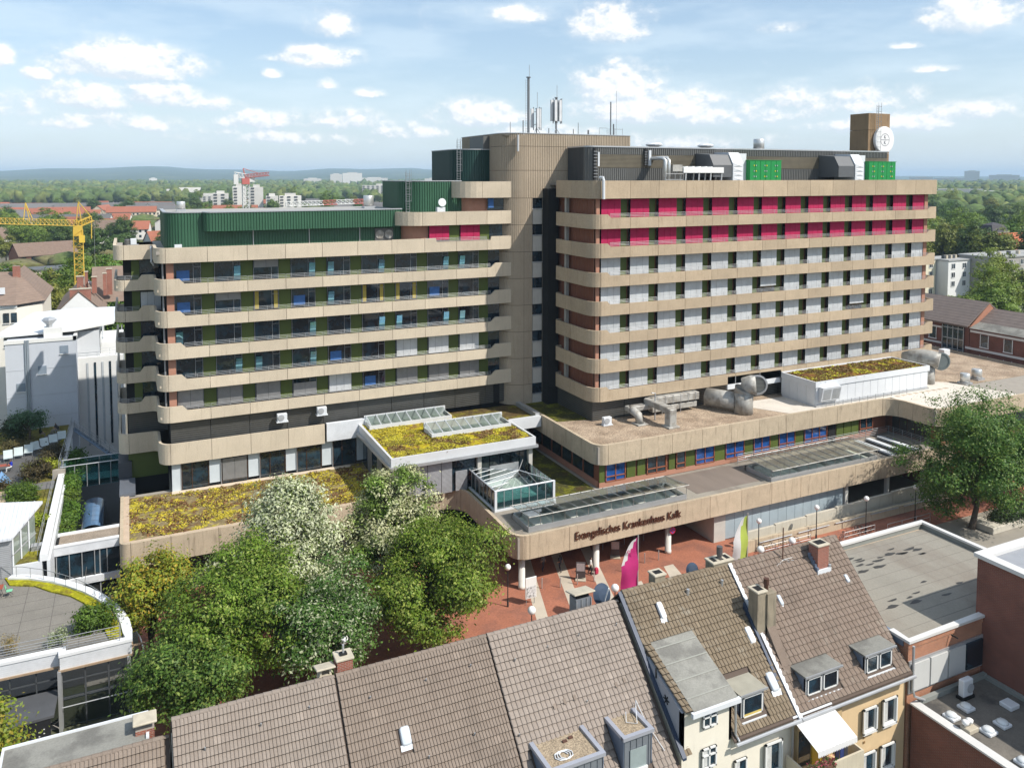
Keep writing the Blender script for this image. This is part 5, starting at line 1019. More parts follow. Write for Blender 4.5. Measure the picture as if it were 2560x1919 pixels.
# chimneys
BR = brickmat('red_brick', (.30, .085, .045), (.23, .065, .04), (.32, .28, .24)); SOOT = mat('sooty_render', (.26, .22, .16), .95, .2, 1.5, streak=.6, streakcol=(.05, .045, .04)); CAPC = mat('chimney_cap', (.46, .41, .32), .9, .15, 3)
def chimney(root, x0, x1, y0, y1, z0, z1, mt, cap=True, pots=0, open_=0):
    c = bx(x0, y0, z0, x1, y1, z1).build('chimney', mt, root)
    if cap: MB().bev(x0 - .06, y0 - .06, z1, x1 + .06, y1 + .06, z1 + .1, .02).build('chimney_cap', CAPC, c)
    for k in range(open_): w = (x1 - x0) / open_; bx(x0 + w * k + .1, y0 + .12, z1 + (.1 if cap else 0), x0 + w * (k + 1) - .08, y1 - .12, z1 + (.105 if cap else .006)).build('flue_opening', DARKIN, c)
    for k in range(pots): x = x0 + (x1 - x0) * (k + .5) / pots; MB().lathe((x, (y0 + y1) / 2, z1), [(.11, 0), (.11, .45), (.14, .47), (.14, .8), (.09, .8)], 12).build('chimney_pot', mat('pot_metal', (.16, .15, .15), .4, .1, metal=.5), c)
    bx(x0 - .1, y0 - .12, z0 + .0, x1 + .1, y0 - .02, z0 + .3).build('flashing', WHSH, c); return c
c = chimney(hA1, 7.05, 7.6, 34.45, 35.0, 15.4, 16.0, CAPC, False); 
for x in (7.08, 7.5): bx(x, 34.5, 16.0, x + .08, 34.95, 16.22).build('cap_leg', CAPC, c)
MB(Matrix.Translation((7.32, 34.7, 16.25)) @ Matrix.Rotation(R(-14), 4, 'X')).bev(-.42, -.4, 0, .42, .4, .08, .02).build('cap_slab', CAPC, c)
c = chimney(hA2, 7.85, 8.55, 34.5, 35.2, 15.4, 16.45, BR); MB().tube([(8.2, 34.85, 16.55), (8.2, 34.85, 17.0)], .05, 8).build('flue_pipe', ZINC, c); MB().bev(8.03, 34.7, 16.55, 8.37, 35.0, 16.63).build('flue_collar', DARKIN, c)
c = chimney(hD, -.3, .4, 34.7, 35.3, 14.8, 15.6, BR, False); MB().bev(-.4, 34.6, 15.85, .5, 35.4, 15.95).build('cap_slab', CAPC, c)
c = chimney(hA3, 20.2, 21.1, 34.7, 35.4, 15.3, 16.3, mat('zinc_grey_clad', (.24, .26, .29)), False)
for x in (20.2, 20.5, 20.8, 21.06): bx(x, 34.66, 15.4, x + .04, 34.7, 16.3).build('standing_seam', ZINC, c)
bx(20.3, 34.8, 16.3, 21.0, 35.3, 16.45).build('cap_leg', DARKIN, c); MB(Matrix.Translation((20.65, 35.05, 16.5)) @ Matrix.Rotation(R(-12), 4, 'X')).bev(-.62, -.5, 0, .62, .5, .08, .02).build('cap_slab', CAPC, c)
sd = thing('satellite_dish', 'dark blue satellite dish behind the ridge of the pinkish roof', 'dish', (21.95, 34.9, 15.5)); MB(Matrix.Translation((21.95, 35.05, 16.05)) @ Matrix.Rotation(R(8), 4, 'Z') @ Matrix.Rotation(R(68), 4, 'X')).lathe((0, 0, 0), [(.02, .12), (.3, .09), (.55, 0), (.57, .01), (.3, .14), (.02, .17)], 24).build('dish', mat('dish_blue', (.03, .05, .085), .7, .05), sd); MB().tube([(21.9, 34.75, 15.5), (21.9, 34.6, 16.1), (21.9, 34.3, 16.75)], .035, 5).build('feed_arm', WHSH, sd)
MB(Matrix.Translation((27.9, 35.1, 16.05)) @ Matrix.Rotation(R(70), 4, 'X')).lathe((0, 0, 0), [(.02, .1), (.3, .06), (.42, 0), (.3, .1), (.02, .14)], 20).top('satellite_dish', MATS['dish_blue'], 'dark dish just peeping over the ridge left of the twin chimney', 'dish')
chimney(hB, 24.75, 25.4, 34.2, 34.8, 15.7, 16.75, SOOT, True, 0, 1); c = chimney(hB, 28.65, 30.0, 34.2, 34.9, 15.7, 16.6, SOOT, True, 0, 3); MB().lathe((29.3, 34.5, 16.7), [(.13, 0), (.13, .2), (.17, .22), (.17, .7), (.12, .7)], 12).build('chimney_pot', MATS['pot_metal'], c)
c = chimney(hC, 29.45, 30.05, 31.6, 32.3, 13.0, 16.0, SOOT, True, 0, 1); bx(30.05, 31.5, 13.0, 30.65, 32.2, 15.9).build('chimney_shaft', SOOT, c); MB().lathe((30.3, 31.9, 15.9), [(.12, 0), (.12, .3), (.15, .35), (.15, .65), (.1, .65)], 12).build('chimney_pot', mat('rust_pot', (.10, .05, .035), .6, .1, metal=.3), c)
MB().extr([(29.9, 12.0), (31.9, 14.6), (31.9, 14.0), (30.2, 12.3)], 30.05, 30.6).build('tiled_cricket', T_C, c); MB().extr([(30.0, 12.2), (32.6, 15.1), (32.6, 14.7), (30.2, 12.1)], 29.35, 29.5).build('blue_flashing', MATS['blue_zinc'], c)
c = chimney(hC, 35.3, 36.15, 33.1, 33.8, 15.1, 16.7, BR, True, 0, 1)
for k in range(5): bx(35.18, 33.0 + .15 * k, 15.2 + .15 * k, 35.3, 33.15 + .15 * k, 15.55 + .15 * k).build('stepped_flashing', BLZ, c)
t = thing('tv_aerial', 'rusty television mast on the russet roof', 'antenna', (33.35, 33.85, 15.8)); MB().tube([(33.35, 33.85, 15.8), (33.35, 33.85, 17.95)], .035, 6).build('pole', mat('rust_pole', (.12, .06, .04), .7), t)
m = MB()
for k in range(7): a = 2.4 * k; m.tube([(33.35, 33.8, 16.1), (33.35 + .7 * math.cos(a), 33.7, 15.95 + .2 * math.sin(a * 1.7))], .012, 4)
m.build('loose_wires', RAIL, t)
# front of the ochre house
for x0, x1, z0, z1 in ((34.72, 35.6, 8.35, 9.58), (36.2, 37.12, 8.32, 9.68), (34.65, 35.58, 5.8, 7.08), (36.12, 37.05, 5.8, 7.1)): win(hC, x0, x1, z0, z1, 29.12, surround=WHITEF)
for z in (7.9, 7.62): bx(34.85, 29.26, z, 34.98, 29.29, z + .12).build('air_brick', mat('air_brick', (.25, .15, .06), .8), hC)
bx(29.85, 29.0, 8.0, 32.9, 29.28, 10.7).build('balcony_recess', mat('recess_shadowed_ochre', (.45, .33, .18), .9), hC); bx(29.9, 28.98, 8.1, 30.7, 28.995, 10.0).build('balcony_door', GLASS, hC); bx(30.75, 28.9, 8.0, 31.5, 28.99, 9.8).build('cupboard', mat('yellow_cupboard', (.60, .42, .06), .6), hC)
bal = MB(); bal.box(29.1, 27.7, 7.9, 32.95, 29.0, 8.05); b_ = bal.build('balcony', OCHRE, hC); BPAR = linesmat('balcony_parapet', (.60, .53, .40), (.48, .41, .30), 0, .3, .85, .8); bx(29.1, 27.6, 7.95, 32.95, 27.7, 9.0).build('parapet', BPAR, b_); bx(32.85, 27.7, 7.95, 32.95, 29.0, 9.0).build('parapet', BPAR, b_); bx(29.1, 27.7, 7.95, 29.2, 29.0, 9.0).build('parapet', BPAR, b_)
aw = thing('awning', 'white scalloped awning over the flower balcony of the ochre house', 'awning', (30.9, 28.6, 9.9)); m = MB(); N = 24
for k in range(N): x = 29.35 + 2.65 * k / N; m.add([(x, 28.98, 10.9 + .012 * (k % 2)), (x + 2.65 / N, 28.98, 10.9 + .012 * ((k + 1) % 2)), (x + 2.65 / N + .25, 27.45, 10.02 + .012 * ((k + 1) % 2)), (x + .25, 27.45, 10.02 + .012 * (k % 2))], [(0, 1, 2, 3)])
m.build('canvas', mat('white_canvas', (.78, .78, .78), .8, .03, trans=.25), aw); m = MB()
for k in range(N): x = 29.6 + 2.65 * k / N; m.add([(x, 27.45, 10.02), (x + 2.65 / N, 27.45, 10.02), (x + 2.65 / N, 27.43, 9.8), (x + 1.32 / N, 27.43, 9.72), (x, 27.43, 9.8)], [(0, 1, 2, 3, 4)])
m.build('scalloped_valance', MATS['white_canvas'], aw); MB().tube([(29.35, 28.9, 10.95), (32.0, 28.9, 10.95)], .06, 8).build('roller', WHSH, aw)
fl = thing('flower_box', 'pink and red geraniums in a box on the balcony parapet', 'plant', (30, 27.55, 8.9)); bx(29.2, 27.5, 8.85, 30.9, 27.7, 9.02).build('box', mat('box_brown', (.15, .08, .05), .8), fl); m = MB(); m2 = MB()
for k in range(260):
    x = 29.2 + 1.7 * random.random(); y = 27.6 + random.gauss(0, .12); z = 9.05 + abs(random.gauss(0, .16)); s = .045; mm = m if random.random() < .55 else m2; a = random.random() * 6.28
    mm.add([(x - s * math.cos(a), y - s * math.sin(a), z - s * .5), (x + s * math.cos(a), y + s * math.sin(a), z - s * .5), (x + s * math.cos(a), y + s * math.sin(a), z + s), (x - s * math.cos(a), y - s * math.sin(a), z + s)], [(0, 1, 2, 3)])
m.build('blossom', mat('pink_petals', (.55, .10, .13), .8, .4, 9, col2=(.65, .35, .33), c2s=6), fl); m2.build('foliage', mat('geranium_leaf', (.06, .13, .03), .8, .3, 9), fl)
for k, (x, c) in enumerate(((31.6, (.02, .02, .05)), (31.95, (.03, .05, .18)), (32.2, (.05, .05, .06)))): bx(x, 28.2, 8.3, x + .28, 28.23, 9.5).top('hanging_laundry', mat('laundry%d' % k, c, .9, .2, 4), ('black', 'navy', 'charcoal')[k] + ' laundry hanging on the flower balcony', 'laundry')
# ================================================================== BRICK BUILDINGS AT THE RIGHT
fr_ = thing('flat_roof_building', 'orange brick block with a wide grey felt roof beside the ochre house', 'building', (45, 34, 0)); OBR = brickmat('orange_brick', (.42, .165, .085), (.34, .13, .07), (.38, .30, .22)); DBR = brickmat('dark_red_brick', (.20, .062, .04), (.16, .05, .035), (.20, .15, .12))
bx(38.2, 29.3, 0, 52.6, 39.5, 12.0).build('wall', OBR, fr_); PUDD = mat('felt_roof_weathered', (.265, .245, .205), .85, .18, .22, col2=(.19, .165, .135), c2=(.46, .66), c2s=.22, squash=(1, .4, 1), fine=.08, fscale=14)
bx(38.4, 29.6, 12.0, 52.3, 39.2, 12.06).build('felt_roof', PUDD, fr_); COP = mat('pale_metal_coping', (.60, .59, .57), .5, .05, 1)
for k in range(9): bx(38.5, 30.6 + 1.0 * k, 12.061, 52.2, 30.63 + 1.0 * k, 12.07).build('felt_seam', mat('felt_seam', (.20, .185, .16), .9), fr_)
random.seed(11)
for k in range(34):
    x = 40 + 9 * random.random(); y = 30.5 + (2.0 if random.random() < .5 else 6.5) + random.gauss(0, .6); a = .25 + .3 * random.random()
    y = min(38.9, max(29.8, y)); n = 9; MB().poly([(x + a * (1 + .4 * math.sin(3 * t + k)) * math.cos(t), y + .28 * a * (1 + .3 * math.cos(2 * t + k)) * math.sin(t), 12.074) for t in [2 * math.pi * i / n for i in range(n)]]).build('puddle_stain', mat('wet_stain', (.045, .042, .038), .5, .1), fr_)
m = MB(); q = Path([(38.1, 39.6), (38.1, 29.15), (45.2, 29.15)]); ribbon(m, q, q.sof(38.1, 30.5), q.L, 12.35, 12.5, .4); m.build('coping', COP, fr_); ribbon(MB(), q, 0, 1, 0, 1, .1)
m = MB(); q = Path([(52.7, 29.2), (52.7, 39.65), (38.2, 39.65)]); ribbon(m, q, 0, q.L, 12.35, 12.5, .45); m.build('coping', COP, fr_); m = MB(); ribbon(m, q, 0, q.L, 12.0, 12.36, .35); m.build('parapet', mat('felt_upstand', (.24, .25, .23), .85, .08), fr_); bx(38.15, 29.25, 12.0, 45.2, 29.55, 12.36).build('parapet', OBR, fr_)
bx(38.15, 29.6, 12.0, 38.45, 32, 12.4).build('parapet', BLZ, fr_); bx(38.2, 29.2, 9.45, 44.5, 29.28, 11.3).build('window_band', ZINC, fr_)
for k in range(4): bx(38.35 + 1.52 * k, 29.1, 9.6, 38.35 + 1.52 * k + 1.4, 29.19, 11.15).build('shutter' if k < 3 else 'window', mat('pale_shutter', (.52, .52, .50), .6, .04) if k < 3 else GLASS, fr_)
MB().tube([(38.25, 29.0, 12.3), (38.25, 29.0, 9.9), (38.3, 28.9, 9.5), (39.0, 28.8, 9.15)], .07, 8).build('downpipe', ZINC, fr_); MB().tube([(41.6, 29.2, 12.0), (41.7, 28.85, 11.95)], .04, 6).build('spout', DARKIN, fr_)
bt = thing('brick_tower', 'tall dark red brick block at the right edge above the flat roofs', 'building', (50, 22, 0)); bx(44.45, 8, 0, 62, 29.7, 15.75).build('wall', DBR, bt); m = MB(); m.box(44.3, 8, 15.75, 44.95, 29.85, 15.98); m.box(44.95, 29.2, 15.75, 62, 29.85, 15.979); m.build('coping', COP, bt); bx(44.9, 8, 15.76, 62, 29.2, 15.8).build('felt_roof', mat('felt_blue_grey', (.28, .29, .31), .9, .08), bt); bx(44.4, 26.6, 12.2, 44.46, 26.75, 12.4).build('wall_vent', WHSH, bt)
cr = thing('court_building', 'low brick court with dark felt roof, skylights and pale coping at the bottom right', 'building', (41, 24, 0)); bx(38.5, 12, 0, 44.4, 29.1, 8.85).build('wall', DBR, cr); bx(38.35, 12, 0, 38.6, 29.1, 8.95).build('parapet', DBR, cr); bx(38.2, 12, 8.95, 38.75, 29.1, 9.05).build('coping', COP, cr); bx(38.7, 12, 8.85, 44.4, 29.1, 8.9).build('felt_roof', mat('felt_dark', (.15, .135, .115), .9, .2, .5, col2=(.07, .065, .06), c2=(.5, .65), c2s=.35, fine=.12, fscale=14), cr)
bx(38.8, 28.85, 8.9, 44.4, 29.1, 9.15).build('upstand', MATS['felt_upstand'], cr); bx(44.15, 12, 8.9, 44.4, 28.9, 9.1).build('upstand', MATS['felt_upstand'], cr)
def dome(x, y, lab):
    t = thing('roof_dome', lab, 'skylight', (x, y, 8.9), 'dome skylights on the court roof'); MB().bev(x - .34, y - .34, 8.9, x + .34, y + .34, 9.08, .04).build('kerb', WHSH, t); MB().lathe((x, y, 9.08), [(.3, 0), (.29, .06), (.2, .12), (.05, .14)], 16).build('dome', mat('dome_plastic', (.62, .64, .64), .15, .05, spec=.7), t, True)
for x, y, l in ((39.3, 27.4, 'bright dome skylight nearest the pale coping, left of the front pair'), (40.7, 27.55, 'dome skylight directly left of the air conditioner shadow'), (39.98, 25.8, 'dome skylight beside the twin fan vents'), (41.2, 25.85, 'dome skylight right of the twin vents'), (39.4, 23.6, 'dome skylight cut by the bottom right corner')): dome(x, y, l)
MB().bev(42.65, 26.3, 8.9, 43.4, 27.0, 9.15, .04).top('roof_hatch', WHSH, 'flat square roof hatch under the dark brick wall', 'hatch'); t = thing('twin_vent', 'two white mushroom vents on one concrete kerb', 'vent', (39.15, 26.35, 8.9)); MB().bev(38.85, 26.05, 8.9, 39.6, 26.6, 9.15).build('kerb', CAPC, t)
for s in (-.16, .16): MB().lathe((39.15 + s, 26.4, 9.15), [(.07, 0), (.07, .12), (.17, .16), (.19, .3), (.1, .36)], 14).build('vent_cap', WHITEF, t, True)
r = thing('air_conditioner', 'white air conditioner on the dark court roof at the right', 'air conditioner', (41.6, 28.2, 8.9)); MB().bev(41.2, 28.05, 9.05, 42.0, 28.4, 10.0, .04).build('casing', WHSH, r); MB(Matrix.Translation((41.75, 28.03, 9.5)) @ Matrix.Rotation(R(90), 4, 'X')).lathe((0, 0, 0), [(.26, 0), (.26, .03)], 16).build('fan_grille', MATS['ac_fan'], r); bx(41.1, 28.0, 8.9, 42.1, 28.45, 9.05).build('foot', DARKIN, r)
# ================================================================== WEST ANNEX WITH ROOF GARDEN
LAP = MATS['white_lap_boards']; PAVT = mat('terrace_paving', (.20, .185, .16), .9, .12, .6, fine=.12, fscale=10); COPW = mat('white_coping', (.70, .71, .72), .45, .04, 1)
an = thing('clinic_annex', 'white annex with curved terrace roof and glass front at the lower left', 'building', (-10, 68, 0))
arc = [(-.6, 61.2), (-.62, 62.4), (-.8, 64.0), (-1.2, 65.6), (-1.8, 67.2), (-2.6, 68.8), (-3.6, 70.4), (-4.8, 71.9), (-6.2, 73.4), (-7.8, 74.7), (-9.4, 75.5)]
PA = Path([(-24, 62.2), (-5.1, 61.75), (-5.05, 61.15)] + arc)
m = MB(); ribbon(m, PA, 0, PA.L, 5.24, 5.44, .55, out=.08); m.build('coping', COPW, an); m = MB(); ribbon(m, PA, 0, PA.L, 4.35, 5.24, .3); m.build('fascia', LAP, an); m = MB(); ribbon(m, PA, 0, PA.L, 4.22, 4.35, .2, out=.12); m.build('timber_strip', mat('weathered_timber', (.33, .24, .16), .85, .12, 3), an)
MB().prism([(-24, 62.4)] + [(-5.3, 62.0), (-5.0, 61.5)] + [(x - .3, y + .1) for x, y in arc] + [(-24, 77)], 4.4, 5.18).build('roof_slab', PAVT, an)
MB().prism([(-2.0, 62)] + [(x - .5, y) for x, y in arc[1:]] + [(-9.4, 74.0), (-7.6, 73.0), (-6.4, 71.5), (-4.9, 70), (-3.9, 68.4), (-3.3, 66.7), (-2.6, 64.6)], 5.19, 5.3).build('sedum_strip', mossmat('sedum_bright', (.30, .26, .04), (.44, .42, .02), (.28, .17, .05), ys=.8, yt=(.35, .5)), an)
for k in range(30):
    for y in (62.6,): pass
m = MB()
for k in range(9): m.box(-20 + 2 * k, 62, 5.181, -19.96 + 2 * k, 75, 5.186)
for k in range(8): m.box(-22, 63 + 1.5 * k, 5.181, -3, 63.03 + 1.5 * k, 5.186)
m.build('paving_joint', mat('joint_dark', (.11, .10, .09), .9), an)
bx(-24, 61.6, .0, -.9, 72, .05).build('ground_floor', MATS['pale_concrete_panel'], an); bx(-24, 64.4, 0, -1.5, 64.6, 4.3).build('inner_wall', mat('inner_pale', (.24, .25, .24), .8, .3, .5, col2=(.06, .06, .06), c2=(.4, .55), c2s=.5), an); bx(-24, 62.3, 2.0, -1.6, 63.3, 2.15).build('inner_floor', MATS['pale_concrete_panel'], an)
GL2 = glassmat('facade_glass', (.30, .36, .37), .45); FRG = mat('dark_grey_frame', (.06, .065, .07), .5, 0)
for k in range(12):
    a = -5.0 - 1.55 * (k + 1); y = 62.05
    for z0, z1 in ((2.2, 3.3), (3.35, 4.2), (.1, 2.1)): bx(a + .03, y, z0, a + 1.52, y + .03, z1).build('pane', GL2, an)
    bx(a - .04, y - .08, 0, a + .04, y + .08, 4.3).build('mullion', ZINC if k % 3 == 2 else FRG, an)
for k in range(3):
    a = -5.0 + 1.45 * k
    for z0, z1 in ((2.2, 3.3), (3.35, 4.2), (.1, 2.1)): bx(a + .03, 61.45, z0, a + 1.42, 61.48, z1).build('pane', GL2, an)
    bx(a - .05, 61.35, 0, a + .05, 61.5, 4.3).build('mullion', ZINC if k % 3 == 0 else FRG, an)
for z in (2.12, 3.3): bx(-24, 61.97, z, -5, 62.08, z + .07).build('transom', FRG, an); bx(-5, 61.37, z, -.8, 61.48, z + .07).build('transom', FRG, an)
for x in (-5.2, -.9, -10.5): bx(x, 60.95, 0, x + .22, 61.2, 4.3).build('post', ZINC, an)
for k in range(8):
    i = k + 1; p, q = arc[i], arc[i + 1] if i + 1 < len(arc) else arc[i]; bx(min(p[0], q[0]) - .5, p[1], .1, max(p[0], q[0]) - .45, q[1], 4.2).build('pane', GLASS, an)
MB().tube([(-5, 61.0, 1.75), (-.4, 61.0, 1.75)], .04, 6).build('sun_rail', ZINC, an); MB().tube([(x + .75, y + .0, 3.9) for x, y in arc[:6]], .05, 6).build('sun_rail', WHSH, an)
for x, y in (arc[1], arc[3], arc[5]): bx(x - .1, y - .06, 4.22, x + .9, y + .06, 4.32).build('timber_bracket', MATS['weathered_timber'], an)
MB().prism([(-10.2, 58.6), (-5.3, 58.9), (-5.2, 61.9), (-10.2, 61.9)], 2.5, 2.66).build('porch_roof', mat('porch_felt', (.075, .078, .085), .8, .15, .8), an); BLK = mat('black_door', (.018, .018, .02), .5, .05)
bx(-10.0, 58.9, 0, -5.5, 59.0, 2.45).build('porch_screen', BLK, an)
for x, z, w, h, c in ((-9.0, 1.1, .5, .55, (.7, .7, .66)), (-8.6, .45, .45, .5, (.12, .35, .55)), (-9.05, .42, .4, .5, (.75, .75, .75)), (-7.3, .75, .55, .4, (.72, .72, .72)), (-7.5, 1.3, .6, .5, (.02, .03, .03))): bx(x, 58.87, z, x + w, 58.895, z + h).build('notice', mat('notice_%d' % int(abs(x * 100)), c, .7, .05), an)
for k in range(14): bx(-9.8 + .28 * (k % 2) + (3.6 if k > 6 else 0), 58.88, .3 + .14 * k % 1.6, -9.72 + .28 * (k % 2) + (3.6 if k > 6 else 0), 58.895, .36 + .14 * k % 1.6).build('sticker', WHITEF, an)
def fence(path, z0, h, step, rails, name, root, r=.022, mt=RAIL):
    m = MB(); n = max(1, round(path.L / step))
    for k in range(n + 1): p = path.at(path.L * k / n); m.tube([(p.x, p.y, z0), (p.x, p.y, z0 + h)], r, 5)
    m.build(name, mt, root)
    for z in rails: MB().tube([(path.at(t).x, path.at(t).y, z0 + z) for t in path.cut(0, path.L)], r * 1.1, 5).build('rail', mt, root)
f = thing('terrace_railing', 'curved metal railing along the terrace arc', 'railing', (-4, 68, 5.2)); fence(Path([(x - .75, y + .05) for x, y in arc]), 5.2, 1.05, 1.3, (1.05,), 'post', f)
f = thing('terrace_railing', 'straight metal railing along the terrace street edge', 'railing', (-8, 62.5, 5.2)); fence(Path([(-24, 62.9), (-4.9, 62.3), (-4.85, 61.85), (-1.3, 61.8)]), 5.2, 1.05, 1.7, (.25, .42, .6, .78, 1.05), 'post', f)
# roof garden
gd = thing('garden_building', 'flat building carrying the roof garden, white coping along its east edge', 'building', (-16, 96, 0)); bx(-34, 76, 0, -7.3, 117, 5.9).build('wall', WHSH, gd)
LAWN = mossmat('garden_lawn', (.21, .19, .05), (.33, .31, .035), (.20, .15, .05), ys=.35); bx(-34, 76.2, 5.9, -7.6, 117, 5.98).build('lawn', LAWN, gd); PATHM = mat('garden_path', (.095, .092, .09), .95, .15, .6, fine=.2, fscale=10)
MB().prism([(-20, 86.5), (-14.5, 85), (-11.3, 84.2), (-9.6, 86), (-9.4, 88.5), (-11.2, 90), (-20, 92)], 5.99, 6.0).build('gravel_patch', mat('pale_gravel', (.36, .31, .25), .95, .12, .8), gd)
MB().prism([(-13, 90.2), (-11.3, 90), (-10.8, 98), (-9.4, 105), (-8.0, 111), (-8.2, 114), (-9.6, 114), (-11, 110), (-14, 107.5), (-24, 104), (-24, 100), (-15, 102), (-12.7, 98)], 5.991, 6.002).build('path', PATHM, gd); bx(-12.5, 93.5, 6.003, -7.7, 95.8, 6.01).build('boardwalk', mat('grey_boards', (.16, .155, .15), .9, .2, 2, squash=(.2, 4, 1)), gd)
bx(-7.45, 76, 5.9, -6.85, 96.2, 6.5).build('coping', COPW, gd); bx(-7.4, 96.2, 5.9, -7.0, 117, 6.2).build('coping', ZINC, gd); bx(-6.95, 76, 3.0, -6.7, 96, 5.9).build('east_wall', WHSH, gd)
f = thing('garden_railing', 'double metal railing along the roof garden edge', 'railing', (-7.3, 95, 6.0)); fence(Path([(-7.7, 77), (-7.75, 94.5)]), 6.0, 1.1, 1.6, (.55, 1.1), 'post', f); fence(Path([(-7.6, 98.6), (-7.3, 116.5)]), 6.0, 1.1, 1.6, (.3, .6, 1.1), 'post', f)
sh = thing('stair_house', 'small house with white ribbed roof and glass side on the roof garden', 'building', (-11, 79, 5.2)); MB().prism([(-16, 75.6), (-9.5, 75.6), (-8.1, 79.8), (-16, 81)], 5.2, lambda x, y: 8.35 + (y - 75.5) * .16).build('wall', linesmat('ribbed_grey_wall', (.40, .41, .43), (.25, .26, .28), 2, .16, .6), sh)
m = MB().prism([(-16, 75.2), (-9.3, 75.2), (-7.5, 80.4), (-16, 83.2)], lambda x, y: 0, 0) if False else MB(); a = [(-16, 75.2), (-9.3, 75.2), (-7.5, 80.4), (-16, 82.5)]; zz = lambda y: 8.42 + (y - 75.2) * .16
m.add([(x, y, zz(y)) for x, y in a] + [(x, y, zz(y) + .2) for x, y in a], [(3, 2, 1, 0), (4, 5, 6, 7), (0, 1, 5, 4), (1, 2, 6, 5), (2, 3, 7, 6), (3, 0, 4, 7)]); m.build('roof', linesmat('white_rib_roof', (.66, .68, .72), (.52, .54, .58), 0, .32, .7, .45, bump=.7), sh)
for k in range(3):
    p, q = Vector((-9.42, 75.75)), Vector((-8.1, 79.7)); a, b = p.lerp(q, k / 3 + .02), p.lerp(q, (k + 1) / 3 - .02); n = Vector((.95, -.31)) * .06
    for z0, z1 in ((5.5, 6.9), (7.0, 8.2 + .16 * k)): MB().add([(a.x + n.x, a.y + n.y, z0), (b.x + n.x, b.y + n.y, z0), (b.x + n.x, b.y + n.y, z1), (a.x + n.x, a.y + n.y, z1)], [(0, 1, 2, 3)]).build('pane', mat('pale_green_pane', (.22, .26, .22), .06, .3, .7, spec=.8), sh)
    MB().bar((a.x + n.x, a.y + n.y, 5.3), (a.x + n.x, a.y + n.y, 8.3 + .16 * k), .12).build('mullion', WHSH, sh)
MB().bar((-9.35, 75.7, 6.95), (-8.05, 79.7, 6.95), .1).build('transom', ZINC, sh); bx(-8.3, 78.2, 4.0, -6.95, 78.9, 6.4).build('louvre_box', linesmat('grey_louvre', (.36, .37, .39), (.18, .19, .2), 2, .18, .55), sh)
# link strip with gravel roof, glass bridge, vaulted glass
lk = thing('link_building', 'narrow link with gravel roof and glazed front between annex and podium', 'building', (-4, 81, 0)); bx(-6.6, 79.9, 0, -1.55, 82.3, 5.2).build('wall', DARKIN, lk); bx(-6.4, 80, 5.2, -1.6, 82.3, 5.26).build('gravel', mat('dark_gravel', (.27, .22, .17), .95, .2, 1, fine=.35, fscale=12, bump=.8, bscale=12), lk)
bx(-6.7, 79.65, 4.55, -1.55, 79.9, 5.3).build('fascia', LAP, lk); bx(-6.7, 79.6, 5.3, -1.55, 80.0, 5.42).build('coping', COPW, lk); bx(-6.6, 82.25, 5.1, -1.55, 82.6, 5.42).build('coping', COPW, lk); bx(-6.7, 79.6, 1.6, -1.55, 79.9, 2.2).build('fascia', LAP, lk)
for k in range(5): bx(-6.55 + k, 79.82, 2.3, -5.6 + k, 79.86, 4.5).build('pane', GLASS, lk); bx(-6.6 + k, 79.72, 2.2, -6.53 + k, 79.86, 4.55).build('mullion', ZINC, lk)
bx(-3.2, 79.8, 0, -3.1, 79.9, 4.5).build('post', ZINC, lk)
br = thing('glass_bridge', 'glazed footbridge from the roof garden to the left ward block', 'bridge', (-4, 97.7, 4.5)); bx(-7.2, 96.7, 4.9, -1.2, 98.9, 5.2).build('deck', ZINC, br)
for k in range(5): bx(-7.1 + 1.16 * k, 96.6, 4.6, -6.0 + 1.16 * k, 96.64, 7.0).build('pane', AQUA, br); bx(-7.1 + 1.16 * k, 98.9, 5.2, -6.0 + 1.16 * k, 98.94, 7.0).build('pane', AQUA, br); MB().bar((-7.12 + 1.16 * k, 96.6, 4.6), (-7.12 + 1.16 * k, 96.6, 7.05), .07).build('mullion', RAIL, br)
for y in (96.6, 98.9): MB().tube([(-7.3, y, 7.05), (-1.2, y, 7.05)], .05, 6).build('handrail', ZINC, br)
bx(-8.0, 96.2, 5.9, -6.8, 96.8, 6.9).build('stone_pier', mat('pier_stone', (.30, .27, .23), .9), br); bx(-1.7, 94.5, 4.9, -.4, 98, 7.3).build('portal', mat('portal_dark', (.06, .065, .075), .5), br); bx(-1.6, 89.6, 5.3, -.1, 94.3, 5.6).build('landing', mat('landing_zinc', (.12, .13, .15), .5), br)
vt = thing('glass_vault', 'blue glass barrel vault down in the narrow yard', 'skylight', (-4.3, 95, 0)); n = 10
for j in range(6):
    vs = []
    for k in range(n + 1):
        a = math.pi * k / n; vs += [(-4.25 + 1.05 * math.cos(a), 91.2 + 1.32 * j, 1.6 + .75 * math.sin(a)), (-4.25 + 1.05 * math.cos(a), 91.2 + 1.32 * j + 1.27, 1.6 + .75 * math.sin(a))]
    MB().add(vs, [(2 * k, 2 * k + 1, 2 * k + 3, 2 * k + 2) for k in range(n)]).build('vault_pane', mat('vault_blue', (.10, .19, .33), .15, .1, 1, spec=.7), vt, True)
bx(-5.3, 91, 0, -3.2, 99.2, 1.6).build('wall', FRG, vt); struct('yard', bx(-7, 76, -.02, -.5, 117, .01), mat('yard_asphalt', (.05, .05, .05), .9))
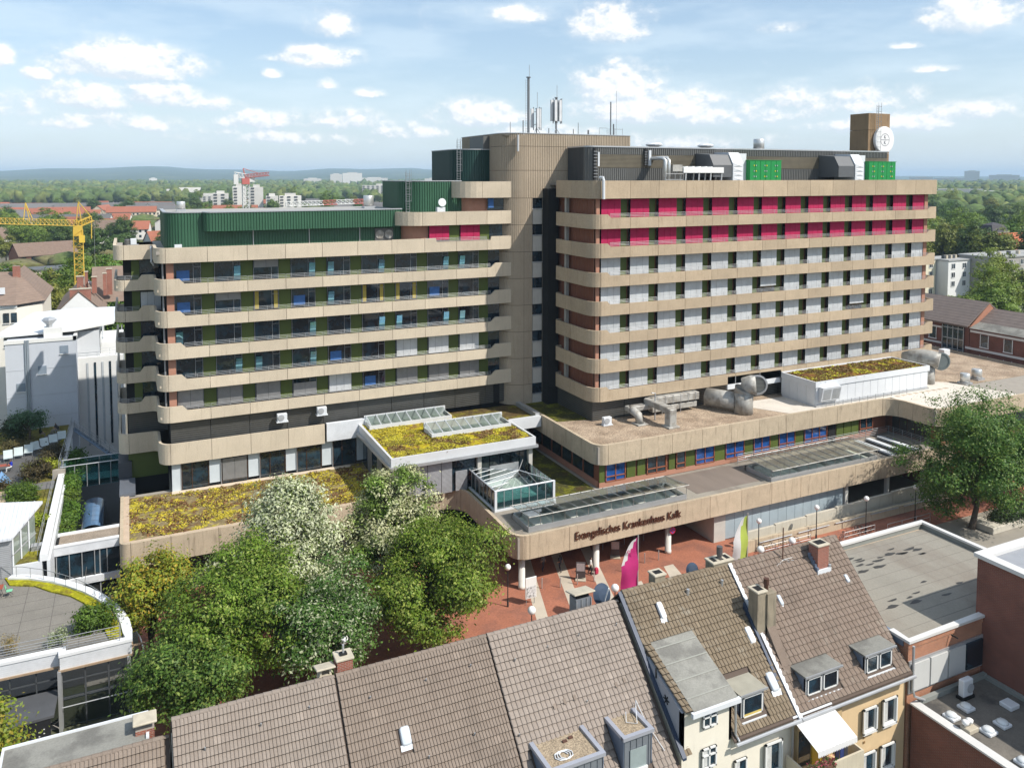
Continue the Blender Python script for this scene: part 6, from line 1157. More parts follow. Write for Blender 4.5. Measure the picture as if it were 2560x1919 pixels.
# west white clinic building with steel roofs
WRD = mat('white_render_blue', (.50, .53, .58), .8, .04, .6, streak=.06)
wc = thing('white_clinic', 'white rendered clinic building behind the roof garden with overhanging steel roofs', 'building', (-9, 125, 0)); bx(-14.4, 117, 0, -6.6, 134, 17.2).build('wall', WRD, wc); bx(-14.5, 116.9, 17.0, -6.5, 117.3, 17.45).build('parapet', WHITEF, wc); bx(-6.9, 116.9, 17.0, -6.5, 124, 17.45).build('parapet', WHITEF, wc)
for x, z in ((-8.4, 15.3), (-10.9, 12.9), (-13.3, 10.9)): w = bx(x, 116.93, z, x + .95, 116.98, z + 1.05).build('window', mat('sky_pane', (.22, .27, .33), .06, .1, spec=.9), wc); bx(x - .06, 116.85, z - .08, x + 1.0, 116.95, z).build('sill', WHITEF, w)
for z in (4.5, 7.4, 10.2, 13.6): bx(-14.4, 116.97, z, -6.6, 116.995, z + .05).build('render_joint', mat('joint_grey', (.45, .47, .5), .8), wc)
for x in (-12.2, -12.0, -11.85): MB().tube([(x, 116.85, 6), (x, 116.85, 17.4)], .08, 6).build('riser_pipe', mat('riser', (.33, .38, .43), .5, metal=.3), wc)
bx(-6.6, 120, 0, -1.2, 140, 13.9).build('wall', WHITEF, wc); bx(-6.6, 120.5, 13.9, -4.0, 138, 17.4).build('wall', WHSH, wc); bx(-3.98, 122, 13.95, -3.94, 130, 16.3).build('window', GLASS, wc)
for k in range(5): bx(-5.6 + .9 * k, 119.92, 2, -5.35 + .9 * k, 119.98, 13.2).build('window', GLASS if k % 2 else mat('strip_pane', (.45, .48, .5), .2), wc)
for k in range(9): bx(-1.22, 121.5 + 2 * k, 2, -1.15, 122.4 + 2 * k, 13.2).build('window', MATS['strip_pane'], wc)
MB().add([(-16, 119.5, 17.7), (-6.8, 119.0, 18.0), (-2.2, 121, 18.3), (-1.0, 131, 18.9), (-7.5, 132, 18.9), (-12.5, 131, 18.8)], [(0, 1, 2, 3, 4, 5)]).build('steel_roof', WHSH, wc); MB().add([(-16, 119.5, 17.45), (-6.8, 119.0, 17.75), (-2.2, 121, 18.05), (-1.0, 131, 18.65), (-1.0, 131, 18.9), (-2.2, 121, 18.3), (-6.8, 119.0, 18.0), (-16, 119.5, 17.7)], [(0, 1, 6, 7), (1, 2, 5, 6), (2, 3, 4, 5)]).build('roof_edge', WHITEF, wc)
MB().prism([(-10.2, 117.6), (-8.2, 117.6), (-8.2, 119.4), (-10.2, 119.4)], 17.2, 18.6).build('stack', WHITEF, wc); MB().lathe((-9.6, 118.5, 18.6), [(.35, 0), (.35, .35), (.9, .95), (.55, 1.25)], 4).build('cowl', ZINC, wc)
f = thing('balcony_railing', 'white railing round the upper terrace of the white clinic', 'railing', (-3, 122, 13.9)); fence(Path([(-6.4, 120.1), (-1.4, 120.1), (-1.4, 138)]), 13.9, 1.1, 1.2, (.4, .75, 1.1), 'post', f, mt=WHSH)
stp = thing('steel_stair', 'blue-grey steel stair running down from the roof garden beside the white wall', 'stair', (-5, 112, 2.5)); n = 16; BST = mat('blue_steel', (.13, .18, .24), .5, .1, metal=.4)
for s in (0, .9): MB().bar((-6.9, 113.6 + s, 6.1), (-1.9, 109.4 + s, 2.7), .18).build('stringer', BST, stp)
for k in range(n): t = k / (n - 1); p = Vector((-6.9, 113.6, 6.15)).lerp(Vector((-1.9, 109.4, 2.75)), t); bx(p.x - .15, p.y, p.z, p.x + .15, p.y + .9, p.z + .05).build('step', BST, stp)
for s in (0, .9):
    for h in (.55, 1.05): MB().tube([(-6.9, 113.6 + s, 6.1 + h), (-1.9, 109.4 + s, 2.7 + h)], .03, 5).build('handrail', RAIL, stp)
    for k in range(6): p = Vector((-6.9, 113.6 + s, 6.1)).lerp(Vector((-1.9, 109.4 + s, 2.7)), k / 5); MB().tube([p, p + Vector((0, 0, 1.05))], .03, 5).build('baluster', RAIL, stp)
# old houses behind
BRT = linesmat('brown_roof_far', (.215, .155, .12), (.16, .115, .09), 2, .3, .8, .85)
gh = thing('gable_house', 'white gabled house with brown roof and red brick chimneys behind the steel roofs', 'house', (-5, 148, 0)); MB().extr([(-10.3, 0), (-10.3, 17.2), (-7.3, 20.1), (-4.3, 17.2), (-4.3, 0)], 140, 154, 'y').build('wall', WHITEF, gh); MB().extr([(-10.6, 17.0), (-7.3, 20.25), (-3.6, 16.6), (-3.6, 16.75), (-7.3, 20.45), (-10.6, 17.2)], 139.9, 160, 'y').build('roof', BRT, gh); MB().extr([(-7, 17), (-7, 19.8), (2, 19.8), (2, 17)], 156, 157, 'y').build('wing_wall', WHITEF, gh); MB().add([(-6, 150, 17), (3, 150, 17), (3, 158, 22.2), (-6, 158, 22.2)], [(0, 1, 2, 3)]).build('wing_roof', BRT, gh)
for x0, x1, y, z0, z1 in ((-8.5, -5.6, 140.1, 18.3, 20.6), (-7.8, -6.9, 146, 19.5, 21.9), (-6.7, -6.3, 148, 19.5, 22.4), (-5.7, -5.0, 147, 19, 21.6), (-4.1, -3.6, 148, 18.4, 22.0), (-3.6, -2.8, 150, 18.2, 22.5)): c = bx(x0, y, z0, x1, y + .7, z1).build('chimney', BR, gh); bx(x0 - .08, y - .08, z1, x1 + .08, y + .78, z1 + .1).build('chimney_cap', CAPC, c)
lh = thing('corner_house', 'cream corner house with brown hipped roof at the left edge', 'house', (-20, 146, 0)); MB().prism([(-30, 140), (-15.6, 139.5), (-12.4, 143), (-12.4, 158), (-30, 158)], 0, 18.4).build('wall', mat('cream_wall_far', (.70, .67, .60), .9, .04), lh)
MB().add([(-30.4, 139.5, 18.9), (-15.5, 139, 18.9), (-11.9, 142.7, 18.9), (-11.9, 158, 18.9), (-16.2, 148, 23.0), (-30, 148, 23.2), (-16.2, 158, 23)], [(0, 1, 4, 5), (1, 2, 4), (2, 3, 6, 4)]).build('roof', BRT, lh); bx(-30, 139.4, 18.4, -15.4, 139.9, 18.8).build('cornice', WHITEF, lh)
for x, z in ((-17.2, 16.2), (-16.2, 16.2), (-17.2, 12.6), (-18.4, 16.2), (-22, 16.2), (-16.2, 12.6)): w = bx(x, 139.42, z, x + .75, 139.47, z + 1.5).build('window', GLASS, lh); bx(x - .08, 139.36, z - .1, x + .83, 139.42, z).build('sill', WHITEF, w)
bx(-16.6, 146.5, 22, -15.6, 147.2, 24).build('chimney', BR, lh); bx(-18.2, 141.5, 20.3, -17.1, 141.6, 21.3).build('roof_window', WHSH, lh)
# garden furniture
SEAT = mat('pale_mesh_seat', (.46, .52, .52), .5, .06)
def lounger(x, y, rz, lab, curve=False):
    M = Matrix.Translation((x, y, 6.0)) @ Matrix.Rotation(R(rz), 4, 'Z'); t = thing('garden_chair', lab, 'seat', (x, y, 6.0))
    MB(M).add([(-.45, 0, .42), (.45, 0, .42), (.45, .55, .36), (-.45, .55, .36), (-.45, 0, .46), (.45, 0, .46), (.45, .55, .40), (-.45, .55, .40)], [(3, 2, 1, 0), (4, 5, 6, 7), (0, 1, 5, 4), (1, 2, 6, 5), (2, 3, 7, 6), (3, 0, 4, 7)]).build('seat', SEAT, t)
    MB(M).add([(-.45, .55, .40), (.45, .55, .40), (.45, .85, 1.15), (-.45, .85, 1.15), (-.45, .6, .40), (.45, .6, .40), (.45, .9, 1.15), (-.45, .9, 1.15)], [(0, 1, 2, 3), (7, 6, 5, 4), (0, 4, 5, 1), (3, 2, 6, 7), (1, 5, 6, 2), (0, 3, 7, 4)]).build('backrest', SEAT, t)
    for s in (-.4, .4): MB(M).tube([(s, .05, 0), (s, .05, .42), (s, .55, .38), (s, .5, 0)], .02, 5).build('leg', RAIL, t)
for k, (x, y, rz) in enumerate(((-12.9, 104.2, 8), (-12.0, 104.8, 4), (-11.1, 105.4, 0))): lounger(x, y, rz, 'pale mesh garden seat in the row of three, the %s one' % ('left', 'middle', 'right')[k])
for k in range(4): lounger(-10.2 + .75 * k, 106.4 + 1.0 * k, 30 - 8 * k, 'pale mesh seat in the curved row of four, %s' % ('next to the straight row of three', 'second from the straight row', 'third from the straight row', 'at the far end by the lawn')[k])
for k, (x, y, rz) in enumerate(((-9.5, 86.6, -70), (-14.9, 86.2, 40), (-16.2, 105.6, 30))): lounger(x, y, rz, ('pale mesh seat with curled end beside the shrub', 'pale mesh seat under the sitting man', 'pale mesh seats cut by the left edge of the garden')[k])
def table(x, y, z, col, lab):
    t = thing('garden_table', lab, 'table', (x, y, z)); MB().bev(x - .75, y - .4, z + .7, x + .75, y + .4, z + .75, .02).build('table_top', mat('red_table', col, .5, .05), t)
    for sx_ in (-.65, .65):
        for s in (-.3, .3): MB().tube([(x + sx_, y + s, z), (x + sx_ * .8, y + s, z + .7)], .02, 5).build('leg', FRG, t)
table(-13.0, 101.0, 6.0, (.30, .07, .04), 'red folding table where the person in blue sits'); table(-10.4, 72.5, 5.19, (.30, .07, .04), 'red table on the curved terrace at the left edge')
def chair(x, y, z, rz, mt, lab):
    M = Matrix.Translation((x, y, z)) @ Matrix.Rotation(R(rz), 4, 'Z'); t = thing('folding_chair', lab, 'chair', (x, y, z)); MB(M).bev(-.22, -.2, .44, .22, .22, .47, .01).build('seat', mt, t); MB(M).add([(-.22, .22, .62), (.22, .22, .62), (.22, .3, .92), (-.22, .3, .92)], [(0, 1, 2, 3)]).build('backrest', mt, t)
    for s in (-.21, .21): MB(M).tube([(s, -.22, 0), (s, .2, .46), (s, .3, .92)], .015, 5).build('leg', FRG, t); MB(M).tube([(s, .3, 0), (s, -.2, .46)], .015, 5).build('leg', FRG, t)
chair(-9.2, 72.2, 5.19, 90, mat('mint_slats', (.18, .50, .30), .5), 'mint green folding chair on the curved terrace'); chair(-14.2, 100.6, 6.0, -80, FRG, 'black folding chair at the red garden table'); chair(-12.3, 100.9, 6.0, 80, FRG, 'dark chair under the person in blue')
t = thing('pyramid_rooflight', 'small blue pyramid rooflight in the roof garden', 'skylight', (-12.6, 96.9, 6.0)); q = [(-13.4, 96.2), (-11.9, 96.2), (-11.9, 97.7), (-13.4, 97.7)]
for k in range(4): a, b = q[k], q[(k + 1) % 4]; MB().add([(*a, 6.1), (*b, 6.1), (-12.65, 96.95, 7.4)], [(0, 1, 2)]).build('pane', mat('pyramid_blue', (.16, .30, .50), .2, .1, 2, spec=.7), t)
bx(-13.5, 96.1, 6.0, -11.8, 97.8, 6.1).build('kerb', ZINC, t)
MB(Matrix.Translation((-12.0, 91.8, 6.0)) @ Matrix.Rotation(R(8), 4, 'Z')).bev(-.25, -1.6, .38, .25, 1.6, .46, .02).top('bench', mat('bench_wood', (.42, .33, .22), .8, .15, 4), 'long backless wooden bench by the round shrub', 'bench'); MB().lathe((-10.75, 88.4, 6.0), [(.2, 0), (.2, .35), (.14, .36), (.14, .42), (.2, .43), (.2, .6), (.14, .61), (.14, .66), (.21, .68), (.21, .85), (.1, .92)], 14).top('path_light', ZINC, 'ringed grey bollard light before the round shrub', 'lamp')
# ================================================================== TREES AND PLANTS
def fastmesh(name, V, F, mats):
    me = bpy.data.meshes.new(name); n = len(F); k = F.shape[1]
    me.vertices.add(len(V)); me.vertices.foreach_set('co', V.astype(np.float32).ravel()); me.loops.add(n * k); me.loops.foreach_set('vertex_index', F.astype(np.int32).ravel())
    me.polygons.add(n); me.polygons.foreach_set('loop_start', np.arange(0, n * k, k, dtype=np.int32))
    me.update(calc_edges=True)
    for m in mats: me.materials.append(m)
    return me
def leafmat(name, c1, c2, c3=None, trans=.28, rough=.5, patch=None):
    m = bpy.data.materials.new(name); m.use_nodes = True; g = NT(m.node_tree); geo = g.n('ShaderNodeNewGeometry'); r = geo.outputs['Random Per Island']
    c = g.mix(r, c1, c2)
    if c3: c = g.mix(g.mr(r, .72, .80), c, c3)
    oi = g.n('ShaderNodeObjectInfo')
    if patch: c = g.mix(g.mr(g.noise(geo.outputs['Position'], patch[1], 3, .6), .48, .60, 0, 1, True), c, patch[0])
    h = g.n('ShaderNodeHueSaturation'); g.l(g.mr(g.noise(geo.outputs['Position'], .55, 3, .6), .3, .7, .68, 1.3), h.inputs['Value']); g.l(g.mr(oi.outputs['Random'], 0, 1, .485, .515), h.inputs['Hue']); g.l(c, h.inputs['Color']); c = h.outputs[0]
    b = g.n('ShaderNodeBsdfPrincipled'); g.l(c, b.inputs['Base Color']); b.inputs['Roughness'].default_value = rough; b.inputs['Specular IOR Level'].default_value = .3
    t = g.n('ShaderNodeBsdfTranslucent'); g.l(c, t.inputs[0]); mx = g.n('ShaderNodeMixShader'); mx.inputs[0].default_value = trans; g.l(b.outputs[0], mx.inputs[1]); g.l(t.outputs[0], mx.inputs[2])
    o = g.n('ShaderNodeOutputMaterial'); g.l(mx.outputs[0], o.inputs[0]); MATS[name] = m; return m
def crown_arrays(rs, cen, rad, nclump, nleaf, leaf, cr, hollow=.55, lump=.30, flat=.6, boughs=15, taper=0.0):
    """leaf-sized faces in clumps that sit round separate boughs, so the crown has lumps and gaps"""
    rad = np.array(rad); k = np.arange(boughs) + .5; ph = np.arccos(1 - 1.75 * k / boughs); th = math.pi * (1 + 5 ** .5) * k + rs.rand() * 6
    bd = np.stack([np.cos(th) * np.sin(ph), np.sin(th) * np.sin(ph), np.cos(ph)], 1) + rs.normal(size=(boughs, 3)) * .16
    bc = bd * (hollow + .22 * rs.rand(boughs))[:, None]; br = .44 * (1 + lump * rs.normal(size=boughs)).clip(.55, 1.5)
    bi = rs.randint(0, boughs, nclump); d = rs.normal(size=(nclump, 3)); d /= np.linalg.norm(d, axis=1)[:, None]
    C0 = (bc[bi] + d * (br[bi] * (.45 + .6 * rs.rand(nclump) ** .6))[:, None]) * rad; C0[:, :2] *= (1 - taper * np.clip(C0[:, 2] / rad[2], -.35, 1))[:, None]; C0 = C0 + np.array(cen)
    n = nclump * nleaf; ci = np.repeat(np.arange(nclump), nleaf); off = rs.normal(size=(n, 3)) * cr * np.array([1, 1, flat]) * (.55 + .8 * rs.rand(nclump))[ci][:, None]
    P = C0[ci] + off; nr = off / (np.linalg.norm(off, axis=1)[:, None] + 1e-6) * .5 + d[ci] * .55 + np.array([0, 0, .55]) + rs.normal(size=(n, 3)) * .42; nr /= np.linalg.norm(nr, axis=1)[:, None]
    a = np.cross(nr, rs.normal(size=(n, 3))); a /= np.linalg.norm(a, axis=1)[:, None] + 1e-9; b = np.cross(nr, a); s = leaf * (.6 + .8 * rs.rand(n))[:, None]
    V = np.stack([P - a * s, P - b * s * .5, P + a * s, P + b * s * .5], 1).reshape(-1, 3); F = np.arange(n * 4).reshape(-1, 4)
    return V, F, C0
BARK = mat('bark', (.10, .075, .055), .95, .25, 2.0, bump=.8, bscale=8)
def trunk_mesh(rs, base, h, r0, cen, rad, C0, nb=22):
    m = MB(); b = np.array(base); top = np.array(cen) + np.array([0, 0, -rad[2] * .1]); mid = b + (top - b) * .5 + np.array([rs.normal() * .3, rs.normal() * .3, 0])
    m.tube([tuple(b), tuple(b + (mid - b) * .3), tuple(mid), tuple(top)], [r0 * 1.25, r0, r0 * .75, r0 * .35], 9)
    idx = rs.choice(len(C0), min(nb, len(C0)), False)
    for i in idx:
        s = b + (top - b) * (.35 + .5 * rs.rand()); e = C0[i]; q = (s + e) / 2 + np.array([0, 0, .12 * np.linalg.norm(e - s)]); m.tube([tuple(s), tuple(q), tuple(e)], [r0 * .45, r0 * .28, r0 * .08], 6)
    return m
def tree(lab, base, cen, rad, leafm, nclump=260, nleaf=90, leaf=.17, cr=.7, r0=.24, seed=1, group=None, name='tree', **kw):
    rs = np.random.RandomState(seed); t = thing(name, lab, 'tree', base, group); org = np.array(base); V, F, C0 = crown_arrays(rs, np.array(cen) - org, rad, nclump, nleaf, leaf, cr, **kw)
    o = bpy.data.objects.new('crown', fastmesh('crown', V, F, [leafm])); C.objects.link(o); o.parent = t
    tm = trunk_mesh(rs, (0, 0, 0), cen[2], r0, np.array(cen) - org, rad, C0); me = tm.mesh('trunk'); me.materials.append(BARK); o = bpy.data.objects.new('trunk', me); C.objects.link(o); o.parent = t
    return t
LF = leafmat('leaf_green', (.09, .165, .016), (.18, .28, .028), (.28, .34, .07), .34); LF2 = leafmat('leaf_deep_green', (.055, .125, .02), (.11, .205, .03), (.2, .28, .06), .34); LS = leafmat('leaf_silver_linden', (.42, .45, .25), (.68, .68, .50), (.14, .18, .04), .2, .55); LY = leafmat('leaf_yellowing', (.16, .22, .022), (.30, .31, .03), (.40, .29, .03))
LM = leafmat('leaf_green_and_silver', (.055, .12, .02), (.14, .22, .04), (.40, .42, .26))
LSG = leafmat('leaf_silver_patchy', (.40, .43, .22), (.64, .64, .42), (.13, .18, .04), .2, .55, patch=((.13, .23, .035), .4))
tree('silver-flowered linden with a pale pointed crown, left of the pavilion', (11.2, 66.5, 0), (11.3, 66.5, 7.6), (4.3, 3.8, 5.3), LS, 360, 170, .13, .5, .26, 3, taper=.5, boughs=20)
tree('silver-flowered linden with a pale top directly before the grey slat blinds', (19.8, 67.2, 0), (20.2, 67.0, 6.9), (4.3, 3.8, 4.9), LSG, 340, 170, .13, .5, .25, 8, taper=.45, boughs=20)
tree('large bright green robinia behind the left roof ridge', (6.0, 60.5, 0), (6.2, 60.0, 5.7), (5.3, 4.5, 4.3), LF, 370, 180, .12, .52, .30, 12)
tree('green robinia below the silver lindens, in the middle of the plaza edge', (20.4, 59.2, 0), (21.2, 58.6, 5.9), (4.9, 4.2, 4.2), LF, 300, 180, .12, .52, .27, 17)
tree('yellowing tree at the left podium corner', (.9, 67.5, 0), (.9, 67.2, 5.4), (2.5, 2.5, 3.4), LY, 150, 150, .12, .45, .2, 21)
tree('dark green tree hanging over the annex forecourt', (2.8, 57.0, 0), (2.8, 56.8, 4.3), (3.2, 3.0, 2.8), LF2, 190, 170, .12, .5, .24, 25)
tree('green tree between the two robinias, above the brick chimney', (12.5, 58.2, 0), (12.6, 58.0, 5.0), (3.7, 3.4, 3.6), LM, 190, 170, .12, .5, .24, 31)
tree('big spreading green tree in front of the right podium end', (81.4, 55.2, 0), (82.2, 55.4, 7.6), (6.8, 5.6, 5.6), LF2, 360, 170, .13, .6, .30, 37)
tree('green tree cut by the right picture edge', (95.5, 55.5, 0), (95.5, 55.4, 6.5), (4.4, 4.2, 4.8), LF2, 240, 150, .13, .6, .28, 41)
tree('yellow-green tree in the bottom left corner', (-9.2, 50.5, 0), (-9.4, 50.3, 5.0), (3.4, 3.0, 4.4), leafmat('leaf_lime', (.12, .20, .02), (.24, .28, .03), (.30, .27, .03)), 200, 150, .12, .5, .2, 45)
def shrub(lab, c, rad, m, n=60, nl=60, leaf=.09, cr=.25, seed=1, name='shrub'):
    rs = np.random.RandomState(seed); V, F, C0 = crown_arrays(rs, (0, 0, rad[2] * .75), rad, n, nl, leaf, cr, hollow=.4, boughs=8); o = bpy.data.objects.new(name, fastmesh(name, V, F, [m])); C.objects.link(o); o.location = c; tag(o, lab, 'shrub')
SD = leafmat('shrub_dark', (.022, .04, .012), (.045, .07, .018)); SB = leafmat('shrub_box', (.06, .12, .015), (.12, .19, .02)); SR = leafmat('shrub_russet', (.05, .045, .018), (.09, .07, .025)); SLm = leafmat('shrub_lime', (.20, .27, .02), (.32, .36, .03))
shrub('round bright green shrub by the wooden bench in the roof garden', (-10.3, 91.0, 5.95), (1.55, 1.4, 1.2), SB, 110, 60, .1, .3, 2); shrub('dark shrub below the white clinic wall at the left', (-13.2, 112.8, 5.95), (2.0, 1.7, 1.5), SD, 90, 60, .12, .35, 3); shrub('dark round shrub beside the bridge pier', (-9.6, 96.9, 5.95), (1.6, 1.4, 1.2), SR, 90, 60, .1, .3, 4); shrub('dark low shrub near the garden railing above the bridge', (-8.5, 104, 5.95), (1.2, 2.0, .8), SR, 70, 60, .1, .3, 5); shrub('lime ground cover above the dark round shrub', (-9.2, 99.6, 5.95), (1.8, .9, .6), SLm, 70, 60, .1, .3, 6); shrub('dark russet shrubs before the blue pyramid', (-13.2, 94.3, 5.95), (2.0, .9, .8), SR, 80, 60, .1, .3, 7)
shrub('grassy mound behind the row of three seats', (-12.4, 108.6, 5.95), (2.3, 1.5, .8), leafmat('shrub_olive', (.07, .07, .02), (.12, .10, .03)), 80, 60, .1, .3, 8); shrub('box shrub at the terrace railing', (-2.9, 63.9, 5.15), (1.5, .9, 1.1), SB, 110, 60, .09, .25, 9); shrub('lime tuft beside the white ribbed roof', (-8.6, 84.2, 5.95), (1.0, .8, .6), SLm, 50, 50, .1, .25, 10); shrub('yellow-green patch at the left garden edge', (-14.4, 93.0, 5.95), (1.1, 1.2, .7), SLm, 60, 50, .1, .25, 11); shrub('pale flowering plant in a trough at the terrace railing', (-5.2, 62.9, 5.15), (.7, .35, .8), leafmat('plant_white', (.45, .48, .35), (.2, .26, .08)), 30, 40, .07, .2, 12); shrub('dry plant in a dark trough on the terrace', (-8.2, 63.2, 5.15), (.8, .4, .9), leafmat('plant_dry', (.28, .18, .09), (.3, .25, .1)), 20, 30, .06, .2, 13)
for k in range(8): shrub('climbing ivy on the annex east wall, %s' % ('at the bridge end', 'below the bridge', 'high up beside the coping', 'over the yard', 'above the blue vault', 'lower down the wall', 'near the gravel link', 'at the steel stair')[k], (-6.35 + .15 * (k % 2), (99.5, 95.5, 92.5, 90.2, 88.0, 86, 84, 104)[k], (4.4, 4.6, 4.2, 3.8, 3.6, 3.4, 3.0, 4.6)[k]), (.6, 1.6, 1.1), SB, 50, 50, .14, .35, 20 + k, name='ivy')
t_ = tree('small bonsai-like tree before the white clinic wall', (-11.6, 111.8, 6.0), (-11.6, 111.8, 8.6), (1.9, 1.6, 1.2), leafmat('leaf_bluegreen', (.04, .10, .05), (.08, .16, .07)), 60, 60, .12, .4, .14, 51)
MB().bev(82, 53.2, 0, 91, 55.8, .7, .05).top('planter', WALLC, 'long concrete planter under the right tree', 'planter'); shrub('clipped hedge in the planter under the right tree', (86.5, 54.5, .3), (4.3, 1.1, .9), SD, 120, 60, .12, .4, 60, name='hedge')
# background trees: a few kinds, copied
BGK = []
BL = [leafmat('far_leaf_a', (.075, .14, .018), (.14, .22, .03)), leafmat('far_leaf_b', (.05, .10, .02), (.10, .16, .03)), leafmat('far_leaf_c', (.13, .155, .025), (.22, .235, .04)), leafmat('far_leaf_d', (.13, .19, .028), (.23, .30, .045))]; BLN = ('mid green', 'dark green', 'olive', 'light green')
def bgkind(i, h, w, seed):
    rs = np.random.RandomState(seed); V, F, C0 = crown_arrays(rs, (0, 0, h * .62), (w, w, h * .40), 150, 60, .36, w * .13, hollow=.5, lump=.35); cm = fastmesh('crown', V, F, [BL[i % 4]])
    tm = trunk_mesh(rs, (0, 0, 0), h, .35, np.array((0, 0, h * .6)), (w, w, h * .4), C0, 6).mesh('trunk'); tm.materials.append(BARK); return cm, tm
for i in range(8): BGK.append(bgkind(i, (15, 18, 13, 20, 16, 12, 17, 14)[i], (5.5, 6, 5, 6.5, 6.2, 4.6, 5.4, 5.6)[i], 100 + i))
def bgtree(x, y, k, s, lab, grp, z=0):
    t = thing('tree', lab, 'tree', (x, y, z), grp)
    for nm, me in zip(('crown', 'trunk'), BGK[k]):
        o = bpy.data.objects.new(nm, me); C.objects.link(o); o.parent = t
    t.scale = (s, s, s * (.9 + .25 * random.random())); t.rotation_euler = (0, 0, random.random() * 6.28)
random.seed(3)
def polar(az, d): return d * math.sin(R(az)), d * math.cos(R(az))
def ZONE(az): return 'at the left picture edge' if az < -4 else 'around the yellow crane' if az < 3 else 'near the white crane' if az < 9 else 'above the green plant room' if az < 30 else 'just right of the ward block' if az < 55.5 else 'at the right picture edge'
def belt(n, az0, az1, d0, d1, ks, s0, s1, lab, grp, z=0):
    for _ in range(n):
        az = az0 + (az1 - az0) * random.random(); d = d0 + (d1 - d0) * random.random(); x, y = polar(az, d); k = random.choice(list(ks)); sc = s0 + (s1 - s0) * random.random()
        bgtree(x, y, k, sc, '%s %s, %s, %s' % (BLN[k % 4], lab, ZONE(az), 'farther back' if d > (d0 + d1) / 2 else 'nearer'), grp, z)
belt(34, -9.5, .6, 185, 245, (0, 2, 4, 5, 6, 7), .85, 1.05, 'tree behind the old houses', 'trees behind the old houses')
belt(70, -10, 19, 330, 620, range(8), .8, 1.05, 'tree by the far sheds and tracks', 'trees across the railway land')
belt(60, -10, 20, 640, 1150, range(8), .8, 1.1, 'small tree between far terraces', 'trees among the far terraces')
belt(26, 51.5, 60, 320, 430, (0, 1, 2, 3, 6, 7), 1.0, 1.3, 'broad park tree behind the flats', 'park trees to the right')
belt(46, 50.5, 62, 450, 900, range(8), 1.0, 1.25, 'far park tree', 'far park trees to the right')
for x, y, k, s in ((172, 121, 7, .75), (179, 118, 3, .72), (186, 121, 3, .78), (196, 127, 6, .8), (204, 121, 0, .95), (213, 130, 4, .9), (190, 128, 7, .8), (208, 136, 3, .8), (222, 127, 2, .9), (180, 127, 5, .8)): bgtree(x, y, k, s, '%s tree in the yard behind the brick school, %s' % (BLN[k % 4], 'by the ward block' if x < 184 else 'in the middle' if x < 200 else 'towards the grey flats'), 'trees behind the brick school')

# tufts on the sedum roofs
def tufts(root, x0, x1, y0, y1, z, n, mt, seed, hole=None):
    rs = np.random.RandomState(seed); c = np.stack([x0 + (x1 - x0) * rs.rand(n), y0 + (y1 - y0) * rs.rand(n), np.full(n, z)], 1)
    q = np.array([mnoise.noise(Vector((p[0] * .5, p[1] * .5, seed))) for p in c]); c = c[q > -.05]
    if hole: c = c[[not any(a < p[0] < b and e < p[1] < f for a, b, e, f in hole) for p in c]]
    k = 7; ci = np.repeat(np.arange(len(c)), k); P = c[ci] + rs.normal(size=(len(ci), 3)) * np.array([.16, .16, .0]) + np.array([0, 0, .05]); nr = rs.normal(size=(len(ci), 3)) * .6 + np.array([0, 0, .8]); nr /= np.linalg.norm(nr, axis=1)[:, None]
    a = np.cross(nr, rs.normal(size=(len(ci), 3))); a /= np.linalg.norm(a, axis=1)[:, None]; b = np.cross(nr, a); s = (.06 + .07 * rs.rand(len(ci)))[:, None]
    V = np.stack([P - a * s, P - b * s, P + a * s, P + b * s], 1).reshape(-1, 3); o = bpy.data.objects.new('sedum_tufts', fastmesh('sedum_tufts', V - np.array(WL[root.name]), np.arange(len(V)).reshape(-1, 4), [mt])); C.objects.link(o); o.parent = root; o['kind'] = 'stuff'
TY = leafmat('sedum_yellow_tuft', (.42, .36, .03), (.62, .54, .05), (.28, .24, .06), .1, .8); TR = leafmat('sedum_red_tuft', (.14, .065, .03), (.24, .12, .05), (.32, .26, .08), .1, .8)
tufts(pd, -.6, 22.6, 78.3, 88.2, 5.28, 1900, TY, 1); tufts(pd, -.6, 22.6, 78.3, 88.2, 5.28, 1900, TR, 2)
HO = [(23.5, 33.6, 86.0, 89), (28.7, 38.6, 80.5, 83.6)]
tufts(pv, 23.3, 38.6, 76.4, 83, 9.82, 3600, TY, 3, HO); tufts(pv, 23.3, 38.6, 76.4, 83, 9.82, 1800, TR, 4, HO); tufts(pv, 23.3, 33.8, 83, 88.6, 9.82, 1600, TY, 5, HO)
tufts(wb, 75.3, 95, 71.5, 76.9, 12.85, 1800, TR, 6); tufts(wb, 75.3, 95, 71.5, 76.9, 12.85, 500, TY, 7)
# ================================================================== FAR TOWN, CRANES, HILLS
def lattice(m, a, b, w, n, r=.05, tri=False):
    """lattice boom between two points"""
    a = Vector(a); b = Vector(b); d = (b - a).normalized(); u = d.cross(Vector((0, 0, 1)) if abs(d.z) < .9 else Vector((1, 0, 0))).normalized(); v = d.cross(u); h = w / 2
    cs = [u * h + v * h, -u * h + v * h, -u * h - v * h, u * h - v * h] if not tri else [u * h + v * h, -u * h + v * h, -v * h]
    k = len(cs)
    for c in cs: m.tube([a + c, b + c], r, 4)
    for i in range(n):
        p = a + (b - a) * i / n; q = a + (b - a) * (i + 1) / n
        for j in range(k): m.tube([p + cs[j], q + cs[(j + 1) % k]], r * .7, 4, cap=False); m.tube([p + cs[j], p + cs[(j + 1) % k]], r * .6, 4, cap=False)
YEL = mat('crane_yellow', (.58, .39, .06), .5, .05); CWH = mat('crane_white', (.62, .62, .60), .5, .05); CRD = mat('crane_red', (.46, .13, .11), .5, .05)
